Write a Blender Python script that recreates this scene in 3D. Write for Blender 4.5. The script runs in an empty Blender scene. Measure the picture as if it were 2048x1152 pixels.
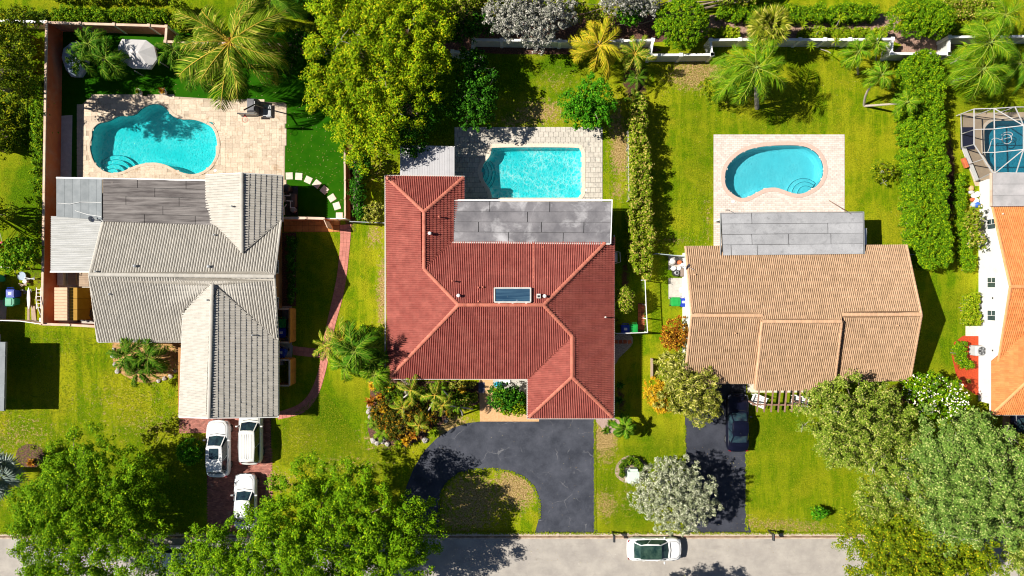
import bpy, math, random
import numpy as np
from mathutils import Vector, Matrix, geometry
random.seed(7)
RNG = np.random.default_rng(11)
sc = bpy.context.scene
COL = sc.collection
R = math.radians
# ------------------------------------------------------------------ camera, sky, sun, exposure
HC = 56.889                      # metres above the ground; 24 photo pixels per metre at z = 0
cam = bpy.data.cameras.new('camera'); cam.lens = 24; cam.sensor_width = 36
cam.clip_start = 0.5; cam.clip_end = 2000
co = bpy.data.objects.new('camera', cam); COL.objects.link(co); co.location = (0, 0, HC)
sc.camera = co
EL = R(45); AZ = R(7)
S = Vector((-math.cos(AZ)*math.cos(EL), math.sin(AZ)*math.cos(EL), math.sin(EL)))
wd = bpy.data.worlds.new('World'); sc.world = wd; wd.use_nodes = True
nt = wd.node_tree; nt.nodes.clear()
sky = nt.nodes.new('ShaderNodeTexSky'); sky.sky_type = 'NISHITA'; sky.sun_disc = False
sky.sun_elevation = EL; sky.sun_rotation = math.atan2(S.x, S.y); sky.air_density = 0.6; sky.dust_density = 0.3; sky.ozone_density = 1.5
bg = nt.nodes.new('ShaderNodeBackground'); bg.inputs['Strength'].default_value = 0.05
wo = nt.nodes.new('ShaderNodeOutputWorld')
nt.links.new(sky.outputs[0], bg.inputs[0]); nt.links.new(bg.outputs[0], wo.inputs[0])
sl = bpy.data.lights.new('sun', 'SUN'); sl.energy = 5.0; sl.angle = R(0.5); sl.color = (1.0, 0.95, 0.86)
so = bpy.data.objects.new('sun', sl); COL.objects.link(so); so.location = (-60, 5, 60)
so.rotation_euler = S.to_track_quat('Z', 'Y').to_euler()
sc.view_settings.view_transform = 'Standard'; sc.view_settings.look = 'None'
sc.view_settings.exposure = 0.65; sc.view_settings.gamma = 1.0
sc.view_settings.use_curve_mapping = False
sc.cycles.filter_width = 1.1
# ------------------------------------------------------------------ helpers
def G(x, y, h=0.0):
    "photo pixel of a point at height h -> world"
    k = (1-h/HC)/24.0
    return Vector(((x-1024)*k, (576-y)*k, h))
def GP(pts, h=0.0): return [G(p[0], p[1], p[2] if len(p) > 2 else h) for p in pts]

class MB:
    def __init__(s): s.v = []; s.n = 0; s.f = []
    def add(s, v, f, m=0):
        v = np.asarray([tuple(q) for q in v] if not isinstance(v, np.ndarray) else v, dtype=np.float64).reshape(-1, 3)
        if isinstance(f, np.ndarray): s.f.append((f+s.n, m))
        else:
            by = {}
            for q in f: by.setdefault(len(q), []).append(q)
            for k in by: s.f.append((np.array(by[k], dtype=np.int64)+s.n, m))
        s.v.append(v); s.n += len(v); return s
    def mesh(s, name, off=(0, 0, 0), smooth=False):
        me = bpy.data.meshes.new(name)
        v = np.concatenate(s.v)-np.array(off)
        tot = np.concatenate([np.full(len(f), f.shape[1]) for f, m in s.f]).astype(np.int32)
        idx = np.concatenate([f.ravel() for f, m in s.f]).astype(np.int32)
        mi = np.concatenate([np.full(len(f), m) for f, m in s.f]).astype(np.int32)
        st = np.concatenate([[0], np.cumsum(tot)[:-1]]).astype(np.int32)
        me.vertices.add(len(v)); me.vertices.foreach_set('co', v.astype(np.float32).ravel())
        me.loops.add(len(idx)); me.loops.foreach_set('vertex_index', idx)
        me.polygons.add(len(tot)); me.polygons.foreach_set('loop_start', st); me.polygons.foreach_set('loop_total', tot)
        me.polygons.foreach_set('material_index', mi)
        me.polygons.foreach_set('use_smooth', np.full(len(tot), bool(smooth)))
        me.update(calc_edges=True)
        return me
    # --- shapes
    def box(s, c, size, rz=0.0, m=0, top=1.0, rx=0.0, ry=0.0):
        c = Vector(c); x, y, z = size[0]/2, size[1]/2, size[2]/2
        M_ = Matrix.Rotation(rz, 3, 'Z') @ Matrix.Rotation(ry, 3, 'Y') @ Matrix.Rotation(rx, 3, 'X')
        vs = []
        for zz, k in ((-z, 1.0), (z, top)):
            for a, b in ((-1, -1), (1, -1), (1, 1), (-1, 1)):
                vs.append(c+M_ @ Vector((a*x*k, b*y*k, zz)))
        return s.add(vs, [(3, 2, 1, 0), (4, 5, 6, 7), (0, 1, 5, 4), (1, 2, 6, 5), (2, 3, 7, 6), (3, 0, 4, 7)], m)
    def rbox(s, c, size, b=0.02, rz=0.0, m=0):
        "box with a chamfered top and vertical edges"
        c = Vector(c); x, y, z = size[0]/2, size[1]/2, size[2]/2
        def ring(k, zz):
            X, Y = x-k, y-k
            o = [(-X, -Y+b), (-X+b, -Y), (X-b, -Y), (X, -Y+b), (X, Y-b), (X-b, Y), (-X+b, Y), (-X, Y-b)]
            return [c+Matrix.Rotation(rz, 3, 'Z') @ Vector((p[0], p[1], zz)) for p in o]
        r = ring(0, -z)+ring(0, z-b)+ring(b, z)
        f = [tuple(range(7, -1, -1)), tuple(range(16, 24))]
        for l in (0, 8):
            for i in range(8): f.append((l+i, l+(i+1) % 8, l+8+(i+1) % 8, l+8+i))
        return s.add(r, f, m)
    def tube(s, pts, rad, n=6, m=0, cap=True):
        pts = [Vector(p) for p in pts]
        if not hasattr(rad, '__len__'): rad = [rad]*len(pts)
        vs = []; ref = Vector((0.13, 0.31, 0.94)).normalized()
        for i, p in enumerate(pts):
            d = (pts[min(i+1, len(pts)-1)]-pts[max(i-1, 0)]).normalized()
            a = d.cross(ref)
            if a.length < 0.2: a = d.cross(Vector((1, 0, 0)))
            a.normalize(); b = d.cross(a)
            for k in range(n):
                t = 2*math.pi*k/n
                vs.append(p+(a*math.cos(t)+b*math.sin(t))*rad[i])
        f = []
        for i in range(len(pts)-1):
            for k in range(n):
                f.append((i*n+k, i*n+(k+1) % n, (i+1)*n+(k+1) % n, (i+1)*n+k))
        if cap: f += [tuple(range(n-1, -1, -1)), tuple((len(pts)-1)*n+k for k in range(n))]
        return s.add(vs, f, m)
    def bar(s, a, b, w, h=None, m=0):
        "square bar between two points"
        a, b = Vector(a), Vector(b); h = h or w
        d = (b-a).normalized(); sd = d.cross(Vector((0, 0, 1)))
        if sd.length < 0.05: sd = Vector((1, 0, 0))
        sd.normalize(); u = sd.cross(d)
        vs = [p+sd*i*w/2+u*j*h/2 for p in (a, b) for i, j in ((-1, -1), (1, -1), (1, 1), (-1, 1))]
        return s.add(vs, [(0, 1, 2, 3), (7, 6, 5, 4), (0, 4, 5, 1), (1, 5, 6, 2), (2, 6, 7, 3), (3, 7, 4, 0)], m)
    def lathe(s, c, prof, n=14, m=0, sx=1, sy=1):
        c = Vector(c); vs = []; f = []
        for r, z in prof:
            for k in range(n):
                t = 2*math.pi*k/n; vs.append((c.x+r*sx*math.cos(t), c.y+r*sy*math.sin(t), c.z+z))
        for i in range(len(prof)-1):
            for k in range(n): f.append((i*n+k, i*n+(k+1) % n, (i+1)*n+(k+1) % n, (i+1)*n+k))
        f += [tuple(range(n-1, -1, -1)), tuple((len(prof)-1)*n+k for k in range(n))]
        return s.add(vs, f, m)
    def prism(s, poly, z0, z1, m=0):
        poly = [Vector((p[0], p[1], 0)) for p in poly]; n = len(poly)
        if sum(poly[i].x*poly[(i+1) % n].y-poly[(i+1) % n].x*poly[i].y for i in range(n)) < 0: poly.reverse()
        vs = [(p.x, p.y, z0) for p in poly]+[(p.x, p.y, z1) for p in poly]
        f = [(i, (i+1) % n, n+(i+1) % n, n+i) for i in range(n)]
        if n > 4:
            t = geometry.tessellate_polygon([poly])
            f += [tuple(n+i for i in q) for q in t]
        else: f += [tuple(range(2*n-1, n-1, -1))[::-1], tuple(range(n-1, -1, -1))]
        return s.add(vs, f, m)
    def sheet(s, poly, z, holes=(), m=0):
        loops = [[Vector((p[0], p[1], 0)) for p in poly]]+[[Vector((p[0], p[1], 0)) for p in h] for h in holes]
        t = geometry.tessellate_polygon(loops); vs = [(p.x, p.y, z) for l in loops for p in l]
        f = []
        for a, b, c in t:
            A, B, C = vs[a], vs[b], vs[c]
            cr = (B[0]-A[0])*(C[1]-A[1])-(B[1]-A[1])*(C[0]-A[0])
            f.append((a, b, c) if cr > 0 else (a, c, b))
        return s.add(vs, f, m)

def wloc(o):
    v = Vector((0, 0, 0))
    while o is not None: v += o.location; o = o.parent
    return v
def tag(o, label=None, cat=None, group=None, kind=None):
    for k, v in (('label', label), ('category', cat), ('group', group), ('kind', kind)):
        if v: o[k] = v
    return o
def link(o, parent=None):
    COL.objects.link(o)
    if parent is not None: o.parent = parent
    return o
def obj(name, mb, mats, parent=None, smooth=False, **kw):
    off = wloc(parent) if parent is not None else Vector((0, 0, 0))
    me = mb.mesh(name, tuple(off), smooth)
    for m in (mats if isinstance(mats, (list, tuple)) else [mats]): me.materials.append(m)
    o = bpy.data.objects.new(name, me); link(o, parent); tag(o, **kw); return o
def empty(name, loc, label=None, cat=None, group=None, rz=0.0, kind=None):
    o = bpy.data.objects.new(name, None); o.location = loc; o.rotation_euler.z = rz
    o.empty_display_size = 0.3
    link(o); return tag(o, label, cat, group, kind)
def copy_tree(o, parent=None):
    c = o.copy(); link(c, parent) if parent is not None else COL.objects.link(c)
    for ch in list(o.children): copy_tree(ch, c)
    return c
def inst(name, me, parent, loc, rot=(0, 0, 0), scale=(1, 1, 1), **kw):
    "an object sharing mesh data; loc in world"
    o = bpy.data.objects.new(name, me); link(o, parent)
    o.location = Vector(loc)-(wloc(parent) if parent is not None else Vector((0, 0, 0)))
    o.rotation_euler = rot; o.scale = scale; tag(o, **kw); return o
def catmull(pts, n=5, closed=True):
    out = []; N = len(pts)
    rng = range(N) if closed else range(N-1)
    for i in rng:
        g = (lambda k: pts[k % N]) if closed else (lambda k: pts[min(max(k, 0), N-1)])
        p0, p1, p2, p3 = [np.array(g(k)[:2], float) for k in (i-1, i, i+1, i+2)]
        for j in range(n):
            t = j/n
            out.append(tuple(0.5*((2*p1)+(-p0+p2)*t+(2*p0-5*p1+4*p2-p3)*t*t+(-p0+3*p1-3*p2+p3)*t**3)))
    if not closed: out.append(tuple(pts[-1][:2]))
    return out
def inpoly(x, y, poly):
    x = np.asarray(x, float); y = np.asarray(y, float); r = np.zeros(x.shape, bool); n = len(poly)
    for i in range(n):
        x1, y1 = poly[i][0], poly[i][1]; x2, y2 = poly[(i+1) % n][0], poly[(i+1) % n][1]
        if y1 == y2: continue
        c = ((y1 > y) != (y2 > y)) & (x < (x2-x1)*(y-y1)/(y2-y1)+x1); r ^= c
    return r
def polydist(x, y, poly):
    x = np.asarray(x, float); y = np.asarray(y, float); d = np.full(x.shape, 1e9)
    for i in range(len(poly)):
        ax, ay = poly[i][0], poly[i][1]; bx, by = poly[(i+1) % len(poly)][0], poly[(i+1) % len(poly)][1]
        L = (bx-ax)**2+(by-ay)**2+1e-12
        t = np.clip(((x-ax)*(bx-ax)+(y-ay)*(by-ay))/L, 0, 1)
        d = np.minimum(d, np.hypot(x-ax-t*(bx-ax), y-ay-t*(by-ay)))
    return d
# ------------------------------------------------------------------ materials
class NB:
    def __init__(s, name):
        s.mat = bpy.data.materials.new(name); s.mat.use_nodes = True
        s.t = s.mat.node_tree; s.t.nodes.clear(); s.out = s.n('OutputMaterial')
        s.geo = s.n('NewGeometry'); s.pos = s.geo.outputs['Position']
    def n(s, k, **kw):
        q = s.t.nodes.new('ShaderNode'+k)
        for a, b in kw.items(): setattr(q, a, b)
        return q
    def l(s, a, b): s.t.links.new(a, b)
    def set(s, inp, v):
        if isinstance(v, bpy.types.NodeSocket): s.l(v, inp)
        elif isinstance(v, (tuple, list)) and len(v) == 3 and inp.type == 'RGBA': inp.default_value = (*v, 1)
        else: inp.default_value = v
    def noise(s, scale, detail=3, rough=0.6, vec=None, stretch=None, dist=0.0):
        q = s.n('TexNoise'); q.inputs['Scale'].default_value = scale; q.inputs['Detail'].default_value = detail
        q.inputs['Roughness'].default_value = rough; q.inputs['Distortion'].default_value = dist
        v = vec or s.pos
        if stretch:
            m = s.n('Mapping'); m.inputs['Scale'].default_value = stretch; s.l(v, m.inputs[0]); v = m.outputs[0]
        s.l(v, q.inputs['Vector']); return q.outputs['Fac']
    def ramp(s, f, a, b):
        q = s.n('MapRange'); q.inputs['From Min'].default_value = a; q.inputs['From Max'].default_value = b
        q.clamp = True; q.interpolation_type = 'LINEAR'; s.l(f, q.inputs['Value']); return q.outputs['Result']
    def math(s, op, a, b=0.0):
        q = s.n('Math', operation=op); s.set(q.inputs[0], a); s.set(q.inputs[1], b); return q.outputs[0]
    def mix(s, f, a, b, mode='MIX'):
        q = s.n('Mix', data_type='RGBA', blend_type=mode)
        s.set(q.inputs[0], f); s.set(q.inputs[6], a); s.set(q.inputs[7], b); return q.outputs[2]
    def rnd(s):
        oi = s.n('ObjectInfo')
        return s.math('FRACT', s.math('ADD', s.geo.outputs['Random Per Island'], oi.outputs['Random']))
    def bump(s, f, strength=0.3, dist=0.02):
        q = s.n('Bump'); q.inputs['Strength'].default_value = strength; q.inputs['Distance'].default_value = dist
        s.l(f, q.inputs['Height']); return q.outputs[0]
    def bsdf(s, col, rough=0.8, normal=None, metal=0.0, spec=0.3, coat=0.0, trans=None):
        q = s.n('BsdfPrincipled'); s.set(q.inputs['Base Color'], col); s.set(q.inputs['Roughness'], rough)
        q.inputs['Metallic'].default_value = metal; q.inputs['Specular IOR Level'].default_value = spec
        q.inputs['Coat Weight'].default_value = coat
        if normal is not None: s.l(normal, q.inputs['Normal'])
        s.l(q.outputs[0], s.out.inputs[0]); return s.mat
    def attr(s, name):
        q = s.n('Attribute'); q.attribute_name = name; return q.outputs['Fac']

def mk(name, c1, c2=None, scale=4.0, lo=0.35, hi=0.65, rough=0.8, var=0.0, fine=0.0, fscale=30, bump=0.0, bscale=20,
       bdist=0.01, stain=None, sscale=0.8, slo=0.55, shi=0.7, metal=0.0, spec=0.3, coat=0.0, stretch=None):
    b = NB(name)
    c = b.mix(b.ramp(b.noise(scale, 4, stretch=stretch), lo, hi), c1, c2 if c2 else c1)
    if stain: c = b.mix(b.ramp(b.noise(sscale, 5, 0.65, dist=0.4), slo, shi), c, stain)
    if var:
        r = b.rnd(); k = b.math('ADD', b.math('MULTIPLY', r, 2*var), 1-var)
        cc = b.n('CombineColor'); [b.l(k, cc.inputs[i]) for i in range(3)]
        c = b.mix(1.0, c, cc.outputs[0], 'MULTIPLY')
    if fine:
        k = b.math('ADD', b.math('MULTIPLY', b.noise(fscale, 3), 2*fine), 1-fine)
        cc = b.n('CombineColor'); [b.l(k, cc.inputs[i]) for i in range(3)]
        c = b.mix(1.0, c, cc.outputs[0], 'MULTIPLY')
    nm = b.bump(b.noise(bscale, 4), bump, bdist) if bump else None
    return b.bsdf(c, rough, nm, metal, spec, coat)

def leafmat(name, c1, c2, c3=None, p3=0.12, rough=0.75, big=0.5, trans=0.0):
    "per-leaf colour between c1 and c2, some c3"
    b = NB(name); r = b.rnd()
    c = b.mix(r, c1, c2)
    c = b.mix(b.ramp(b.noise(big, 2), 0.35, 0.65), c, b.mix(0.5, c, c2))
    if c3 is not None:
        r2 = b.math('FRACT', b.math('MULTIPLY', r, 17.31))
        c = b.mix(b.math('LESS_THAN', r2, p3), c, c3)
    q = b.n('BsdfPrincipled'); b.l(c, q.inputs['Base Color']); q.inputs['Roughness'].default_value = rough
    q.inputs['Specular IOR Level'].default_value = 0.08
    if trans:
        t = b.n('BsdfTranslucent'); b.l(c, t.inputs[0])
        m = b.n('MixShader'); m.inputs[0].default_value = trans
        b.l(q.outputs[0], m.inputs[1]); b.l(t.outputs[0], m.inputs[2]); b.l(m.outputs[0], b.out.inputs[0])
    else: b.l(q.outputs[0], b.out.inputs[0])
    return b.mat

def grass_material():
    b = NB('lawn_grass')
    n1 = b.noise(9.0, 4, 0.7); n2 = b.noise(1.1, 4, 0.65); n3 = b.noise(24.0, 3, 0.7); n4 = b.noise(0.30, 4, 0.6)
    n5 = b.noise(1.0, 3, 0.6, stretch=(1.6, 0.22, 1))
    base = b.mix(b.ramp(n1, 0.34, 0.66), (0.080, 0.150, 0.003), (0.31, 0.405, 0.005))
    base = b.mix(b.math('MULTIPLY', b.ramp(n2, 0.44, 0.58), 0.80), base, (0.12, 0.225, 0.003))
    base = b.mix(b.math('MULTIPLY', b.ramp(n4, 0.45, 0.58), 0.80), base, b.mix(b.ramp(n1, .35, .65), (0.22, 0.23, 0.005), (0.50, 0.46, 0.02)))
    base = b.mix(b.math('MULTIPLY', b.ramp(n5, 0.48, 0.58), 0.5), base, (0.42, 0.43, 0.012))
    weed = b.math('MULTIPLY', b.ramp(b.noise(1.7, 5, 0.7, dist=.5), 0.60, 0.68), 0.55)
    base = b.mix(weed, base, (0.05, 0.15, 0.004))
    lush_shade = b.mix(b.ramp(n1, 0.35, 0.65), (0.035, 0.095, 0.002), (0.15, 0.27, 0.004))
    dl = b.math('MULTIPLY', b.attr('lush_shade'), b.ramp(b.math('ADD', n2, b.math('MULTIPLY', n1, 0.4)), 0.45, 0.8))
    c = b.mix(b.math('MINIMUM', b.math('ADD', dl, b.math('MULTIPLY', b.attr('lush_shade'), 0.6)), 1.0), base, lush_shade)
    dry = b.mix(b.ramp(n1, 0.38, 0.60), (0.20, 0.13, 0.03), (0.62, 0.43, 0.19))
    thr = b.math('ADD', b.math('MULTIPLY', b.attr('dry'), 1.3), b.math('MULTIPLY', b.math('SUBTRACT', b.noise(3.4, 6, 0.8), 0.5), 3.2))
    c = b.mix(b.ramp(thr, 0.42, 0.72), c, dry)
    soil = b.mix(b.ramp(n3, 0.3, 0.7), (0.05, 0.026, 0.014), (0.17, 0.10, 0.06))
    ts = b.math('ADD', b.attr('soil'), b.math('MULTIPLY', b.math('SUBTRACT', b.noise(3.1, 5, 0.7), 0.5), 0.9))
    c = b.mix(b.ramp(ts, 0.45, 0.62), c, soil)
    k = b.math('ADD', b.math('MULTIPLY', n3, 1.7), 0.15)
    cc = b.n('CombineColor'); [b.l(k, cc.inputs[i]) for i in range(3)]
    c = b.mix(1.0, c, cc.outputs[0], 'MULTIPLY')
    hb = b.math('ADD', n3, n1)
    return b.bsdf(c, 0.95, b.bump(hb, 1.0, 0.09), spec=0.02)
def turf_material():
    b = NB('artificial_turf')
    c = b.mix(b.ramp(b.noise(1.2, 3), 0.3, 0.7), (0.013, 0.085, 0.001), (0.028, 0.115, 0.002))
    c = b.mix(b.math('MULTIPLY', b.ramp(b.noise(40, 2), 0.4, 0.7), 0.4), c, (0.006, 0.06, 0.001))
    return b.bsdf(c, 0.9, b.bump(b.noise(45, 2), 0.5, 0.03), spec=0.03)
def asphalt_material(name, c1, c2, crack=0.5):
    b = NB(name)
    c = b.mix(b.ramp(b.noise(0.7, 5, 0.65), 0.35, 0.7), c1, c2)
    c = b.mix(b.math('MULTIPLY', b.ramp(b.noise(30, 3), 0.55, 0.8), 0.35), c, (0.2, 0.2, 0.2))
    if crack < 0:
        c = b.mix(b.math('MULTIPLY', b.ramp(b.noise(0.9, 5, 0.7, stretch=(0.35, 1.3, 1)), 0.56, 0.72), 0.6), c, (0.25, 0.225, 0.20))
        c = b.mix(b.math('MULTIPLY', b.ramp(b.noise(2.6, 4, 0.7), 0.66, 0.74), 0.5), c, (0.56, 0.52, 0.46)); crack = -crack
    if crack:
        v = b.n('TexVoronoi', feature='DISTANCE_TO_EDGE'); v.inputs['Scale'].default_value = 0.8
        mp = b.n('Mix', data_type='VECTOR'); wn = b.n('TexNoise'); wn.inputs['Scale'].default_value = 1.7; wn.inputs['Detail'].default_value = 5
        b.l(b.pos, wn.inputs['Vector']); mp.inputs[0].default_value = 0.35; b.l(b.pos, mp.inputs[4]); b.l(wn.outputs['Color'], mp.inputs[5])
        b.l(mp.outputs[1], v.inputs['Vector'])
        e = b.math('SUBTRACT', 1.0, b.ramp(v.outputs['Distance'], 0.0, 0.012))
        e = b.math('MULTIPLY', e, b.ramp(b.noise(0.6, 3), 0.50, 0.62))
        c = b.mix(b.math('MULTIPLY', e, crack), c, (0.20, 0.20, 0.21))
    return b.bsdf(c, 0.85, b.bump(b.noise(60, 3), 0.4, 0.01), spec=0.25)
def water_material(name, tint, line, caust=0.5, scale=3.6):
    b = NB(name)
    # caustic light painted as a bright web into the water's transparent colour
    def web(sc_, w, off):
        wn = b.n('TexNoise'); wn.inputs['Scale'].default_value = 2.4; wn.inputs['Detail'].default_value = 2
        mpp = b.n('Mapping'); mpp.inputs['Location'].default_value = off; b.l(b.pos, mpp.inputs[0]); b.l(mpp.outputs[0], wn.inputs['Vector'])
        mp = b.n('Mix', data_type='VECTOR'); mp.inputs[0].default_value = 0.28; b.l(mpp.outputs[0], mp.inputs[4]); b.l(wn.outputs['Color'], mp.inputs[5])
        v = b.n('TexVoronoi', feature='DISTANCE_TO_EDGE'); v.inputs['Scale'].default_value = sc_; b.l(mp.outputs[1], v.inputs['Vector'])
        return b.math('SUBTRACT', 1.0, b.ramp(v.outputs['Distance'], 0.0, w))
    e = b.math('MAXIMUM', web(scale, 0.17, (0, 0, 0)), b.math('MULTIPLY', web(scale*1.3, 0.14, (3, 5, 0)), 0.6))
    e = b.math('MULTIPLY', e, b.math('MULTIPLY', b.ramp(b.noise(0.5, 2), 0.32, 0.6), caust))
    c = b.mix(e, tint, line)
    t = b.n('BsdfTransparent'); b.l(c, t.inputs[0])
    g = b.n('BsdfGlossy'); g.inputs['Roughness'].default_value = 0.04; g.inputs['Color'].default_value = (1, 1, 1, 1)
    nm = b.bump(b.noise(7, 3), 0.5, 0.03); b.l(nm, g.inputs['Normal'])
    fr = b.n('Fresnel'); fr.inputs[0].default_value = 1.33; b.l(nm, fr.inputs['Normal'])
    m = b.n('MixShader'); b.l(fr.outputs[0], m.inputs[0]); b.l(t.outputs[0], m.inputs[1]); b.l(g.outputs[0], m.inputs[2])
    b.l(m.outputs[0], b.out.inputs[0]); return b.mat
def screen_material():
    b = NB('insect_screen'); t = b.n('BsdfTransparent'); t.inputs[0].default_value = (1, 1, 1, 1)
    d = b.n('BsdfDiffuse'); d.inputs[0].default_value = (0.03, 0.03, 0.035, 1)
    m = b.n('MixShader'); m.inputs[0].default_value = 0.28
    b.l(t.outputs[0], m.inputs[1]); b.l(d.outputs[0], m.inputs[2]); b.l(m.outputs[0], b.out.inputs[0]); return b.mat

GRASS = grass_material(); TURF = turf_material()
ROAD = asphalt_material('road_surface', (0.31, 0.28, 0.25), (0.43, 0.39, 0.34), -0.35)
ASPH = asphalt_material('dark_asphalt', (0.030, 0.034, 0.047), (0.072, 0.077, 0.098), 0.75)
ASPH2 = asphalt_material('fresh_asphalt', (0.026, 0.029, 0.041), (0.052, 0.056, 0.074), 0.15)
KERB = mk('kerb_concrete', (0.52, 0.42, 0.33), (0.38, 0.29, 0.21), 3, fine=0.2)
GUTTER = mk('gutter_leaf_litter', (0.30, 0.20, 0.12), (0.10, 0.05, 0.025), 2.0, fine=0.4)
CONC = mk('concrete', (0.50, 0.47, 0.42), (0.40, 0.37, 0.33), 3, fine=0.15, bump=0.2)
CONCW = mk('pale_concrete', (0.62, 0.60, 0.56), (0.50, 0.48, 0.45), 3, fine=0.12)
TRAV = mk('travertine', (0.52, 0.41, 0.30), (0.62, 0.51, 0.39), 7, var=0.15, fine=0.14, stain=(0.40, 0.27, 0.165), sscale=1.4, slo=0.56, shi=0.72)
TRAVG = mk('sandy_joint', (0.38, 0.30, 0.215), (0.43, 0.34, 0.25), 6, fine=0.2)
STAMP = mk('stamped_concrete', (0.58, 0.53, 0.455), (0.46, 0.42, 0.36), 3.5, var=0.07, fine=0.25, fscale=14, stain=(0.22, 0.21, 0.20), sscale=1.6, slo=0.58, shi=0.74, bump=0.4)
STAMPG = mk('dark_joint', (0.20, 0.18, 0.16), (0.12, 0.11, 0.10), 6)
PINKB = mk('pink_brick', (0.60, 0.51, 0.45), (0.66, 0.58, 0.52), 6, var=0.12, fine=0.1)
PINKG = mk('pink_joint', (0.38, 0.28, 0.23), (0.42, 0.32, 0.27), 6)
PINKC = mk('pink_coping', (0.52, 0.37, 0.30), (0.57, 0.42, 0.35), 6, var=0.06)
COPE = mk('cream_coping', (0.70, 0.61, 0.50), (0.62, 0.52, 0.40), 6, fine=0.08)
REDP = mk('red_paver', (0.44, 0.155, 0.12), (0.54, 0.21, 0.16), 5, var=0.12, fine=0.12)
REDG = mk('red_paver_joint', (0.20, 0.075, 0.06), (0.28, 0.11, 0.09), 5)
BRICKD = mk('drive_brick', (0.40, 0.16, 0.12), (0.30, 0.11, 0.085), 2.5, var=0.3, fine=0.1, stain=(0.5, 0.33, 0.25), sscale=1.0, slo=0.6, shi=0.8)
BRICKG = mk('drive_brick_joint', (0.10, 0.05, 0.04), (0.17, 0.09, 0.07), 5)
OCHT = mk('ochre_tile', (0.60, 0.26, 0.075), (0.50, 0.18, 0.05), 3, var=0.18, fine=0.1)
TERRA = mk('terracotta_tile', (0.55, 0.14, 0.05), (0.38, 0.09, 0.04), 3, var=0.25, fine=0.1)
PEACH = mk('peach_walk', (0.62, 0.38, 0.19), (0.52, 0.30, 0.14), 6, fine=0.25, fscale=25)
GRAVEL = mk('pale_gravel', (0.50, 0.44, 0.38), (0.20, 0.17, 0.14), 14, 0.4, 0.6, fine=0.4)
PGRAV = mk('pink_gravel', (0.46, 0.33, 0.28), (0.30, 0.20, 0.16), 14, 0.4, 0.6, fine=0.3)
MULCH = mk('dark_mulch', (0.06, 0.028, 0.018), (0.20, 0.095, 0.065), 12, 0.4, 0.65, fine=0.5, bump=0.8, bdist=0.04)
MULCHL = mk('pine_mulch', (0.26, 0.15, 0.11), (0.42, 0.28, 0.21), 12, 0.4, 0.65, fine=0.5, bump=0.8, bdist=0.04)
REDM = mk('red_mulch', (0.48, 0.06, 0.014), (0.34, 0.04, 0.01), 12, fine=0.35, fscale=20, bump=0.6, bdist=0.03)
TANG = mk('tan_gravel', (0.52, 0.30, 0.12), (0.36, 0.19, 0.07), 9, fine=0.35)
STONE = mk('stepping_stone', (0.68, 0.62, 0.52), (0.60, 0.52, 0.42), 5, var=0.06, fine=0.12)
# roofs
GREYT = mk('grey_roof_tile', (0.44, 0.41, 0.36), (0.50, 0.465, 0.41), 1.5, var=0.06, fine=0.06, rough=0.75)
REDT = mk('red_roof_tile', (0.285, 0.068, 0.052), (0.37, 0.105, 0.080), 1.2, var=0.10, fine=0.08, rough=0.7, stain=(0.30, 0.07, 0.055), sscale=0.5, slo=0.5, shi=0.75)
REDC = mk('red_ridge_tile', (0.42, 0.125, 0.082), (0.50, 0.17, 0.11), 2.5, var=0.12, rough=0.7)
TANT = mk('tan_roof_tile', (0.38, 0.245, 0.145), (0.46, 0.30, 0.185), 1.5, var=0.12, fine=0.06, rough=0.75)
TANC = mk('tan_ridge_tile', (0.56, 0.34, 0.20), (0.62, 0.39, 0.24), 2.5, var=0.08)
ORT = mk('orange_roof_tile', (0.58, 0.19, 0.055), (0.64, 0.24, 0.08), 1.5, var=0.12, fine=0.06, rough=0.7)
ORC = mk('orange_ridge_tile', (0.72, 0.29, 0.11), (0.76, 0.34, 0.15), 2.5, var=0.08)
FELT_L = mk('pale_felt', (0.29, 0.29, 0.30), (0.37, 0.37, 0.38), 0.9, var=0.07, fine=0.22, fscale=12, stain=(0.20, 0.20, 0.205), sscale=2.2, slo=0.55, shi=0.8)
FELT_B = mk('patched_grey_felt', (0.13, 0.125, 0.135), (0.22, 0.21, 0.22), 0.8, var=0.06, fine=0.12, fscale=14, stain=(0.40, 0.39, 0.40), sscale=0.42, slo=0.52, shi=0.66)
FELT_D = mk('weathered_dark_felt', (0.075, 0.064, 0.062), (0.21, 0.19, 0.18), 2.0, var=0.1, fine=0.18, stretch=(0.22, 2.2, 1), stain=(0.36, 0.31, 0.27), sscale=0.7, slo=0.64, shi=0.8)
FELT_G = mk('blue_grey_metal', (0.26, 0.28, 0.29), (0.20, 0.22, 0.23), 1.5, var=0.08, fine=0.1)
FELT_O = mk('light_grey_membrane', (0.44, 0.42, 0.42), (0.33, 0.32, 0.32), 1.0, var=0.04, fine=0.12, stain=(0.26, 0.25, 0.25), sscale=0.9, slo=0.58, shi=0.75)
CORR = mk('white_corrugated', (0.56, 0.56, 0.55), (0.44, 0.44, 0.42), 2.0, stretch=(0.3, 3.0, 1), fine=0.06, stain=(0.42, 0.42, 0.38), sscale=1.5, slo=0.68, shi=0.85)
CORR2 = mk('grey_insulated_panel', (0.46, 0.45, 0.46), (0.42, 0.41, 0.42), 2.0, var=0.04)
SEAM = mk('black_seam', (0.04, 0.04, 0.04), (0.08, 0.08, 0.08), 8)
WHITE = mk('white_paint', (0.80, 0.79, 0.77), (0.74, 0.73, 0.71), 2, fine=0.03, rough=0.5)
STUCCO = mk('white_stucco', (0.70, 0.69, 0.67), (0.64, 0.63, 0.61), 1.0, fine=0.06, bump=0.3, stain=(0.55, 0.53, 0.50), sscale=1.2, slo=0.6, shi=0.8)
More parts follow.
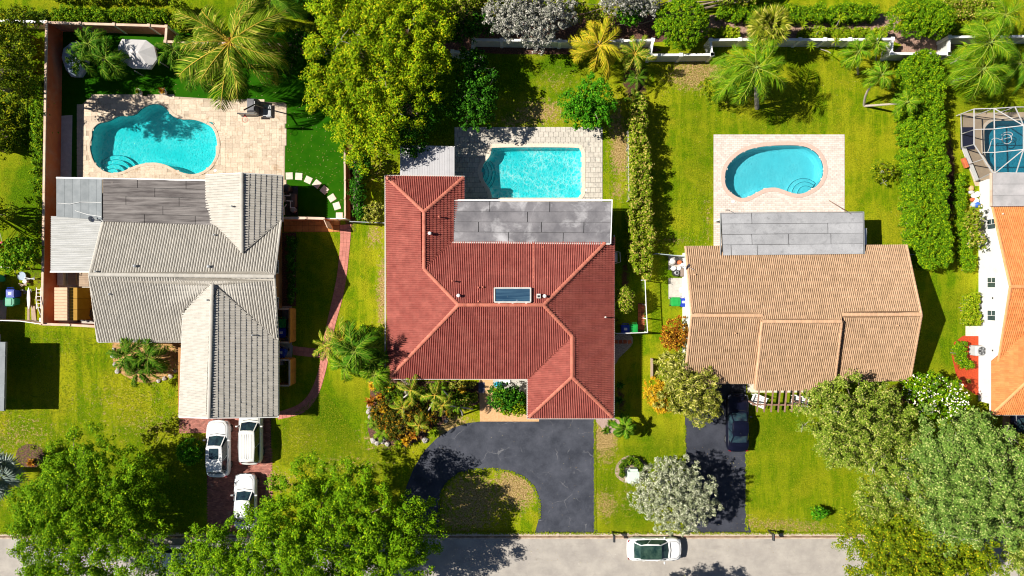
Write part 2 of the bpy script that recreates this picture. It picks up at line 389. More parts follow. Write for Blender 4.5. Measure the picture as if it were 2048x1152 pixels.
WBLOCK = mk('pale_precast', (0.60, 0.60, 0.57), (0.50, 0.50, 0.47), 1.2, fine=0.1, stain=(0.33, 0.34, 0.30), sscale=1.5, slo=0.55, shi=0.8)
OCHW = mk('ochre_stucco', (0.44, 0.22, 0.085), (0.38, 0.19, 0.07), 1.0, fine=0.08)
ORW = mk('terracotta_wall', (0.62, 0.17, 0.06), (0.52, 0.125, 0.05), 0.7, fine=0.1, stain=(0.55, 0.24, 0.14), sscale=0.35, slo=0.5, shi=0.7)
CAPW = mk('peach_cap', (0.68, 0.50, 0.38), (0.55, 0.38, 0.27), 2, fine=0.12)
OCHF = mk('ochre_fence', (0.52, 0.23, 0.05), (0.42, 0.17, 0.04), 2, var=0.08, fine=0.1)
WOOD = mk('aged_wood', (0.21, 0.12, 0.085), (0.30, 0.18, 0.13), 3, var=0.12, stretch=(1, 6, 1))
WOODL = mk('pale_wood', (0.42, 0.31, 0.22), (0.34, 0.25, 0.18), 3, var=0.12)
# small things
DARK = mk('dark_gap', (0.015, 0.015, 0.016), None)
BLACKM = mk('black_metal', (0.03, 0.03, 0.032), None, rough=0.4, spec=0.5)
GREYM = mk('grey_metal', (0.30, 0.31, 0.32), (0.38, 0.39, 0.40), 5, rough=0.45, metal=0.3)
ALU = mk('white_aluminium', (0.78, 0.78, 0.78), (0.70, 0.70, 0.70), 4, rough=0.4)
CARW = mk('white_car_paint', (0.80, 0.80, 0.80), (0.77, 0.77, 0.775), 2, rough=0.25, spec=0.5, coat=0.6)
CARK = mk('black_car_paint', (0.003, 0.004, 0.012), (0.005, 0.006, 0.018), 2, rough=0.3, spec=0.25, coat=0.15)
CARS = mk('pearl_car_paint', (0.74, 0.73, 0.69), (0.70, 0.69, 0.66), 2, rough=0.25, spec=0.5, coat=0.6)
GLASS = mk('tinted_glass', (0.008, 0.015, 0.030), (0.025, 0.055, 0.065), 2.2, rough=0.08, spec=0.45, coat=0.0)
GLASSG = mk('green_glass', (0.010, 0.030, 0.028), (0.045, 0.085, 0.065), 2.5, rough=0.08, spec=0.45)
PANE = mk('window_pane', (0.03, 0.05, 0.05), (0.06, 0.09, 0.09), 2.0, rough=0.15, spec=0.4)
SKYP = mk('blue_skylight', (0.015, 0.045, 0.09), (0.05, 0.11, 0.17), 1.2, rough=0.2, spec=0.6, stretch=(0.25, 6, 1), stain=(0.35, 0.42, 0.47), sscale=1.4, slo=0.62, shi=0.72)
RUBBER = mk('rubber', (0.02, 0.02, 0.02), None, rough=0.8)
RIM = mk('alloy_rim', (0.45, 0.46, 0.47), None, rough=0.35, metal=0.6)
BINB = mk('blue_plastic', (0.010, 0.035, 0.33), (0.015, 0.05, 0.40), 3, rough=0.45)
BING = mk('green_plastic', (0.010, 0.26, 0.045), (0.015, 0.32, 0.06), 3, rough=0.45)
BINT = mk('teal_green_plastic', (0.012, 0.24, 0.13), (0.02, 0.30, 0.16), 3, rough=0.45)
LAMPR = mk('red_lens', (0.35, 0.01, 0.02), None, rough=0.3)
LAMPC = mk('clear_lens', (0.25, 0.26, 0.28), None, rough=0.15, spec=0.7)
REDPL = mk('red_plastic', (0.55, 0.02, 0.015), None, rough=0.45)
BLUEC = mk('blue_tarp', (0.02, 0.07, 0.42), (0.03, 0.12, 0.5), 4, rough=0.6)
TARP = mk('black_tarp', (0.05, 0.05, 0.055), (0.13, 0.13, 0.135), 3, rough=0.5, bump=0.6, bscale=4, bdist=0.08)
COVER = mk('pale_grey_fabric', (0.56, 0.54, 0.52), (0.50, 0.48, 0.47), 2, fine=0.05)
BCOVER = mk('pale_blue_fabric', (0.38, 0.46, 0.55), (0.34, 0.42, 0.50), 2)
GCOVER = mk('dark_grey_cover', (0.10, 0.10, 0.11), (0.16, 0.16, 0.17), 3, rough=0.5)
PALEG = mk('pale_green_steel', (0.55, 0.64, 0.56), (0.50, 0.58, 0.52), 2, fine=0.05, rough=0.5)
ROCK = mk('pale_rock', (0.52, 0.47, 0.42), (0.30, 0.27, 0.25), 5, fine=0.3, bump=0.5)
BARK = mk('bark', (0.20, 0.15, 0.11), (0.30, 0.24, 0.19), 6, fine=0.3, bump=0.5)
BARKG = mk('pale_grey_bark', (0.42, 0.38, 0.32), (0.30, 0.27, 0.22), 6, fine=0.2)
PBARK = mk('palm_bark', (0.34, 0.29, 0.24), (0.46, 0.40, 0.33), 8, stretch=(1, 1, 4), fine=0.2)
POOLP = mk('pool_plaster', (0.66, 0.70, 0.70), (0.60, 0.64, 0.65), 1.2, fine=0.05)
POOLN = mk('step_nosing_tile', (0.02, 0.08, 0.13), (0.03, 0.10, 0.16), 4)
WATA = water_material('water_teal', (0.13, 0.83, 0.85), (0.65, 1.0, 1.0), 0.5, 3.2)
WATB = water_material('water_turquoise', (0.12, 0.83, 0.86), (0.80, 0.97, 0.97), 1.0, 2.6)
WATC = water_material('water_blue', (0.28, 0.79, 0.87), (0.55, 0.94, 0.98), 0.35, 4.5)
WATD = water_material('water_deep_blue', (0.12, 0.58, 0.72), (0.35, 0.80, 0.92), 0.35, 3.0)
SCREEN = screen_material()
CAGE = mk('cage_frame', (0.50, 0.49, 0.48), (0.42, 0.41, 0.40), 3)
# ------------------------------------------------------------------ ground with grass condition and some shade painted per vertex
POOLS = {}
POOLS['A'] = [(180,290),(184,272),(185,260),(197,247),(217,242),(240,231),(267,230),(283,217),(300,209),(317,208),(333,217),(347,232),(363,238),(387,239),(410,246),(427,258),(435,283),(433,310),(420,333),(400,346),(380,349),(357,343),(333,331),(310,326),(287,328),(267,334),(247,343),(227,347),(207,342),(190,327),(182,307)]
POOLS['B'] = [(990,295),(1070,294),(1150,295),(1160,299),(1164,310),(1164,345),(1164,382),(1159,392),(1148,397),(1070,398),(990,397),(983,392),(979,379),(968,362),(962,344),(967,328),(979,312),(983,299)]
POOLS['C'] = [(1449,362),(1450,345),(1456,330),(1468,316),(1487,303),(1512,295),(1542,291),(1580,290),(1606,292),(1626,300),(1640,314),(1647,333),(1646,352),(1636,370),(1620,381),(1603,388),(1585,387),(1568,381),(1550,376),(1530,378),(1513,386),(1495,395),(1479,396),(1463,387),(1453,376)]
POOLS['D'] = [(1967,268),(1970,254),(1981,244),(1998,241),(2070,241),(2130,250),(2140,300),(2120,346),(2060,348),(1996,347),(1981,335),(1970,315)]
PW = {k: [tuple(G(*p)[:2]) for p in catmull(v, 4)] for k, v in POOLS.items()}
blob_dry = [  # px, py, rx, ry, amount
 (1080,225,60,28,.6),(1040,243,60,18,.5),(1110,165,50,30,.3),(1240,300,22,60,.75),(1232,260,18,60,.6),(1235,380,18,25,.5),
 (1395,150,55,30,.95),(1500,180,60,40,.25),(1210,880,24,50,.85),(1200,790,12,60,.5),(1212,1010,24,30,.7),(1250,1000,30,50,.3),
 (945,1000,80,70,.62),(1030,975,50,50,.75),(930,1040,70,30,.6),(560,960,40,30,.4),(700,930,90,30,.35),(770,880,60,30,.45),(880,850,70,25,.75),(600,880,60,40,.25),
 (765,590,12,90,.7),(750,470,20,30,.5),(30,870,110,60,.35),(240,800,150,50,.25),(300,850,130,40,.3),(100,700,60,40,.2),
 (1560,1050,90,14,.55),(1500,1045,20,20,.5),(1620,1055,60,14,.5),(1815,420,14,90,.55),(1825,250,12,120,.45),(1700,150,40,40,.15),
 (760,345,35,35,.35),(1830,930,90,60,.3),(395,880,30,20,.3),(30,985,60,40,.2),(1345,480,60,12,.35),(1415,440,14,80,.3),(1590,395,0,0,0)]
blob_lush_shade = [(660,830,60,60,.8),(600,560,70,120,.7),(1560,850,70,60,.6),(1300,900,60,50,.55),(1640,470,80,50,.45),(1120,130,60,40,.9),(1030,230,50,20,.5),(1020,150,60,50,.9),(880,200,110,90,1.),
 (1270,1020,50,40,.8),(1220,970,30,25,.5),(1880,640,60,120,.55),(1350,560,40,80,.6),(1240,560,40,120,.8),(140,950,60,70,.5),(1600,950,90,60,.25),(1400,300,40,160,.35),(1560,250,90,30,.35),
 (600,250,0,0,0),(1190,420,20,30,.6),(40,700,40,60,.7),(1950,190,60,40,.5),(60,400,60,100,.9),(300,1000,160,90,.8),(500,30,120,30,.8),(220,640,160,14,.6),(80,250,50,250,.7)]  # lush grass; some blobs paint shade on the lawn as deeper green
blob_soil = [(1000,60,330,50,.95),(1230,240,20,80,.45),(700,370,25,110,.9),(850,830,90,60,.2),(30,130,60,180,.5),(1560,25,10,10,.0),(1960,20,70,18,.6),(560,20,60,18,.3),(1520,160,0,0,0),(1900,360,12,110,.9),(1250,560,12,60,.7),(1930,520,12,60,.5),(70,560,40,60,.5),
 (1240,800,22,60,.6),(2000,170,40,25,.4),(960,995,70,60,.22),(600,120,90,50,.5),(1270,160,30,50,.9),(1840,790,120,40,.7),(2000,1000,60,80,.5)]
def build_ground():
    x0, x1, y0, y1, st = -47.0, 47.0, -29.0, 29.0, 0.25
    xs = np.arange(x0, x1+1e-6, st); ys = np.arange(y0, y1+1e-6, st); nx, ny = len(xs), len(ys)
    X, Y = np.meshgrid(xs, ys); px = X*24+1024; py = 576-Y*24
    Z = np.zeros_like(X)
    def field(bl):
        f = np.zeros_like(X)
        for cx, cy, rx, ry, a in bl:
            if rx <= 0: continue
            f = np.maximum(f, a*np.exp(-(((px-cx)/rx)**2+((py-cy)/ry)**2)*0.9))
        return f
    idx = (np.arange(ny-1)[:, None]*nx+np.arange(nx-1)[None, :]).ravel()
    cx = (X[:-1, :-1]+st/2).ravel(); cy = (Y[:-1, :-1]+st/2).ravel(); keep = np.ones(len(cx), bool)
    for k, p in PW.items(): keep &= ~(inpoly(cx, cy, p) | (polydist(cx, cy, p) < 0.2))
    idx = idx[keep]; q = np.stack([idx, idx+1, idx+1+nx, idx+nx], 1)
    mb = MB(); mb.add(np.stack([X.ravel(), Y.ravel(), Z.ravel()], 1), q)
    B = 600
    ring = [(-B, -B, 0), (B, -B, 0), (B, B, 0), (-B, B, 0), (x0, y0, 0), (x1, y0, 0), (x1, y1, 0), (x0, y1, 0)]
    mb.add(ring, [(0, 1, 5, 4), (1, 2, 6, 5), (2, 3, 7, 6), (3, 0, 4, 7)])
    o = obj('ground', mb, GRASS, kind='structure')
    for nm, bl in (('dry', blob_dry), ('lush_shade', blob_lush_shade), ('soil', blob_soil)):
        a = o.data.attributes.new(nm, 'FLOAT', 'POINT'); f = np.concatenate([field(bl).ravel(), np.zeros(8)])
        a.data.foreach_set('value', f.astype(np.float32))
build_ground()
def W(pts): return [tuple(G(*p[:2])[:2]) for p in pts]
def sheet(name, pts, z, mat, holes=(), smooth=0, kind='structure', parent=None, **kw):
    if smooth: pts = catmull(pts, smooth)
    return obj(name, MB().sheet(W(pts), z, holes), mat, parent, kind=kind, **kw)

# road, kerb, gutter
def strip(name, y0, y1, z0, z1, mat, x0=-110, x1=110):
    mb = MB(); mb.prism([(x0, y1), (x1, y1), (x1, y0), (x0, y0)], z0, z1); return obj(name, mb, mat, kind='structure')
yk = lambda py: (576-py)/24
strip('road', yk(1078), -30.5, -0.05, 0.006, ROAD)
strip('gutter', yk(1071.5), yk(1075), -0.05, 0.010, GUTTER)
mb = MB(); mb.prism([(-110, yk(1078)), (110, yk(1078)), (110, yk(1075)), (-110, yk(1075))], -0.05, 0.022)
obj('gutter_lip', mb, KERB, kind='structure')
mb = MB()
for i in range(74):
    xa = -110+i*3; mb.rbox((xa+1.5, (yk(1065.5)+yk(1071.5))/2, 0.02), (2.985, 0.25, 0.20), 0.02)
obj('kerb', mb, KERB, kind='structure')
# driveways
sheet('driveway', [(1188,836),(1078,836),(1078,843),(960,843),(935,846),(905,856),(875,875),(850,900),(828,935),(812,975),(803,1020),(800,1066),(880,1066),(880,1010),(884,985),(897,965),(918,949),(950,941),(985,940),(1020,945),(1048,957),(1066,976),(1077,1005),(1077,1040),(1070,1066),(1196,1066),(1189,1045)], 0.012, ASPH)
sheet('driveway', [(1370,760),(1492,760),(1492,1040),(1504,1066),(1366,1066),(1370,1045)], 0.012, ASPH2)
sheet('driveway', [(2005,800),(2120,800),(2120,1066),(2005,1066)], 0.010, PEACH)
# artificial turf
sheet('artificial_turf', [(110,52),(640,66),(694,80),(691,437),(560,437),(112,437)], 0.004, TURF, holes=[PW['A']])
# planting beds
sheet('mulch_bed', [(930,20),(1140,25),(1440,35),(1430,60),(1415,76),(1300,86),(1300,106),(905,104),(900,60)], 0.005, MULCH, smooth=3)
sheet('mulch_bed', [(1420,30),(1780,28),(1790,60),(1900,64),(1900,104),(1785,112),(1780,80),(1430,82)], 0.006, MULCHL, smooth=3)
sheet('garden_bed', [(738,745),(770,700),(772,758),(956,765),(956,808),(915,812),(898,832),(870,860),(830,885),(780,890),(745,880),(735,850),(742,800)], 0.006, MULCH, smooth=3)
sheet('garden_bed', [(1945,668),(1925,672),(1908,685),(1903,710),(1912,750),(1930,775),(1952,790),(1957,790),(1957,672)], 0.006, REDM)
sheet('palm_bed', [(225,690),(240,683),(360,683),(358,735),(335,755),(290,766),(250,752),(228,730)], 0.005, TANG, smooth=3)
sheet('palm_bed', [(32,912),(38,896),(58,888),(78,893),(88,908),(84,925),(66,936),(42,930)], 0.006, MULCH, smooth=3)
sheet('gravel_patch', [(1228,672),(1260,668),(1266,685),(1255,700),(1238,716),(1228,730)], 0.005, GRAVEL, smooth=2)
sheet('gravel_patch', [(1190,836),(1228,836),(1240,845),(1232,860),(1215,868),(1200,852)], 0.006, PGRAV, smooth=2)
sheet('gravel_patch', [(1236,925),(1248,914),(1264,911),(1285,918),(1296,935),(1290,958),(1268,966),(1246,964),(1232,952),(1230,938)], 0.006, PGRAV, smooth=3)
sheet('front_walk', [(958,758),(986,758),(986,800),(1000,815),(1054,830),(1078,834),(1078,843),(960,843)], 0.008, PEACH)
sheet('entry_porch', [(985,757),(1056,757),(1056,790),(986,775)], 0.006, CONC)
sheet('garden_bed', [(560,465),(592,465),(592,612),(560,612)], 0.005, MULCH)
sheet('concrete_pad', [(560,690),(586,690),(584,716),(560,716)], 0.008, CONC)
sheet('concrete_pad', [(560,612),(584,612),(584,690),(560,690)], 0.007, CONC)
sheet('concrete_pad', [(1337,556),(1366,556),(1366,598),(1337,598)], 0.008, CONC)
sheet('concrete_pad', [(1337,510),(1368,510),(1368,540),(1337,540)], 0.010, CONC)
sheet('concrete_pad', [(1931,652),(1958,652),(1958,672),(1931,672)], 0.010, COPE)
sheet('concrete_pad', [(1495,765),(1616,765),(1616,785),(1495,785)], 0.007, COPE)
sheet('side_yard_slab', [(92,540),(195,540),(195,648),(92,648)], 0.006, CONC)
sheet('concrete_patch', [(0,600),(14,600),(12,642),(0,642)], 0.007, CONC)
sheet('side_walk', [(118,232),(145,230),(143,356),(117,356)], 0.010, CONCW)

# ------------------------------------------------------------------ paved areas built piece by piece
def unit_block(name, mats, b=0.02):
    me = MB().rbox((0, 0, -0.5), (1, 1, 1), b).mesh(name); me.materials.append(mats); return me
def pav_rects_square(x0, y0, x1, y1, s, jit=0.0, run=0.0):
    out = []; j = 0; y = y1
    while y-s > y0-s*0.5:
        o = (run*(j % 2))*s; x = x0-o
        while x < x1: 
            a, b = max(x, x0), min(x+s, x1); c, d = max(y-s, y0), y
            if b-a > 0.05 and d-c > 0.05: out.append((a, c, b, d))
            x += s
        y -= s; j += 1
    return out
def pav_rects_random(x0, y0, x1, y1, s, rng):
    nx = int((x1-x0)/s)+1; ny = int((y1-y0)/s)+1; occ = np.zeros((ny, nx), bool); out = []
    shapes = [(3, 2), (2, 3), (2, 2), (2, 1), (1, 2), (1, 1)]; w = [.28, .12, .3, .16, .08, .06]
    for j in range(ny):
        for i in range(nx):
            if occ[j, i]: continue
            for k in list(rng.permutation(6) if rng.random() < .3 else np.argsort(-np.array(w)*rng.random(6)))+[5]:
                a, b = shapes[k]
                if i+a <= nx and j+b <= ny and not occ[j:j+b, i:i+a].any():
                    occ[j:j+b, i:i+a] = True
                    out.append((x0+i*s, y1-(j+b)*s, x0+(i+a)*s, y1-j*s)); break
    return out
def rects_in(rects, poly, hole, ins=0.0):
    r = np.array(rects); c = (r[:, :2]+r[:, 2:])/2
    ok = inpoly(c[:, 0], c[:, 1], poly)
    if hole is not None:
        for i, j in ((0, 1), (2, 1), (2, 3), (0, 3)):
            ok &= ~(inpoly(r[:, i], r[:, j], hole) & (polydist(r[:, i], r[:, j], hole) > 0.16))
        ok &= ~inpoly(c[:, 0], c[:, 1], hole)
    return r[ok]
def paving(deckname, poly_px, hole, rects, z, thick, base_mat, mat, gap, individual, piece='paver', label=None):
    poly = W(poly_px)
    d = obj(deckname, MB().sheet(poly, z, [hole] if hole else []), base_mat, kind='structure', label=label)
    r = rects_in(rects, poly, hole); area = (r[:, 2]-r[:, 0])*(r[:, 3]-r[:, 1]); order = np.argsort(-area, kind='stable')
    me = unit_block(piece, mat, 0.03)
    for n_, k in enumerate(order[:individual]):
        a, b, c, e = r[k]
        inst(piece, me, d, ((a+c)/2, (b+e)/2, z+thick+random.uniform(-.002, .002)), (random.uniform(-.004, .004), random.uniform(-.004, .004), 0), (c-a-gap, e-b-gap, thick))
    rest = order[individual:]
    if len(rest):
        mb = MB()
        for k in rest:
            a, b, c, e = r[k]; mb.box(((a+c)/2, (b+e)/2, z+thick/2+random.uniform(-.002, .002)), (c-a-gap, e-b-gap, thick))
        obj('small_'+piece if individual else piece+'_field', mb, mat, d, kind='stuff')
    return d
def ext(pts, m=0): 
    w = np.array(W(pts)); return w[:, 0].min()-m, w[:, 1].min()-m, w[:, 0].max()+m, w[:, 1].max()+m
DA = [(188,189),(345,193),(571,206),(569,405),(160,405),(155,400),(154,217)]
paving('pool_deck', DA, PW['A'], pav_rects_random(*ext(DA), 0.203, RNG), 0.012, 0.022, TRAVG, TRAV, 0.012, 300)
DB = [(909,254),(1205,258),(1204,408),(909,408)]
paving('pool_deck', DB, PW['B'], pav_rects_square(*ext(DB), 0.42, run=0.35), 0.012, 0.02, STAMPG, STAMP, 0.022, 300)
DC = [(1427,269),(1689,269),(1689,500),(1427,500)]
x0, y0, x1, y1 = ext(DC); rr = []; y = y1; j = 0
while y > y0:
    x = x0-0.14*(j % 2)
    while x < x1: rr.append((max(x, x0), y-0.165, min(x+0.33, x1), y)); x += 0.33
    y -= 0.165; j += 1
paving('pool_deck', DC, PW['C'], rr, 0.012, 0.02, PINKG, PINKB, 0.014, 0)
DD = [(1926,226),(2200,222),(2200,372),(1950,372),(1924,300)]
sheet('pool_deck', DD, 0.014, mk('beige_deck', (0.46, 0.36, 0.25), (0.40, 0.31, 0.22), 2, fine=0.1), holes=[PW['D']])
# brick driveway of the grey house
DR = [(358,700),(556,700),(556,834),(542,836),(545,1066),(416,1066),(413,866),(358,866)]
x0, y0, x1, y1 = ext(DR); rr = []; y = y1; j = 0
while y > y0:
    x = x0-0.11*(j % 2)
    while x < x1: rr.append((max(x, x0), y-0.11, min(x+0.22, x1), y)); x += 0.22
    y -= 0.11; j += 1
paving('driveway', DR, None, rr, 0.008, 0.016, BRICKG, BRICKD, 0.012, 0, piece='brick')
# curved red paver walk
def ribbon_blocks(name, left, right, nacross, ln, z, thick, base, mat, gap, piece='paver', kind='structure', individual=0):
    L = [Vector((*p, 0)) for p in W(catmull(left, 8, False))]; Rr = [Vector((*p, 0)) for p in W(catmull(right, 8, False))]
    n = min(len(L), len(Rr)); 
    def res(P, m):
        d = [0]
        for i in range(1, len(P)): d.append(d[-1]+(P[i]-P[i-1]).length)
        out = []
        for k in range(m):
            t = d[-1]*k/(m-1); i = max(j for j in range(len(P)) if d[j] <= t+1e-9); i = min(i, len(P)-2)
            f = (t-d[i])/max(d[i+1]-d[i], 1e-9); out.append(P[i].lerp(P[i+1], f))
        return out
    tot = sum((L[i+1]-L[i]).length for i in range(len(L)-1)); m = max(3, int(tot/ln)+1)
    L = res(L, m); Rr = res(Rr, m)
    mb = MB()
    for i in range(m-1): mb.add([(*L[i][:2], z), (*Rr[i][:2], z), (*Rr[i+1][:2], z), (*L[i+1][:2], z)], [(0, 1, 2, 3)])
    me0 = mb
    d = obj(name, mb, base, kind=kind)
    me = MB(); ofs = gap/2
    for i in range(m-1):
        for k in range(nacross):
            sft = 0.0
            q = []
            for ii, kk in ((i, k), (i, k+1), (i+1, k+1), (i+1, k)):
                q.append(L[ii].lerp(Rr[ii], kk/nacross))
            c = sum(q, Vector())/4; q = [c+(p-c)*(1-gap/max((p-c).length*2, .05)) for p in q]
            hz = z+thick+random.uniform(-.002, .002)
            area = (q[1]-q[0]).cross(q[3]-q[0]).z
            vs = [(p.x, p.y, hz) for p in q]+[(p.x, p.y, z) for p in q]
            f = [(0, 1, 2, 3), (4, 5, 1, 0), (5, 6, 2, 1), (6, 7, 3, 2), (7, 4, 0, 3)]
            if area < 0: f = [tuple(reversed(t)) for t in f]
            if individual: obj(piece, MB().add(vs, f), mat, d)
            else: me.add(vs, f)
    if not individual: obj(piece+'_field', me, mat, d, kind='stuff')
    return d
ribbon_blocks('garden_path', [(680,450),(680,490),(674,550),(664,600),(655,640),(648,675),(643,700),(638,735),(622,780),(598,808),(556,824)],
              [(703,448),(699,500),(692,560),(683,605),(672,645),(664,680),(658,710),(651,745),(634,795),(606,826),(556,839)], 3, 0.36, 0.008, 0.02, REDG, REDP, 0.02)
ribbon_blocks('garden_path', [(586,692),(640,698)], [(586,710),(640,716)], 2, 0.45, 0.010, 0.022, REDG, REDP, 0.025, individual=1)
# ochre tile strip by the gate
d = sheet('tile_walk', [(566,436),(681,436),(681,464),(566,464)], 0.010, mk('tile_joint', (0.12, 0.05, 0.02), None))
me = unit_block('tile', OCHT)
for j in range(2):
    for i in range(9):
        a = G(568+i*12.4, 450+(j-0.5)*13.2+0.5); inst('tile', me, d, (a.x+.25, a.y, 0.032), (0, 0, 0), (0.495, 0.52, 0.02))
# stepping stones over the turf
d = sheet('stepping_path', [(578,341),(620,347),(655,370),(688,428),(668,432),(650,392),(610,362),(578,360)], 0.007, TURF)
me = MB().rbox((0, 0, 0), (0.60, 0.60, 0.05), 0.02).mesh('stepping_stone'); me.materials.append(STONE)
for x, y, a in ((579,352,2),(598,353,-4),(617,360,-25),(634,368,-38),(649,380,-40),(664,396,-58),(674,412,-72),(679,432,0)):
    inst('stepping_stone', me, d, (*G(x, y)[:2], 0.03), (0, 0, R(a)), (random.uniform(.93, 1.02), random.uniform(.93, 1.02), 1))
# red squares in gravel, terracotta strip
d = sheet('brick_steps', [(1229,678),(1262,678),(1262,690),(1229,690)], 0.009, GRAVEL)
me = unit_block('paver', TERRA)
for i in range(4): inst('paver', me, d, (*G(1232+i*9, 683.5)[:2], 0.035), (0, 0, .1*i), (0.30, 0.30, 0.03))
d = sheet('terracotta_strip', [(1276,606),(1288,606),(1289,664),(1274,664),(1276,620)], 0.008, MULCH)
for i in range(12):
    inst('tile', me, d, (*G(1279+7*(i % 2), 612+i//2*8.6)[:2], 0.034), (0, 0, random.uniform(-.05, .05)), (0.27, 0.33, 0.03))

# ------------------------------------------------------------------ swimming pools
def pool(key, label, depth, coping_mat, coping_w, water, step_arcs=None, nsm=4, shade=None):
    P = PW[key]; n = len(P); cen = Vector((sum(p[0] for p in P)/n, sum(p[1] for p in P)/n, 0))
    t = empty('swimming_pool', cen, label, 'pool')
    ar = sum(P[i][0]*P[(i+1) % n][1]-P[(i+1) % n][0]*P[i][1] for i in range(n))
    Q = P if ar > 0 else P[::-1]
    N = [] 
    for i in range(n):
        a = Vector(Q[i-1]); b = Vector(Q[(i+1) % n]); d = (b-a).normalized(); N.append(Vector((d.y, -d.x)))   # outward
    mb = MB(); vs = []
    # plaster shell: wall that rounds into the floor
    prof = [(0.0, 0.03), (0.0, -depth*0.72), (-0.12, -depth*0.9), (-0.32, -depth)]
    for o, z in prof:
        for i in range(n): vs.append((Q[i][0]+N[i].x*o, Q[i][1]+N[i].y*o, z))
    f = [(r*n+(i+1) % n, r*n+i, (r+1)*n+i, (r+1)*n+(i+1) % n) for r in range(len(prof)-1) for i in range(n)]
    mb.add(vs, f); mb.sheet([vs[3*n+i][:2] for i in range(n)], -depth)
    obj('pool_shell', mb, POOLP, t, smooth=False)
    tb = MB(); vs = []
    for z in (0.02, -0.16):
        for i in range(n): vs.append((Q[i][0]-N[i].x*0.012, Q[i][1]-N[i].y*0.012, z))
    tb.add(vs, [((i+1) % n, i, n+i, n+(i+1) % n) for i in range(n)])
    obj('waterline_tile', tb, POOLN, t)
    # coping stones
    cw = coping_w; cb = MB(); per = sum((Vector(Q[(i+1) % n])-Vector(Q[i])).length for i in range(n))
    vs = []
    for i in range(n):
        q = Vector(Q[i])
        for o, z in ((-0.03, 0.0), (-0.03, 0.052), (0.0, 0.062), (cw, 0.055), (cw, 0.0)): vs.append((q.x+N[i].x*o, q.y+N[i].y*o, z))
    f = []
    for i in range(n):
        j = (i+1) % n
        for k in range(4): f.append((i*5+k, i*5+k+1, j*5+k+1, j*5+k))
    cb.add(vs, f); obj('coping', cb, coping_mat, t)
    # steps: curved treads, each a solid slab with a dark nosing
    if step_arcs:
        (sx, sy), rads, a0, a1 = step_arcs
        for k, r in enumerate(rads):
            zt = -0.22-0.24*(len(rads)-1-k); c = G(sx, sy); r_ = r/24
            pts = []
            for i in range(25):
                a = a0+(a1-a0)*i/24; x = c.x+r_*math.cos(a); y = c.y+r_*math.sin(a)
                if not inpoly([x], [y], Q)[0]:
                    rr_ = r_
                    while rr_ > 0.1 and not inpoly([x], [y], Q)[0]:
                        rr_ -= 0.05; x = c.x+rr_*math.cos(a); y = c.y+rr_*math.sin(a)
                pts.append((x, y))
            pl = [(c.x, c.y)]+pts if abs(a1-a0) < 6 else pts
            st = MB(); st.prism(pl, -depth+0.01+0.001*k, zt); so_ = obj('step', st, POOLP, t)
            nb = MB(); nb.tube([(p[0], p[1], zt+0.003) for p in pts], 0.018, 5); obj('step_edge', nb, POOLN, so_)
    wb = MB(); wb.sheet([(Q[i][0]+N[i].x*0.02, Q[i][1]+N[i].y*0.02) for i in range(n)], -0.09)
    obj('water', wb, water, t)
    return t
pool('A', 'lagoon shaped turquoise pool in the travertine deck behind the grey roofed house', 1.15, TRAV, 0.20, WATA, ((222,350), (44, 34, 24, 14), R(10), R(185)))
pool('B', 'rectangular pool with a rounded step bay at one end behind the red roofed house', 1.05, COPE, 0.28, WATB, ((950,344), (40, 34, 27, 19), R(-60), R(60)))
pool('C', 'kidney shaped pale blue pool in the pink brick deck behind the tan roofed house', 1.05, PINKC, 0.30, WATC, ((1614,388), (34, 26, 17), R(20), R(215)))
pool('D', 'blue pool inside the white framed screen enclosure at the right edge', 1.3, COPE, 0.22, WATD)
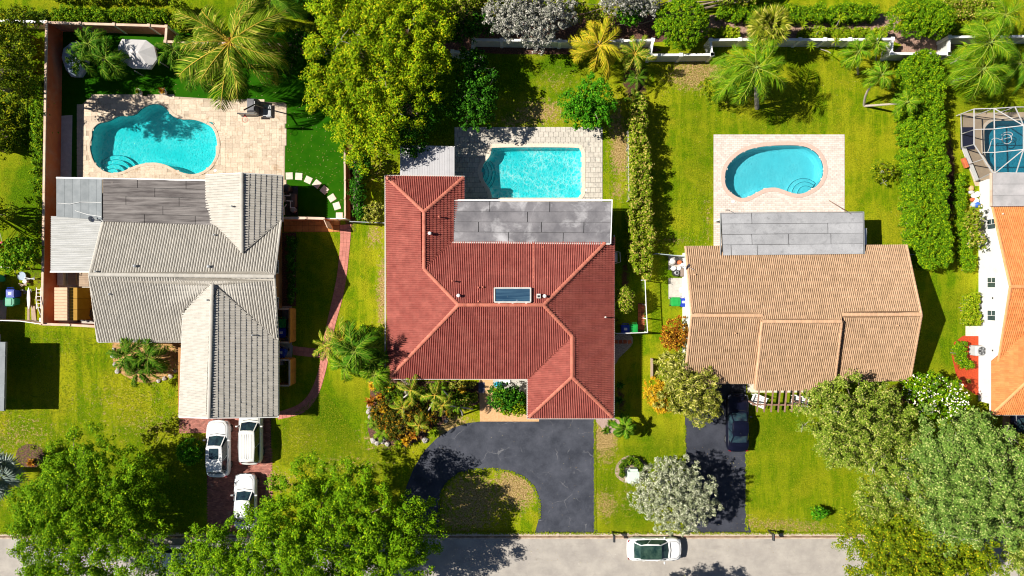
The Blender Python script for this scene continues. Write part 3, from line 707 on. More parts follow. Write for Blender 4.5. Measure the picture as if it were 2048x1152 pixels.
# ------------------------------------------------------------------ tiled roofs: every tile a barrel with its own lip
def slope(parent, pts, mat, pitch, course, amp=0.075, eave=(0, 1), lift=0.05, under=None):
    P = [Vector(p) for p in (GP(pts))]
    n = Vector((0, 0, 0))
    for i in range(len(P)):
        a, b = P[i], P[(i+1) % len(P)]; n += a.cross(b)
    n.normalize(); 
    if n.z < 0: n = -n
    u = (P[eave[1]]-P[eave[0]]); u = (u-n*u.dot(n)).normalized(); v = n.cross(u)
    if v.z < 0: v = -v; u = -u
    O = P[eave[0]].copy(); O += n*(sum((p-O).dot(n) for p in P)/len(P))
    uv = [((p-O).dot(u), (p-O).dot(v)) for p in P]
    # boarding under the tiles
    off = wloc(parent); ub = MB(); loops = [[Vector((a, b, 0)) for a, b in uv]]
    tr = geometry.tessellate_polygon(loops); vs = [P[i]-n*0.01 for i in range(len(P))]+[P[i]-n*0.12 for i in range(len(P))]
    f = [];  N_ = len(P)
    for a, b, c in tr:
        cr = (P[b]-P[a]).cross(P[c]-P[a]).dot(n)
        f += [(a, b, c) if cr > 0 else (a, c, b), (N_+a, N_+c, N_+b) if cr > 0 else (N_+a, N_+b, N_+c)]
    f += [(i, (i+1) % N_, N_+(i+1) % N_, N_+i) for i in range(N_)]
    ub.add(vs, f); obj('roof_boarding', ub, under or mat, parent)
    def spans(t):
        xs = []
        for i in range(len(uv)):
            (a, b), (c, d) = uv[i], uv[(i+1) % len(uv)]
            if (b > t) != (d > t): xs.append(a+(t-b)/(d-b)*(c-a))
        xs.sort(); return [(xs[i], xs[i+1]) for i in range(0, len(xs)-1, 2)]
    v0, v1 = min(q[1] for q in uv), max(q[1] for q in uv)
    if abs(v.x) > abs(v.y): amp *= 1.5 if mat is REDT else .55 if (mat is GREYT and v.x > 0) else .75 if mat is GREYT else 1.0
    prof = np.array([(0.0, -0.02), (0.13, -0.02), (0.22, amp*.75), (0.5, amp*1.1), (0.78, amp*.75), (0.87, -0.02), (1.0, -0.02)]); NP = len(prof)
    su, sd = (0.016, -0.016) if abs(v.x) > abs(v.y) else (0.004, -0.008)
    mbv = []; mbf = []; base = 0; rows = int(math.ceil((v1-v0)/course))
    rg = np.random.default_rng(5)
    for j in range(rows):
        a = v0+j*course; b = min(a+course+0.015, v1-1e-4); mid = (a+min(a+course, v1))/2
        sa = spans(a+1e-3); sb = spans(b-1e-3)
        for si, (l, r) in enumerate(spans(mid)):
            def pick(S_):
                if not S_: return ((l+r)/2-.001, (l+r)/2+.001)
                return min(S_, key=lambda q: abs(q[0]-l)+abs(q[1]-r))
            A, B_ = pick(sa), pick(sb)
            ml, mr = min(A[0], B_[0], l), max(A[1], B_[1], r)
            i0 = int(math.floor(ml/pitch)); i1 = int(math.ceil(mr/pitch)); k = np.arange(i0, i1)
            if len(k) == 0: continue
            U = (k[:, None]+prof[None, :, 0])*pitch
            Ua = np.clip(U, A[0], A[1]); Ub = np.clip(U, B_[0], B_[1])
            ja = rg.normal(0, 0.004, len(k))[:, None]
            za = prof[None, :, 1]+lift+su+ja+0*U; zb = prof[None, :, 1]*0.85+lift+sd+ja+0*U
            zl = np.full_like(U, lift-0.03)
            def w3(Ux, vv, zz):
                return (np.array(O)+Ux[..., None]*np.array(u)+vv*np.array(v)+zz[..., None]*np.array(n))
            V = np.stack([w3(Ua, a, zl), w3(Ua, a, za), w3(Ub, b, zb)], 1)   # (K,3,NP,3)
            K = len(k); mbv.append(V.reshape(-1, 3))
            q = []
            for c in range(NP-1):
                q.append((NP+c, NP+c+1, 2*NP+c+1, 2*NP+c))
                if 0 < c < NP-2: q.append((c, c+1, NP+c+1, NP+c))
            q = np.array(q); F = (q[None]+(np.arange(K)*3*NP)[:, None, None]).reshape(-1, 4)+base
            mbf.append(F); base += K*3*NP
    V = np.concatenate(mbv); F = np.concatenate(mbf)
    # drop degenerate tiles
    p = V[F]; ar = np.linalg.norm(np.cross(p[:, 2]-p[:, 0], p[:, 3]-p[:, 1]), axis=1); F = F[ar > 1e-4]
    mb = MB(); mb.add(V, F); obj('roof_tiles', mb, mat, parent, kind='stuff')
CAPME = {}
def ridge(parent, a, b, mat, ln=0.34, w=0.15, z=0.06):
    a, b = G(*a), G(*b); key = (mat.name, ln, w)
    if key not in CAPME:
        mb = MB(); vs = []; m = 7
        for x, k in ((0, 1.0), (ln*1.06, 0.88)):
            for i in range(m):
                t = math.pi*i/(m-1); vs.append((x, -w*k*math.cos(t), w*0.62*k*math.sin(t)+(0.012 if x == 0 else 0)))
        vs += [(0, -w, -.03), (0, w, -.03)]
        f = [(i, i+1, m+i+1, m+i)[::-1] for i in range(m-1)]+[tuple(range(m))]+[tuple(range(2*m-1, m-1, -1))]
        mb.add(vs, f); me = mb.mesh('ridge_tile', smooth=False); me.materials.append(mat); CAPME[key] = me
    d = b-a; L = d.length; n = max(1, int(round(L/ln))); rot = d.to_track_quat('X', 'Z').to_euler()
    for i in range(n):
        p = a+d*(i/n); inst('ridge_tile', CAPME[key], parent, (p.x, p.y, p.z+z+random.uniform(-.004, .004)), rot, (L/n/ln, 1, 1))
def edge_bar(parent, name, pts, mat, w=0.10, h=0.12, dz=0.0):
    mb = MB(); P = GP(pts)
    for i in range(len(P)-1): mb.bar(P[i]+Vector((0, 0, dz)), P[i+1]+Vector((0, 0, dz)), w, h)
    return obj(name, mb, mat, parent)
def roof_slab(parent, name, pts, thick, mat, strips=None, smat=None):
    P = GP(pts); n = len(P); mb = MB()
    vs = P+[p-Vector((0, 0, thick)) for p in P]
    mb.add(vs, [tuple(range(n)) if (P[1]-P[0]).cross(P[2]-P[0]).z > 0 else tuple(reversed(range(n)))]+[(i, (i+1) % n, n+(i+1) % n, n+i) for i in range(n)])
    return obj(name, mb, mat, parent)
def bilin(P, s, t): return (P[0].lerp(P[1], s)).lerp(P[3].lerp(P[2], s), t)
def felt(parent, pts, rows, cuts, mat, name='felt_strip', thick=0.02, lap=0.02, smat=None):
    "overlapping felt sheets; pts = back-left, back-right, front-right, front-left"
    P = GP(pts)
    for j in range(rows):
        cs = [0.0]+list(cuts[j % len(cuts)])+[1.0]
        for i in range(len(cs)-1):
            s0, s1, t0, t1 = cs[i], cs[i+1], j/rows, (j+1)/rows
            ds = 0.0022; dt = .0045*random.uniform(.4, 1.4); q = [bilin(P, s0+ds, t0+dt), bilin(P, s1-ds, t0+dt), bilin(P, s1-ds, t1-dt), bilin(P, s0+ds, t1-dt)]
            dz = random.uniform(0.0, 0.008); vs = [p+Vector((0, 0, thick+dz)) for p in q]+[p+Vector((0, 0, 0.002)) for p in q]
            f = [(3, 2, 1, 0), (0, 1, 5, 4), (1, 2, 6, 5), (2, 3, 7, 6), (3, 0, 4, 7)]
            obj(name, MB().add(vs, f), mat, parent)
def block_wall(parent, pts_px, h0, h1, mat, name='wall'):
    return obj(name, MB().prism(W(pts_px), h0, h1), mat, parent)
def pipe_vent(parent, px, py, h, r=0.06, ht=0.3, mat=None, cap=True):
    p = G(px, py, h); mb = MB(); mb.lathe(p, [(r*1.6, 0), (r*1.3, .04), (r, .06), (r, ht)], 10)
    if cap: mb.lathe(p+Vector((0, 0, ht)), [(r*1.5, 0), (r*1.5, .05), (r*.4, .09)], 10)
    return obj('vent_pipe', mb, mat or GREYM, parent)
def window_on_wall(parent, a, b, z0, z1, nrm, bars=1, fr=WHITE, pn=PANE):
    "a, b world xy of the two jambs; nrm outward"
    a, b = Vector((*a, 0)), Vector((*b, 0)); nr = Vector((*nrm, 0)).normalized(); t = 0.06
    w = empty('window', Vector((*((a+b)/2)[:2], z0))); w.parent = parent; w.location = w.location-wloc(parent)
    w.empty_display_size = .1
    A = [a+nr*0.02, b+nr*0.02]
    mb = MB()
    for p, q in (((A[0], z0), (A[1], z0)), ((A[0], z1), (A[1], z1)), ((A[0], z0), (A[0], z1)), ((A[1], z0), (A[1], z1))):
        mb.bar(p[0]+Vector((0, 0, p[1])), q[0]+Vector((0, 0, q[1])), t, t)
    for k in range(bars):
        s = (k+1)/(bars+1); p = A[0].lerp(A[1], s); mb.bar(p+Vector((0, 0, z0)), p+Vector((0, 0, z1)), .03, .03)
    z = (z0+z1)/2; mb.bar(A[0]+Vector((0, 0, z)), A[0].lerp(A[1], .5)+Vector((0, 0, z)), .02, .02)
    obj('frame', mb, fr, w)
    pb = MB(); q = [a+nr*.012, b+nr*.012]
    pb.add([q[0]+Vector((0, 0, z0)), q[1]+Vector((0, 0, z0)), q[1]+Vector((0, 0, z1)), q[0]+Vector((0, 0, z1))], [(0, 1, 2, 3)])
    obj('pane', pb, pn, w); return w
def gable_body(parent, X0, X1, yb, yf, yr, ze, zr, mat, ins=0.0):
    "house body with its ridge along X"
    mb = MB(); pr = [(yb, 0), (yf, 0), (yf, ze), (yr, zr), (yb, ze)]; vs = [(x, y, z) for x in (X0, X1) for y, z in pr]
    mb.add(vs, [(0, 1, 2, 3, 4), (9, 8, 7, 6, 5)]+[(i, 5+i, 5+(i+1) % 5, (i+1) % 5) for i in range(5)]); return obj('wall', mb, mat, parent)

# ---- house A : grey tiled roof
HA = empty('house', G(380, 560, 0), 'house with pale grey tiled roof and dark flat felt roof beside the lagoon shaped pool', 'house')
gb = G(206, 445, 2.8); 
gable_body(HA, -30.6, -19.15, 4.9, -3.6, 0.92, 2.6, 4.30, OCHW)
block_wall(HA, [(385, 690), (548, 690), (548, 815), (385, 815)], 0, 2.45, OCHW)
block_wall(HA, [(440, 375), (548, 375), (548, 470), (440, 470)], 0, 2.7, OCHW)
block_wall(HA, [(235, 395), (440, 395), (440, 470), (235, 470)], 0, 2.65, OCHW)
slope(HA, [(206,445,2.8),(562,441,2.8),(549,553,4.55),(180,549,4.55)], GREYT, 0.20, 0.40)
slope(HA, [(197,683,2.5),(372,683,2.5),(367,622,3.46),(425,567,4.45),(556,681,2.5),(549,553,4.55),(180,549,4.55)], GREYT, 0.20, 0.40, eave=(0, 1))
slope(HA, [(359,833,3.4),(367,622,3.4),(425,565,4.5),(418,835,4.5)], GREYT, 0.20, 0.40, lift=0.06)
slope(HA, [(556,681,2.5),(556,832,2.5),(418,835,4.5),(425,565,4.5)], GREYT, 0.20, 0.40, lift=0.06)
slope(HA, [(412,442,2.85),(412,350,2.85),(484,347,4.0),(484,507,4.0),(436,452,2.95)], GREYT, 0.20, 0.40, lift=0.07, eave=(0, 1))
slope(HA, [(564,352,2.75),(562,441,2.8),(484,507,4.0),(484,347,4.0)], GREYT, 0.20, 0.40, lift=0.07)
ridge(HA, (181,549,4.58), (549,553,4.58), GREYT, 0.40, 0.17)
ridge(HA, (418,836,4.53), (425,569,4.53), GREYT, 0.40, 0.16)
ridge(HA, (484,346,4.03), (484,505,4.03), GREYT, 0.40, 0.16)
for a, b in (((206,445,2.8),(180,549,4.55)), ((180,549,4.55),(197,683,2.5)), ((562,441,2.8),(549,553,4.55)), ((549,553,4.55),(556,681,2.5))):
    ridge(HA, a, b, GREYT, 0.40, 0.12, 0.04)
edge_bar(HA, 'fascia', [(367,622,3.33),(359,833,3.33)], WHITE, .08, .16)
edge_bar(HA, 'fascia', [(557,681,2.42),(557,834,2.42)], WHITE, .08, .16)
edge_bar(HA, 'fascia', [(359,834,3.33),(418,836,4.42),(557,834,2.42)], WHITE, .08, .16)
edge_bar(HA, 'fascia', [(197,684,2.42),(366,684,2.42)], WHITE, .08, .14)
edge_bar(HA, 'fascia', [(565,352,2.66),(565,443,2.66)], WHITE, .10, .14)
edge_bar(HA, 'fascia', [(412,350,2.76),(484,346,3.9),(565,351,2.66)], WHITE, .06, .14)
fr = roof_slab(HA, 'flat_roof', [(206,357,2.75),(437,362,2.75),(437,451,2.98),(206,443,2.98)], 0.16, SEAM)
felt(fr, [(206,357,2.77),(437,362,2.77),(437,451,3.0),(206,443,3.0)], 5, [[.3,.72],[.45],[.2,.66],[.52],[.36,.8]], FELT_D)
edge_bar(fr, 'gutter', [(113,355.5,2.7),(418,361,2.75)], WHITE, .12, .12)
fr = roof_slab(HA, 'side_roof', [(113,357,2.6),(204,357,2.7),(204,440,2.9),(113,433,2.8)], 0.08, FELT_G)
felt(fr, [(113,357,2.62),(204,357,2.72),(204,440,2.92),(113,433,2.82)], 1, [[.18,.36,.54,.72,.88]], FELT_G, name='roof_panel', thick=.03)
for q in ([(115,406,2.88),(140,408,2.88),(160,404,2.9),(203,405,2.9)], [(150,421,2.9),(175,429,2.9),(203,433,2.93)]):
    obj('sealant_line', MB().tube(GP(q), .022, 4), WHITE, fr)
# white corrugated canopy
ca = empty('canopy', G(143, 490, 0), 'white corrugated patio canopy between the grey tiled roof and the orange boundary wall', 'canopy')
P = GP([(101,543,2.55),(188,543,2.62),(207,436,2.85),(102,432,2.75)]); nr_ = 60; vs = []; f = []
for j in range(nr_+1):
    for i in range(2):
        q = bilin([P[0], P[1], P[2], P[3]], i, j/nr_); vs.append(q+Vector((0, 0, 0.035*(1 if j % 2 else -1))))
for j in range(nr_): f.append((j*2, j*2+1, j*2+3, j*2+2))
obj('roof_sheet', MB().add(vs, f), CORR, ca)
edge_bar(ca, 'fascia', [(101,544,2.47),(188,544,2.54)], WHITE, .08, .14)
for x, y in ((106,538),(106,437),(184,538)): 
    p = G(x, y, 2.5); obj('post', MB().box((p.x, p.y, 1.25), (.09, .09, 2.5)), WHITE, ca)
for x, y, h in ((274,532,4.2),(421,533,4.2)): pipe_vent(HA, x, y, h, .08, .35)
for x, y, h in ((466,413,3.8),(431,470,3.3),(195,543,4.5),(417,600,4.35),(507,670,3.3),(222,588,4.0)): pipe_vent(HA, x, y, h, .05, .22)
for y0_, y1_ in ((518,545),(596,618)):
    a, b = G(565, y0_), G(565, y1_); window_on_wall(HA, (-19.15, a.y*.93), (-19.15, b.y*.93), 1.0, 2.2, (1, 0))

# ---- house B : red tiled hip roof
HB = empty('house', G(1000, 600, 0), 'house with red barrel tiled hip roof beside the rectangular pool', 'house')
block_wall(HB, [(800,378),(928,378),(928,420),(1195,420),(1195,812),(1078,812),(1078,735),(800,735)], 0, 2.62, mk('cream_stucco', (.62,.55,.45), None))
sl_ = dict(pitch=0.145, course=0.29, amp=0.066)
SL = [([(776,757,2.7),(772,352,2.7),(848,424,3.97),(848,538,3.97),(917,610,5.07)], 0.04),
 ([(772,352,2.7),(928,354,2.7),(848,424,3.97)], 0.04),
 ([(928,354,2.7),(928,470,2.7),(905,482,3.05),(848,538,3.97),(848,424,3.97)], 0.04),
 ([(905,482,3.07),(1215,484,3.07),(1087,610,5.07),(917,610,5.07),(848,538,3.97)], 0.045),
 ([(776,757,2.7),(1056,757,2.7),(1144,672,4.08),(1087,610,5.07),(917,610,5.07)], 0.04),
 ([(1226,836,2.7),(1228,474,2.7),(1087,610,5.07),(1144,672,4.08),(1144,754,4.08)], 0.04),
 ([(1056,836,2.7),(1056,757,2.7),(1144,672,4.08),(1144,754,4.08)], 0.045),
 ([(1056,836,2.7),(1226,836,2.7),(1144,754,4.08)], 0.04)]
for p, lf in SL: slope(HB, p, REDT, lift=lf, **sl_)
for a, b in (((773,354,2.72),(848,424,4.0)), ((927,355,2.72),(848,424,4.0)), ((848,538,4.0),(848,424,4.0)), ((848,538,4.0),(917,610,5.1)),
             ((779,755,2.74),(917,610,5.1)), ((917,610,5.1),(1087,610,5.1)), ((1210,486,3.1),(1087,610,5.1)), ((1144,672,4.11),(1087,610,5.1)),
             ((1144,754,4.11),(1144,672,4.11)), ((1058,834,2.74),(1144,754,4.11)), ((1224,834,2.74),(1144,754,4.11))):
    ridge(HB, a, b, REDC, 0.32, 0.15, 0.05)
ridge(HB, (1066.5,486,3.12), (1066.5,606,5.02), REDC, 0.32, 0.09, 0.03)
G1 = mk('gutter_white', (.55,.52,.48), None)
for q in ([(770.5,757,2.62),(770.5,351,2.62),(929,353,2.62),(929,398,2.62)], [(776,758,2.62),(1054.5,758,2.62),(1054.5,837,2.62),(1228,837,2.62),(1228.5,470,2.62)]):
    edge_bar(HB, 'gutter', q, G1, .085, .10)
fr = roof_slab(HB, 'flat_roof', [(907,403,3.0),(1223,403,3.0),(1220,487,3.15),(907,484,3.15)], 0.18, SEAM)
felt(fr, [(907,403,3.02),(1223,403,3.02),(1220,487,3.17),(907,484,3.17)], 4, [[.23,.61],[.47],[.16,.56,.83],[.35,.7]], FELT_B)
edge_bar(fr, 'gutter', [(905,400.5,2.97),(1225,400.5,2.97)], WHITE, .12, .12)
edge_bar(fr, 'edge_trim', [(1224,401,2.98),(1221,488,3.14)], WHITE, .08, .12)
edge_bar(fr, 'flashing', [(905,485,3.17),(1220,488,3.18)], CONCW, .10, .04, .02)
# skylight / solar collector
P = GP([(989,576,4.72),(1061,576,4.72),(1061,604,5.12),(989,604,5.12)])
skl = empty('solar_collector', (P[0]+P[2])/2-Vector((0, 0, .1)), 'long blue glazed solar water panel lying on the red tiled roof just behind its ridge', 'solar panel')
mb = MB()
for i in range(4): mb.bar(P[i]+Vector((0, 0, .12)), P[(i+1) % 4]+Vector((0, 0, .12)), .10, .14)
obj('frame', mb, CONCW, skl)
obj('glazing', MB().add([p+Vector((0, 0, .13)) for p in P], [(3, 2, 1, 0)]), SKYP, skl)
for s_ in (.12, .5, .88):
    a = P[3].lerp(P[2], s_); obj('bracket', MB().box((a.x, a.y-.12, a.z+.03), (.14, .2, .10)), CONCW, skl)
for x, y, h, m_ in ((860,467,3.85,WHITE),(917,591,4.95,WHITE),(1089,592,4.98,WHITE),(1210,634,3.1,CONCW),(879,434,3.6,REDC),(905,562,4.7,REDC)): pipe_vent(HB, x, y, h, .085 if m_ is WHITE else .05, .3, m_)
p = G(1077, 592, 4.9); obj('vent_box', MB().box((p.x, p.y, p.z+.12), (.30, .34, .26)).box((p.x, p.y-.02, p.z+.255), (.18, .16, .02), m=1), [CONCW, BLACKM], HB)
for x, y, h in ((957,575,4.7),(957,603,5.05),(966,574,4.7),(1087,494,3.3)): pipe_vent(HB, x, y, h, .05, .12, REDC, False)

# ---- patio panel roof next to house B
pr = empty('patio_roof', G(855, 322, 0), 'pale grey ribbed patio roof behind the red tiled house, beside the rectangular pool', 'patio roof')
P = GP([(800,292,2.45),(909,294,2.45),(909,370,2.65),(800,366,2.65)])
for i in range(22):
    s0, s1 = i/22+.0012, (i+1)/22-.0012; q = [bilin(P, s0, 0), bilin(P, s1, 0), bilin(P, s1, 1), bilin(P, s0, 1)]
    vs = q+[p_-Vector((0, 0, .07)) for p_ in q]
    obj('roof_panel', MB().add(vs, [(3, 2, 1, 0), (4, 5, 6, 7), (0, 1, 5, 4), (1, 2, 6, 5), (2, 3, 7, 6), (3, 0, 4, 7)]), CORR2, pr)
edge_bar(pr, 'beam', [(799,291.5,2.38),(910,293.5,2.38)], CONCW, .07, .14)
for x in (803, 905): p = G(x, 297, 2.4); obj('post', MB().box((p.x, p.y, 1.2), (.1, .1, 2.4)), CONCW, pr)

# ---- house C : tan tiled gable roof
HCo = empty('house', G(1600, 620, 0), 'house with tan tiled gable roof beside the kidney shaped pool', 'house')
gable_body(HCo, 14.2, 30.7, 2.9, -6.9, -2.05, 2.62, 4.62, STUCCO)
slope(HCo, [(1370,493,2.7),(1812,490,2.7),(1842,630,4.87),(1684,630,4.87),(1682,643,5.05),(1525,643,5.05),(1523,631,4.87),(1383,631,4.87)], TANT, 0.155, 0.28, 0.070)
slope(HCo, [(1368,766,2.7),(1512,766,2.7),(1524,631,4.87),(1383,631,4.87)], TANT, 0.155, 0.28, 0.070)
slope(HCo, [(1511,779,2.82),(1667,779,2.82),(1682,642,5.05),(1525,642,5.05)], TANT, 0.155, 0.28, 0.070, lift=0.10)
slope(HCo, [(1668,763,2.7),(1819,760,2.7),(1842,630,4.87),(1684,630,4.87)], TANT, 0.155, 0.28, 0.070)
ridge(HCo, (1383,631,4.9), (1524,631,4.9), TANC, 0.34, 0.15); ridge(HCo, (1525,643,5.13), (1682,643,5.13), TANC, 0.34, 0.15); ridge(HCo, (1684,629,4.9), (1842,629,4.9), TANC, 0.34, 0.15)
for a, b in (((1371,493,2.7),(1383,631,4.87)), ((1383,631,4.87),(1368,766,2.7)), ((1812,490,2.7),(1842,630,4.87)), ((1842,630,4.87),(1819,760,2.7)), ((1524,643,5.1),(1511,779,2.88)), ((1683,643,5.1),(1667,779,2.88))):
    ridge(HCo, a, b, TANC, 0.34, 0.11, 0.05)
mb = MB()
for q in ((1525,643,1511,779,1),(1682,643,1667,779,1)):
    a, b = G(q[0], q[1], 5.1), G(q[2], q[3], 2.87); mb.add([a, b, b-Vector((0, 0, .42)), a-Vector((0, 0, .42))], [(0, 1, 2, 3)])
    mb.bar(a-Vector((0, 0, .2)), b-Vector((0, 0, .2)), .05, .4)
obj('rake_board', mb, TANC, HCo)
edge_bar(HCo, 'fascia', [(1368,767,2.6),(1512,767,2.6)], WOODL, .06, .14); edge_bar(HCo, 'fascia', [(1511,780,2.72),(1667,780,2.72)], WOODL, .06, .14); edge_bar(HCo, 'fascia', [(1668,764,2.6),(1819,761,2.6)], WOODL, .06, .14)
fr = roof_slab(HCo, 'flat_roof', [(1442,427,2.95),(1726,425,2.95),(1727,508,3.12),(1446,511,3.12)], 0.2, SEAM)
felt(fr, [(1442,427,2.97),(1726,425,2.97),(1727,508,3.14),(1446,511,3.14)], 4, [[.215],[.75],[.21,.47,.77],[.06,.245]], FELT_L)
edge_bar(fr, 'edge_trim', [(1441,511,3.1),(1441,426,2.94),(1727,424,2.94),(1728,508,3.1)], GREYM, .05, .12)
for x in (1450, 1720): p = G(x, 436, 2.8); obj('post', MB().box((p.x, p.y, 1.4), (.12, .12, 2.8)), WHITE, HCo)
block_wall(HCo, [(1470,462),(1700,462),(1700,520),(1470,520)], 0, 2.7, STUCCO)
for x, y, h in ((1389,549,3.7),(1711,580,4.1),(1794,651,4.6),(1470,666,4.4)): pipe_vent(HCo, x, y, h, .05, .2, TANC, False)

# ---- house D : white walls, orange roof, at the right edge
HD = empty('house', G(2060, 560, 0), 'white walled house with bright orange tiled roof at the right edge', 'house')
gable_body(HD, 38.88, 62, 5.9, -6.1, 0.1, 2.5, 4.75, STUCCO)
block_wall(HD, [(1957,700),(2300,700),(2300,802),(1957,802)], 0, 2.45, STUCCO)
block_wall(HD, [(1959,362),(2300,362),(2300,440),(1959,440)], 0, 2.6, STUCCO)
slope(HD, [(1984,412,2.7),(2400,412,2.7),(2400,573,5.15),(2020,573,5.15)], ORT, 0.155, 0.29, 0.055)
slope(HD, [(1995,735,2.75),(2400,735,2.75),(2400,573,5.15),(2020,573,5.15)], ORT, 0.155, 0.29, 0.055, lift=0.04)
slope(HD, [(1982,828,2.65),(1982,722,2.65),(2130,600,5.2),(2130,690,5.2)], ORT, 0.155, 0.29, 0.055, lift=0.10)
slope(HD, [(1982,828,2.65),(2400,828,2.65),(2400,690,5.2),(2130,690,5.2)], ORT, 0.155, 0.29, 0.055, lift=0.10)
ridge(HD, (2020,573,5.2), (2110,573,5.2), ORC, 0.34, 0.15)
ridge(HD, (1984,827,2.7), (2130,690,5.26), ORC, 0.34, 0.14, 0.09)
for a, b in (((1984,412,2.7),(2020,573,5.17)), ((2020,573,5.17),(1996,722,2.9))): ridge(HD, a, b, ORC, 0.34, 0.13, 0.05)
edge_bar(HD, 'gutter', [(1981,722,2.58),(1981,829,2.58),(2300,829,2.58)], WHITE, .10, .12)
fr = roof_slab(HD, 'flat_roof', [(1984,346,2.8),(2300,346,2.8),(2300,411,2.95),(1984,413,2.95)], 0.2, SEAM)
felt(fr, [(1984,346,2.82),(2300,346,2.82),(2300,411,2.97),(1984,413,2.97)], 3, [[.22,.6],[.4,.8],[.3,.66]], FELT_O)
edge_bar(fr, 'edge_trim', [(1982,346,2.84),(1982,413,2.98)], CAPW, .10, .18)
for y in (448, 565, 631):
    yy = G(1957, y, 1.6).y; window_on_wall(HD, (38.88, yy+.42), (38.88, yy-.42), 1.05, 2.05, (-1, 0), 1)
for y in (596, 700): p = G(1957, y, 1.3); obj('wall_vent', MB().box((38.85, p.y, 1.7), (.05, .14, .10)), BLACKM, HD)
pipe_vent(HD, 2003, 428, 2.95, .05, .15, CAPW)
obj('downpipe', MB().tube([(38.8, G(0, 790).y, 2.5), (38.8, G(0, 790).y, .1)], .045), WHITE, HD)

# ---- house E : corner of a grey roof at the left edge
HE = empty('house', G(-60, 720, 0), 'corner of a blue grey roofed house at the left edge of the lawn', 'house')
block_wall(HE, [(-400,668),(2,668),(2,812),(-400,812)], 0, 2.5, CONCW)
fr = roof_slab(HE, 'flat_roof', [(-400,684,2.6),(12,684,2.6),(9,822,2.6),(-400,822,2.6)], 0.16, FELT_G)
felt(fr, [(-400,684,2.62),(12,684,2.62),(9,822,2.62),(-400,822,2.62)], 5, [[.4,.97],[.6,.97]], FELT_G)
block_wall(HE, [(-400,560),(0,560),(0,668),(-400,668)], 0, 2.1, CONCW)
# ------------------------------------------------------------------ boundary walls and fences
def wall_run(label, pts, h, mat, capmat, step=2.4, thick=0.12, group=None, post=0.26, capw=None, name='boundary_wall', cat='wall', panelname='wall_panel', postmat=None, base=False):
    "pts: photo pixels of the wall's TOP line; panels between posts, each a part"
    P = [G(x, y, h) for x, y in pts]; P = [Vector((p.x, p.y, 0)) for p in P]
    if base: P = [Vector((*G(x, y)[:2], 0)) for x, y in pts]
    t = empty(name, P[0].copy(), label, cat, group); posts = []
    for i in range(len(P)-1):
        a, b = P[i], P[i+1]; L = (b-a).length; n = max(1, int(round(L/step))); d = (b-a)/n; ang = math.atan2(d.y, d.x)
        for k in range(n):
            p, q = a+d*k, a+d*(k+1); m_ = (p+q)/2; l = (q-p).length-post*.9
            if l > 0.1:
                pn = obj(panelname, MB().box((m_.x, m_.y, (h-.06)/2), (l, thick, h-.06), ang), mat, t)
                obj('cap', MB().rbox((m_.x, m_.y, h-.02), (l, (capw or thick+.08), .08), .01, ang), capmat, t) if capmat else None
            posts.append((p, ang))
    posts.append((P[-1], ang))
    for p, a in posts:
        if post > 0.05:
            po = obj('post', MB().rbox((p.x, p.y, h/2+.02), (post, post, h+.04), .02, a), postmat or mat, t)
            obj('post_cap', MB().rbox((p.x, p.y, h+.06), (post+.05, post+.05, .05), .015, a), capmat or mat, t)
    return t
# long orange wall on the left
t = empty('boundary_wall', G(110, 350), 'long terracotta coloured wall with peeling pale cap along the left side of the lagoon pool yard', 'wall')
ys_ = [44, 98, 150, 205, 262, 322, 385, 450, 515, 580, 648]
for i in range(len(ys_)-1):
    a, b = G(93-.9*i, ys_[i], 1.9), G(93-.9*(i+1), ys_[i+1], 1.9); m_ = (a+b)/2
    obj('wall_panel', MB().box((m_.x, m_.y, .93), ((b-a).length+.002, .15, 1.86), math.atan2(b.y-a.y, b.x-a.x)), ORW, t)
    obj('cap', MB().rbox((m_.x, m_.y, 1.89), ((b-a).length-.01, .20, .07), .015, math.atan2(b.y-a.y, b.x-a.x)), CAPW, t)
PK = mk('pinkish_wall', (.56,.26,.18), (.48,.20,.13), 1, fine=.1)
wall_run('pinkish brown back wall with white posts behind the palms of the lagoon pool yard', [(93,45),(160,47),(228,49),(298,51),(333,53),(331,83),(420,86),(520,88),(640,92)], 1.8, PK, CAPW, 2.6, post=.2, postmat=WHITE)
wall_run('pale grey panel wall stepping out and back behind the trees of the middle yard', [(905,103),(944,105),(946,79),(1060,81),(1180,83),(1306,80),(1301,110),(1424,109)], 1.5, WBLOCK, WHITE, 2.6, post=.26, postmat=WHITE)
wall_run('pale grey panel wall in three bays behind the small palms of the right yard', [(1424,109),(1421,80),(1480,79),(1600,79),(1700,79),(1785,78),(1783,107),(1898,108)], 1.5, WBLOCK, WHITE, 2.6, post=.26, postmat=WHITE)
wall_run('pale grey panel wall behind the leaning palm trunks in the top right corner', [(1898,108),(1899,74),(1985,73),(2120,72)], 1.5, WBLOCK, WHITE, 2.6, post=.26, postmat=WHITE)
wall_run('greenish white wall end left of the terracotta wall in the top left corner', [(-40,38),(18,42),(92,44)], 1.5, WBLOCK, WHITE, 2.4, post=.2)
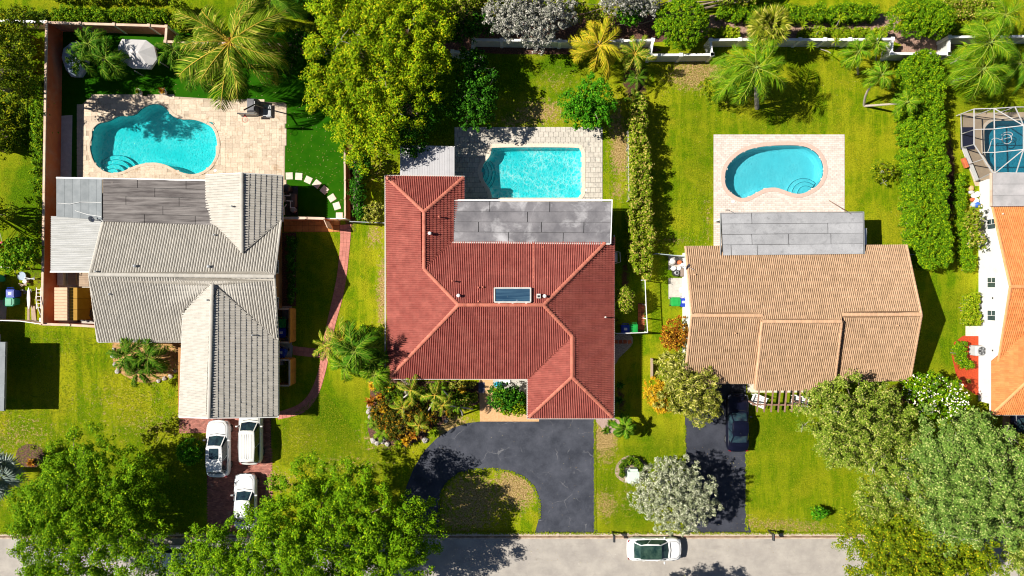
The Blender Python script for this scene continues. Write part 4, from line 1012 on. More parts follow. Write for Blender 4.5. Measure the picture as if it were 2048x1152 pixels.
def thin_fence(label, pts, h, mat, rail, step=1.2, name='fence', pr=0.03, infill=True, base=False):
    P = [(G(x, y, 0 if base else h)) for x, y in pts]; t = empty(name, Vector((P[0].x, P[0].y, 0)), label, 'fence')
    for i in range(len(P)-1):
        a, b = Vector((P[i].x, P[i].y, h)), Vector((P[i+1].x, P[i+1].y, h))
        obj('rail', MB().bar(a, b, .06, .06), rail, t)
        L = (b-a).length; n = max(1, int(round(L/step)))
        for k in range(n+(i == len(P)-2)):
            p = a.lerp(b, k/n); obj('post', MB().box((p.x, p.y, h/2), (.07, .07, h)), rail, t)
        if infill:
            mb = MB(); m_ = int(L/.11)
            for k in range(m_): p = a.lerp(b, (k+.5)/m_); mb.box((p.x, p.y, h/2), (.02, .02, h-.1), math.atan2(b.y-a.y, b.x-a.x))
            obj('picket_row', mb, mat, t, kind='stuff')
    return t
wall_run('peach capped orange fence between the artificial turf and the middle yard', [(689,292),(690,360),(690,434)], 1.7, ORW, CAPW, 1.6, .07, post=.10, name='fence', cat='fence', panelname='fence_panel')
wall_run('peach capped orange garden wall above the ochre tiles beside the grey roofed house', [(568,436),(612,436),(648,437)], 1.8, ORW, CAPW, 1.7, .12, post=.12)
thin_fence('white railed gate fence at the bottom of the artificial turf', [(650,437),(691,437)], 1.5, WHITE, WHITE, .9)
g = empty('garden_gate', G(650, 440), 'open peach garden gate standing over the ochre tiles', 'gate')
a, b = G(648, 440, 1.7), G(655, 456, 1.7); obj('gate_panel', MB().bar((a+b)/2*0+Vector((a.x, a.y, .9)), Vector((b.x, b.y, .9)), .06, 1.6), CAPW, g); obj('handle', MB().box((b.x-.06, b.y+.1, .9), (.08, .05, .2)), BLACKM, g)
thin_fence('thin dark wire fence between the turf yard and the red tiled house', [(700,443),(772,446)], 1.3, BLACKM, GREYM, 1.5)
thin_fence('green grey wire fence joining the tall hedge to the tan roofed house', [(1311,507),(1371,513)], 1.4, GREYM, mk('galvanised', (.35,.42,.42), None), 1.2)
thin_fence('white railed corner fence round the side yard of the red tiled house', [(1290,560),(1292,610),(1295,665),(1232,667)], 1.6, mk('green_slat', (.10,.20,.03), None), WHITE, 1.4)
thin_fence('short dark fence joining the tan roofed house to the hedge', [(1822,509),(1838,509)], 1.6, BLACKM, GREYM, .8)
thin_fence('low grey fence line along the left of the tall hedge row', [(1256,262),(1257,330),(1258,400)], 1.0, GREYM, CONC, 1.6)
wall_run('peach low wall closing the storage yard at the bottom of the terracotta wall', [(82,648),(140,650),(194,653)], 1.7, ORW, CAPW, 2.5, .12, post=.1)
thin_fence('white rail fence below the trash bins at the left edge', [(-30,640),(40,642),(82,648)], 1.5, WHITE, WHITE, 1.4)
thin_fence('white rail fence above the trash bins at the left edge', [(-30,533),(34,535)], 1.5, WHITE, WHITE, 1.4)
# ochre enclosures beside house A
for lb, y0_, y1_ in (('upper ochre bin enclosure holding one green and one blue bin beside the grey roofed house', 617, 682), ('lower ochre bin enclosure with white topped wall beside the grey roofed house', 716, 766)):
    t = empty('bin_enclosure', G(590, (y0_+y1_)/2), lb, 'fence')
    n = 3 if y0_ < 700 else 2
    for i in range(n):
        a = G(591, y0_+(y1_-y0_)*i/n); b = G(591, y0_+(y1_-y0_)*(i+1)/n)
        obj('fence_panel', MB().box((a.x, (a.y+b.y)/2, .75), (.09, abs(a.y-b.y)-.02, 1.5)), OCHF, t)
        obj('cap', MB().box((a.x, (a.y+b.y)/2, 1.53), (.13, abs(a.y-b.y)-.01, .05)), CAPW if y0_ > 700 else OCHF, t)
    for yy in (y0_, y1_):
        a, b = G(563, yy), G(590, yy); obj('fence_panel', MB().box(((a.x+b.x)/2, a.y, .75), (abs(a.x-b.x), .09, 1.5)), OCHF, t)
        obj('cap', MB().box(((a.x+b.x)/2, a.y, 1.53), (abs(a.x-b.x), .13, .05)), CAPW, t)

# ------------------------------------------------------------------ vegetation builders
def leaf_cards(C, Nn, ln, wd, rng, fold=0.25):
    n = len(C); a = rng.normal(size=(n, 3)); t = np.cross(Nn, a); t /= np.linalg.norm(t, axis=1)[:, None]+1e-9
    b = np.cross(Nn, t); L = (ln*rng.uniform(.7, 1.3, n))[:, None]/2; Wd = (wd*rng.uniform(.7, 1.3, n))[:, None]/2
    up = Nn*Wd*fold*2
    V = np.stack([C-t*L, C-b*Wd+up, C+t*L, C+b*Wd+up], 1).reshape(-1, 3)
    F = np.arange(n*4).reshape(n, 4); return V, F
DENS = 2.25
def clump_leaves(cl, dens, ln, wd, rng, upb=0.25, rough=0.7):
    Ps, Ns = [], []
    for x, y, z, r in cl:
        k = int(dens*DENS*r*r/(ln*wd)*1.0)+3
        d = rng.normal(size=(k, 3)); d[:, 2] = d[:, 2]*.8+.42; d /= np.linalg.norm(d, axis=1)[:, None]
        # each clump is itself a bunch of smaller tufts with shaded gaps between them
        m_ = 7; tu = rng.normal(size=(m_, 3)); tu[:, 2] += .5; tu /= np.linalg.norm(tu, axis=1)[:, None]
        tk = rng.integers(0, m_, k); d2 = d*.56+tu[tk]*.82; rr = r*(0.42+0.42*rng.random(k)**.5)
        p = np.array([x, y, z])+d2*rr[:, None]; nn = d*.8+tu[tk]*.5+rng.normal(size=(k, 3))*rough*.36; nn[:, 2] += .42; nn[:, 0] -= .12; nn /= np.linalg.norm(nn, axis=1)[:, None]
        Ps.append(p); Ns.append(nn)
    P, N_ = np.concatenate(Ps), np.concatenate(Ns)
    ok = P[:, 2] > 0.03
    return P[ok], N_[ok]
def lobes_to_clumps(lobes, cr, rng, fill=1.0, jit=0.12, low=-0.25):
    "lobes (x,y,z,rx,ry,rz) world -> clumps on the upper shell plus some inside"
    out = []
    for x, y, z, rx, ry, rz in lobes:
        area = 2*math.pi*((rx*ry)**1.6/3+(rx*rz)**1.6/3+(ry*rz)**1.6/3)**(1/1.6)
        n = int(fill*area/(cr*cr*1.9))+4
        g = (1+5**.5)/2; wv = rng.normal(size=(5, 3))*2.6; ph = rng.random(5)*6.28; big = max(rx, ry) > 1.9 and jit >= .1
        for i in range(n):
            zz = 1-(1-low)*(i+.5)/n; th = 2*math.pi*i/g+rng.random()*.5; s = math.sqrt(max(0, 1-zz*zz))
            k = 1+rng.normal()*jit
            fz = float(np.sin(wv @ np.array([s*math.cos(th), s*math.sin(th), zz])+ph).mean())*1.6
            if big:
                k += .27*fz
                if fz < -.55: continue
            k = min(max(k, .55), 1.3)
            out.append((x+rx*s*math.cos(th)*k, y+ry*s*math.sin(th)*k, z+rz*zz*k, cr*rng.uniform(.65, 1.3)))
        for i in range(int(n*.35)):
            d = rng.normal(size=3); d /= np.linalg.norm(d); k = rng.random()**.5*.7
            out.append((x+rx*d[0]*k, y+ry*d[1]*k, z+rz*abs(d[2])*k*.8, cr*rng.uniform(.8, 1.4)))
    return [(a, b, max(c, .15), r) for a, b, c, r in out]
def limb(a, b, sag, rng, n=4):
    a, b = Vector(a), Vector(b); pts = []
    for i in range(n+1):
        t = i/n; p = a.lerp(b, t); p.z += sag*math.sin(math.pi*t); 
        if 0 < i < n: p += Vector(rng.normal(size=3)*.10*(b-a).length*.25)
        pts.append(p)
    return pts
def tree(label, base, lobes_px, lm, cr=0.55, dens=2.6, ln=0.17, wd=0.11, seed=1, cat='tree', name='tree', group=None, trunk=0.22, bark=None, twigs=0, fill=1.0, jit=0.12, limbs=7, extra=None, low=-0.25, crown='crown'):
    rng = np.random.default_rng(seed); B = G(*base)
    lobes = []
    for px, py, h, rx, ry, rz in lobes_px:
        p = G(px, py, h); k = (1-h/HC)/24; lobes.append((p.x, p.y, p.z, rx*k, ry*k, rz))
    t = empty(name, B, label, cat, group)
    cl = lobes_to_clumps(lobes, cr, rng, fill, jit, low)
    if extra: cl = [c for c in cl if extra(c)]
    P, N_ = clump_leaves(cl, dens, ln, wd, rng)
    V, F = leaf_cards(P, N_, ln, wd, rng)
    obj(crown, MB().add(V, F), lm, t)
    tb = MB(); hz = min(l[2] for l in lobes); fork = B+Vector((0, 0, max(.15, hz*.45)))
    tb.tube([B-Vector((0, 0, .1)), B+Vector((.02, .01, fork.z*.5)), fork], [trunk*1.25, trunk, trunk*.85], 8); obj('trunk', tb, bark or BARK, t)
    if limbs:
        lb = MB(); idx = rng.permutation(len(cl))[:limbs*3]
        for i, k in enumerate(idx):
            q = Vector(cl[k][:3]); 
            lb.tube(limb(fork, q, .25, rng), [trunk*.6, trunk*.42, trunk*.28, trunk*.16, trunk*.06], 5)
        obj('limbs', lb, bark or BARK, t)
    if twigs:
        tw = MB(); idx = rng.permutation(len(cl))[:twigs]
        for k in idx:
            q = Vector(cl[k][:3]); 
            for m_ in range(4):
                d = Vector(rng.normal(size=3)); d.z = abs(d.z)*.6+.25; d.normalize()
                tw.tube(limb(q, q+d*cl[k][3]*rng.uniform(.9, 1.7), .05, rng, 3), [.035, .025, .016, .006], 4)
        obj('bare_twigs', tw, BARKG, t, kind='stuff')
    return t
def hedge(label, poly, h, lm, cr=0.32, dens=2.2, ln=0.15, wd=0.10, seed=3, cat='hedge', name='hedge', top=0.0, group=None, tiers=None, jit=.06, dome=0.0, stems=True, bulge=0.0):
    "poly: photo pixels of the top outline at height h"
    rng = np.random.default_rng(seed); P = [tuple(G(x, y, h)[:2]) for x, y in poly]
    xs = [p[0] for p in P]; ys = [p[1] for p in P]; cx, cy = sum(xs)/len(xs), sum(ys)/len(ys)
    st = cr*1.15; X, Y = np.meshgrid(np.arange(min(xs), max(xs)+st, st), np.arange(min(ys), max(ys)+st, st)); X = X.ravel(); Y = Y.ravel()
    X = X+rng.normal(size=X.shape)*st*.22; Y = Y+rng.normal(size=Y.shape)*st*.22
    ins = inpoly(X, Y, P); d = polydist(X, Y, P); cl = []
    dm = d[ins].max() if ins.any() else 1
    for x, y, dd, i in zip(X, Y, d, ins):
        if not i or dd < cr*.45: continue
        zt = h-cr+rng.normal()*jit
        if dome: zt -= dome*(1-min(1, dd/dm))**2
        cl.append((x, y, max(.1, zt), cr*rng.uniform(.85, 1.2)))
        if dd < cr*2.2:
            z = zt-cr*1.1
            while z > cr*.4: cl.append((x+rng.normal()*.04, y+rng.normal()*.04, z, cr*rng.uniform(.9, 1.15))); z -= cr*1.25
    t = empty(name, (cx, cy, 0), label, cat, group)
    Pp, N_ = clump_leaves(cl, dens, ln, wd, rng); V, F = leaf_cards(Pp, N_, ln, wd, rng); obj('foliage', MB().add(V, F), lm, t)
    if stems:
        sb = MB()
        for c in cl[::max(1, len(cl)//14)]: sb.tube([(c[0], c[1], -.05), (c[0]+.03, c[1], h*.45), (c[0], c[1]+.03, h*.85)], [.05, .035, .012], 5)
        obj('stems', sb, BARK, t)
    return t

# --- palms: fronds share mesh data, each one an object
FRONDS = {}
def pinnate(key, mat, L, leaf, nlf, arch, droop, wd, spread=62, plume=0.0, seed=0, variants=3):
    if key in FRONDS: return FRONDS[key]
    out = []
    for vv in range(variants):
        rng = np.random.default_rng(seed+vv*7+len(FRONDS)*31); mb = MB(); m_ = 12; pts = [Vector((0, 0, 0))]; ang = 0.0
        side = rng.normal()*.10
        for i in range(m_):
            ang = -arch*((i+1)/m_)**1.4; st = L/m_; pts.append(pts[-1]+Vector((math.cos(ang)*st, side*st*(i/m_), math.sin(ang)*st)))
        mb.tube(pts, [0.035*(1-.85*i/m_)+.006 for i in range(m_+1)], 4, m=1)
        vs = []; fs = []; c = 0
        for i in range(nlf):
            t = .13+.86*(i+.5)/nlf; s = t*m_; k = min(int(s), m_-1); p = pts[k].lerp(pts[k+1], s-k); fw = (pts[k+1]-pts[k]).normalized()
            sd0 = fw.cross(Vector((0, 0, 1))).normalized(); up = sd0.cross(fw)
            ll = leaf*(math.sin(math.pi*min(1, (.10+.86*t)))**.7)*rng.uniform(.85, 1.12)
            for sg in (-1, 1):
                a = R(spread*(1-.45*t)+rng.normal()*5); d = fw*math.cos(a)+sd0*sg*math.sin(a)+up*(rng.normal()*plume)
                d.normalize(); dr = droop*rng.uniform(.6, 1.4)
                mid = p+d*ll*.5-Vector((0, 0, 1))*ll*dr*.18; tip = p+d*ll*.96-Vector((0, 0, 1))*ll*dr*.75
                w_ = fw*wd/2
                vs += [p-w_*.4, p+w_*.4, mid+w_, mid-w_, tip]; fs += [(c, c+1, c+2, c+3), (c+3, c+2, c+4)]; c += 5
        mb.add(vs, fs, 0); me = mb.mesh('frond'); me.materials.append(mat[0]); me.materials.append(mat[1]); out.append(me)
    FRONDS[key] = out; return out
def fanleaf(key, mat, pet, rad, nbl, mid=0.55, seed=0, variants=3, wdk=1.0):
    if key in FRONDS: return FRONDS[key]
    out = []
    for vv in range(variants):
        rng = np.random.default_rng(seed+vv); mb = MB(); tip = Vector((pet, 0, -.05*pet)); mb.tube([(0, 0, 0), (pet*.5, 0, .03), tip], [.025, .02, .015], 4, m=1)
        vs = []; fs = []; c = 0
        for i in range(nbl):
            a = R(-150+300*i/(nbl-1)+rng.normal()*2); d = Vector((math.cos(a), math.sin(a), .25-abs(a)*.05)).normalized(); s = Vector((-math.sin(a), math.cos(a), 0))
            rl = rad*(1-.25*(abs(a)/2.6)**2)*rng.uniform(.9, 1.08); w_ = rad*mid*R(300/nbl)*.62*wdk
            m1 = tip+d*rl*mid; m1.z -= .02; e = tip+d*rl; e.z -= rl*.28*rng.uniform(.5, 1.5)
            vs += [tip, m1-s*w_+Vector((0, 0, -.02)), m1+Vector((0, 0, .03)), m1+s*w_+Vector((0, 0, -.02)), e]; fs += [(c, c+1, c+2), (c, c+2, c+3), (c+1, c+4, c+2), (c+2, c+4, c+3)]; c += 5
        mb.add(vs, fs, 0); me = mb.mesh('frond'); me.materials.append(mat[0]); me.materials.append(mat[1]); out.append(me)
    FRONDS[key] = out; return out
def palm(label, base, top, h, meshes, n_, trunk=0.12, tilt=(70, -25), scale=1.0, seed=1, group=None, name='palm_tree', cat='palm', bend=0.0, bark=None, shaft=None, flat=1.0, az0=0.0, parent=None, nuts=0):
    n = int(n_*1.3); rng = np.random.default_rng(seed); B = G(*base); T = G(top[0], top[1], h)
    t = empty(name, B, label, cat, group)
    if h > .25:
        pts = []
        for i in range(7):
            s = i/6; p = B.lerp(T, s); p.z = h*s; p.x += bend*math.sin(math.pi*s); p.z = h*(s if not bend else s); pts.append(p)
        obj('trunk', MB().tube(pts, [trunk*(1.35-.45*i/6) for i in range(7)], 8), bark or PBARK, t)
    if shaft: obj('crownshaft', MB().tube([T-Vector((0, 0, .1)), T+Vector((0, 0, .5))], [trunk*1.1, trunk*.6], 8), shaft, t)
    for i in range(n):
        az = az0+i*2.39996+rng.normal()*.18; f = i/(max(1, n-1)); el = R(tilt[0]+(tilt[1]-tilt[0])*f**.8+rng.normal()*6)
        s = scale*rng.uniform(.85, 1.1)*(0.72+.28*min(1, f*2.2))
        rot = (Matrix.Rotation(az, 3, 'Z') @ Matrix.Rotation(-el, 3, 'Y') @ Matrix.Rotation(rng.normal()*.35, 3, 'X')).to_euler()
        inst('frond', meshes[i % len(meshes)], t, T+Vector((0, 0, .05+(.25 if shaft else 0)*(1-f))), rot, (s, s, s))
    if nuts:
        nb = MB()
        for i in range(nuts):
            a = rng.random()*6.28; nb.lathe(T+Vector((math.cos(a)*.28, math.sin(a)*.28, -.12+rng.random()*.2)), [(.02, -.12), (.10, -.05), (.11, .03), (.03, .12)], 7)
        obj('coconuts', nb, OCHT, t)
    return t
def rosette(label, pos, n, ln, wd, mat, h0=0.05, seed=1, up=55, name='plant', cat='plant', group=None, z=0.0, rise=.0):
    "agave / bromeliad / croton: strap leaves, each a part when large"
    rng = np.random.default_rng(seed); B = G(*pos); t = empty(name, B, label, cat, group); mb = MB()
    for i in range(n):
        az = i*2.39996; f = i/n; el = R(up*(1-f)+8+rng.normal()*12); L = ln*(.6+.5*f)*rng.uniform(.85, 1.15)
        d = Vector((math.cos(az)*math.cos(el), math.sin(az)*math.cos(el), math.sin(el))); s = Vector((-math.sin(az), math.cos(az), 0))*wd/2
        p = B+Vector((0, 0, z+h0+rise*(1-f))); m1 = p+d*L*.5; e = p+d*L; e.z -= L*.22; e.z = max(e.z, .02)
        mb.add([p-s*.5, p+s*.5, m1+s, m1-s, m1-Vector((0, 0, wd*.18)), e], [(0, 4, 3), (0, 1, 4), (1, 2, 4), (3, 4, 5), (4, 2, 5)])
    obj('leaves', mb, mat, t)
    if z+rise > .1: obj('stem', MB().tube([B-Vector((0, 0, .05)), B+Vector((0, 0, z+h0+rise*.5))], [.05, .035], 6), BARK, t)
    return t
# ------------------------------------------------------------------ leaf colours
LY = leafmat('leaf_yellow_green', (0.34, 0.43, 0.003), (0.11, 0.23, 0.002), (0.52, 0.48, 0.01), .14)
LG = leafmat('leaf_fresh_green', (0.19, 0.35, 0.003), (0.085, 0.20, 0.002), (0.32, 0.44, 0.006), .12)
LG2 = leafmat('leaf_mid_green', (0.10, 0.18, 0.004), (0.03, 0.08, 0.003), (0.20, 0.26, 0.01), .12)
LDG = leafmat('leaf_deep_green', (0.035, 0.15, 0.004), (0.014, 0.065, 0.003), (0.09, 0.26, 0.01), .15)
LBR = leafmat('leaf_bright_green', (0.06, 0.26, 0.004), (0.03, 0.14, 0.003), (0.14, 0.34, 0.01), .2)
LLM = leafmat('leaf_lime', (0.16, 0.33, 0.006), (0.07, 0.19, 0.004), (0.30, 0.38, 0.01), .15)
LOL = leafmat('leaf_olive_grey', (0.25, 0.33, 0.030), (0.10, 0.165, 0.012), (0.40, 0.40, 0.10), .2)
LOG = leafmat('leaf_blue_grey_green', (0.21, 0.33, 0.055), (0.09, 0.175, 0.022), (0.36, 0.42, 0.12), .18)
LOY = leafmat('leaf_dark_yellow_olive', (0.23, 0.29, 0.004), (0.08, 0.14, 0.003), (0.40, 0.36, 0.01), .12)
LSI = leafmat('leaf_silver', (0.42, 0.44, 0.28), (0.18, 0.21, 0.10), (0.58, 0.58, 0.42), .25)
LSP = leafmat('leaf_silver_grey', (0.36, 0.35, 0.29), (0.13, 0.14, 0.10), (0.52, 0.49, 0.43), .25)
LVA = leafmat('leaf_variegated_yellow', (0.34, 0.33, 0.03), (0.10, 0.13, 0.01), (0.50, 0.46, 0.10), .25)
LVS = leafmat('leaf_yellow_spears', (0.36, 0.36, 0.03), (0.10, 0.13, 0.015), (0.55, 0.50, 0.14), .22)
LOR = leafmat('leaf_croton_orange', (0.42, 0.11, 0.006), (0.14, 0.06, 0.006), (0.50, 0.28, 0.02), .25)
LYO = leafmat('leaf_croton_gold', (0.66, 0.34, 0.008), (0.36, 0.20, 0.008), (0.7, 0.45, 0.03), .2)
LRD = leafmat('leaf_croton_dark', (0.09, 0.045, 0.006), (0.05, 0.09, 0.006), (0.36, 0.20, 0.01), .22)
LHG = leafmat('leaf_hedge_green', (0.13, 0.27, 0.003), (0.05, 0.13, 0.002), (0.26, 0.36, 0.004), .22)
LHY = leafmat('leaf_hedge_yellow', (0.28, 0.37, 0.004), (0.11, 0.19, 0.003), (0.40, 0.40, 0.02), .15)
LHM = leafmat('leaf_hedge_mixed', (0.28, 0.34, 0.012), (0.09, 0.16, 0.004), (0.46, 0.36, 0.09), .2)
PMG = (leafmat('palm_green', (0.075, 0.19, 0.004), (0.03, 0.10, 0.003), (0.15, 0.25, 0.01), .2), mk('rachis_green', (.18, .24, .02), None))
PMD = (leafmat('palm_deep_green', (0.055, 0.145, 0.006), (0.02, 0.065, 0.004), (0.12, 0.20, 0.01), .15), mk('rachis_deep', (.14, .20, .03), None))
PMY = (leafmat('palm_golden', (0.22, 0.30, 0.008), (0.06, 0.13, 0.004), (0.44, 0.40, 0.06), .18), mk('rachis_gold', (.48, .34, .03), None))
PMYY = (leafmat('palm_yellow', (0.46, 0.36, 0.012), (0.20, 0.24, 0.006), (0.55, 0.40, 0.02), .2), mk('rachis_yellow', (.55, .38, .03), None))
PML = (leafmat('palm_lime', (0.15, 0.30, 0.006), (0.07, 0.17, 0.004), (0.28, 0.36, 0.01), .2), mk('rachis_lime', (.25, .30, .03), None))
PMF = (leafmat('palm_fan_yellow', (0.27, 0.28, 0.012), (0.08, 0.12, 0.006), (0.42, 0.38, 0.07), .2), mk('petiole', (.40, .36, .08), None))
PMS = (leafmat('palm_silver', (0.34, 0.40, 0.33), (0.16, 0.21, 0.18), (0.5, 0.55, 0.48), .2), mk('petiole_silver', (.45, .45, .35), None))
PMB = (leafmat('palm_dry', (0.34, 0.28, 0.22), (0.20, 0.15, 0.11), (0.5, 0.45, 0.4), .2), mk('rachis_dry', (.42, .33, .22), None))

def cs(cx, cy, h, rx, ry, rz): return (cx, cy, h, rx, ry, rz)
# --- large trees
tree('large yellow green broadleaf tree between the turf yard and the middle yard', (750, 160),
     [cs(745,70,6.0,120,85,2.2), cs(690,55,5.4,70,75,1.8), cs(820,70,5.6,75,75,2.0), cs(700,150,5.6,85,70,1.8), cs(790,160,5.4,85,70,2.0), cs(745,230,4.8,70,60,1.8), cs(725,285,4.2,48,42,1.4), cs(690,215,4.4,40,50,1.4), cs(850,40,5.0,50,50,1.6), cs(720,-20,5.6,90,40,2.0)],
     LY, .60, 2.7, .15, .11, 1, trunk=.3, twigs=16, fill=.95, jit=.16)
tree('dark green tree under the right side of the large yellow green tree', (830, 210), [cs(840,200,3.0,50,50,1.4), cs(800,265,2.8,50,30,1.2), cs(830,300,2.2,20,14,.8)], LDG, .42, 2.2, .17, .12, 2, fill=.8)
tree('round dark green broadleaf tree behind the corner of the rectangular pool deck', (945, 190), [cs(955,170,3.2,36,42,1.3), cs(945,215,3.0,38,40,1.3), cs(940,125,2.8,30,24,1.0)], LDG, .36, 2.4, .17, .12, 3, twigs=10, fill=.9)
tree('broad green street tree at the lower left with the long lawn shadow', (190, 1020),
     [cs(190,930,4.6,70,60,1.8), cs(150,1000,5.0,100,75,2.2), cs(225,1000,4.8,85,80,2.0), cs(170,1085,5.0,115,80,2.2), cs(255,1090,4.8,70,75,1.9), cs(90,1060,4.6,45,50,1.6), cs(100,1000,4.4,55,50,1.6), cs(285,970,3.6,40,50,1.3), cs(120,1140,5,60,40,1.8)],
     LG, .58, 2.7, .15, .11, 4, trunk=.3, fill=.95, jit=.16)
tree('wide green street tree at the bottom covering the kerb left of the loop drive', (640, 1080),
     [cs(532,1072,5.6,80,58,2.0), cs(622,995,5.8,74,58,1.9), cs(690,985,5.8,75,58,2.0), cs(640,1070,6.4,110,80,2.4), cs(740,1050,5.8,90,75,2.0), cs(820,1050,4.8,52,58,1.7), cs(780,1120,5.8,75,55,2.0), cs(440,1100,5.4,70,55,1.8), cs(560,1150,6.4,130,50,2.2), cs(390,1145,5.2,45,35,1.5), cs(690,1165,6.0,120,45,2.0)],
     LG, .58, 2.7, .15, .11, 5, trunk=.32, twigs=10, fill=.95, jit=.16)
tree('rounded olive green oak at the corner of the tan roofed house', (1715, 870), [cs(1690,830,5.0,75,62,2.2), cs(1730,880,4.8,70,50,2.0), cs(1650,810,4.4,35,45,1.6), cs(1680,900,4.2,40,30,1.4), cs(1760,830,4.6,45,50,1.6)],
     LOL, .50, 2.7, .15, .10, 6, twigs=14, jit=.16)
tree('largest grey green oak in the lower right corner', (1920, 960), [cs(1900,880,6.2,75,60,2.0), cs(1960,930,6.6,70,75,2.2), cs(1880,960,6.4,80,70,2.2), cs(1930,1010,6.6,80,65,2.2), cs(2000,1010,6.0,55,65,2.0), cs(1835,930,5.4,45,50,1.6), cs(1870,1040,5.6,50,50,1.8)],
     LOG, .58, 2.7, .15, .10, 7, trunk=.3, twigs=26, jit=.16)
tree('middle grey olive oak between the lawn and the largest oak', (1800, 960), [cs(1790,920,5.4,50,55,1.8), cs(1800,985,5.4,60,50,1.8), cs(1765,960,4.6,35,45,1.5), cs(1745,1010,4.6,30,35,1.4)], LOL, .50, 2.6, .15, .10, 8, twigs=16, jit=.16)
tree('dark yellowish olive tree over the street at the bottom right', (1800, 1100), [cs(1760,1060,5.0,70,45,1.8), cs(1830,1080,5.4,80,50,2.0), cs(1740,1120,5.2,60,45,1.8), cs(1860,1130,5.6,80,45,2.0), cs(1930,1110,5.2,50,45,1.8), cs(1800,1150,5.2,90,30,1.8)],
     LOY, .48, 2.7, .15, .10, 9, twigs=4, jit=.16)
tree('green oak at the right edge beneath the peach driveway', (2030, 1000), [cs(2040,960,4.8,35,50,1.6), cs(2035,900,4.2,28,35,1.3), cs(2050,1060,5.2,35,60,1.6), cs(2020,1110,4.6,30,45,1.4)], LOL, .40, 2.5, .15, .10, 10, twigs=8)
tree('small grey green tree in front of the orange roofed house garage', (1940, 860), [cs(1935,845,3.6,40,26,1.2), cs(1955,850,3.4,22,20,1.0)], LOG, .34, 2.4, .15, .10, 20, twigs=3)
tree('shadow casting tree standing below the bottom edge beside the street', (1370, 1180), [cs(1355,1190,4.2,50,26,1.6), cs(1300,1195,4.2,40,20,1.4)], LOL, .34, 2.2, .15, .10, 31)
def spears(): pass
tree('silver leaved tree beside the dark driveway of the tan roofed house', (1345, 1000), [cs(1350,985,3.4,66,55,1.6), cs(1300,990,2.8,34,28,1.1), cs(1395,1000,2.8,38,34,1.1), cs(1350,1030,3.0,50,28,1.3), cs(1340,945,2.8,45,24,1.2)],
     LSI, .24, 1.9, .22, .06, 11, jit=.2, bark=BARKG, twigs=10)
tree('large silvery grey tree overhanging the back wall of the middle yard', (1065, 30), [cs(1060,20,4.2,70,45,1.6), cs(1020,30,3.8,45,40,1.4), cs(1075,70,3.6,30,28,1.2), cs(1110,20,3.8,40,35,1.3)], LSP, .26, 2.0, .20, .08, 12, jit=.16, bark=BARKG)
tree('small silvery grey tree at the top edge right of the yellow palm', (1240, 0), [cs(1240,0,3.4,40,26,1.2), cs(1290,8,3.0,25,22,1.0)], LSP, .26, 1.8, .20, .08, 13, jit=.16, bark=BARKG)
tree('green and gold shrub mass at the top edge beside the silvery tree', (930, 20), [cs(915,15,2.6,45,30,1.2), cs(985,5,2.2,40,20,1.0)], LHM, .36, 2.4, .17, .11, 14)
tree('dark leafy shrub between the silvery tree and the large yellow green tree', (950, 55), [cs(950,50,2.2,38,24,1.0), cs(905,60,2.0,20,26,.9)], LDG, .34, 2.2, .16, .11, 15)
tree('round clipped green shrub tree behind the back wall', (1362, 48), [cs(1362,50,2.2,50,46,1.5)], LHG, .26, 3.0, .13, .09, 16, fill=1.3, jit=.03, low=-.1)
tree('oval clipped green shrub behind the back wall between the two palm groups', (1835, 38), [cs(1835,38,2.2,62,34,1.4), cs(1865,45,2.1,35,30,1.3)], LHG, .26, 3.0, .13, .09, 17, fill=1.3, jit=.03, low=-.1)
tree('bright green bush tree at the corner of the rectangular pool deck', (1178, 212), [cs(1180,205,2.8,48,46,1.7), cs(1160,225,2.2,30,26,1.2)], LBR, .34, 2.7, .17, .11, 18, fill=1.1)
tree('white flowering frangipani tree by the front corner of the tan roofed house', (1870, 795), [cs(1865,790,2.8,58,36,1.3), cs(1835,770,2.4,30,22,1.0), cs(1890,810,2.6,35,28,1.1)], LHG, .30, 2.4, .20, .11, 19, fill=1.1)
fl = bpy.data.objects['limbs']
WFL = leafmat('white_blossom', (0.82, 0.80, 0.70), (0.75, 0.72, 0.6), (0.85, 0.75, 0.35), .15)
rng = np.random.default_rng(77); fr_t = [o for o in bpy.data.objects if o.get('label', '').startswith('white flowering')][0]
cl = lobes_to_clumps([(lambda p, k: (p.x, p.y, p.z, a*k, b_*k, c_+.12))(G(x, y, h), (1-h/HC)/24) for x, y, h, a, b_, c_ in (cs(1865,790,2.8,58,36,1.3), cs(1835,770,2.4,30,22,1.0), cs(1890,810,2.6,35,28,1.1))], .30, rng, 1.4, .05, .1)
P_ = np.array([(c[0], c[1], c[2]+.26) for c in cl]); P_ = P_[rng.random(len(P_)) < .45]; P_ = np.concatenate([P_+rng.normal(size=P_.shape)*.07, P_+rng.normal(size=P_.shape)*.12])
V, F = leaf_cards(P_, np.tile([-.2, 0, 1.], (len(P_), 1))+rng.normal(size=P_.shape)*.3, .13, .11, rng); obj('blossoms', MB().add(V, F), WFL, fr_t, kind='stuff')
tree('lime green leafy bush over the trash bin yard at the left', (45, 515), [cs(42,505,2.4,36,30,1.2), cs(30,525,2.0,22,18,.9), cs(62,500,2.0,18,22,.9)], LLM, .30, 2.4, .19, .12, 21)
tree('dark grey green tree in the top left corner beyond the terracotta wall', (40, 190), [cs(10,110,4.6,48,50,1.6), cs(-70,150,8.0,60,36,1.5), cs(30,60,4.0,45,40,1.4), cs(45,160,4.2,28,40,1.2)], LOY, .50, 2.4, .17, .11, 22, twigs=6)
tree('tall tree beyond the left edge shading the lawn beside the lime bush', (-60, 420), [cs(-50,430,3.6,60,50,1.4)], LOY, .50, 2.4, .17, .11, 82)
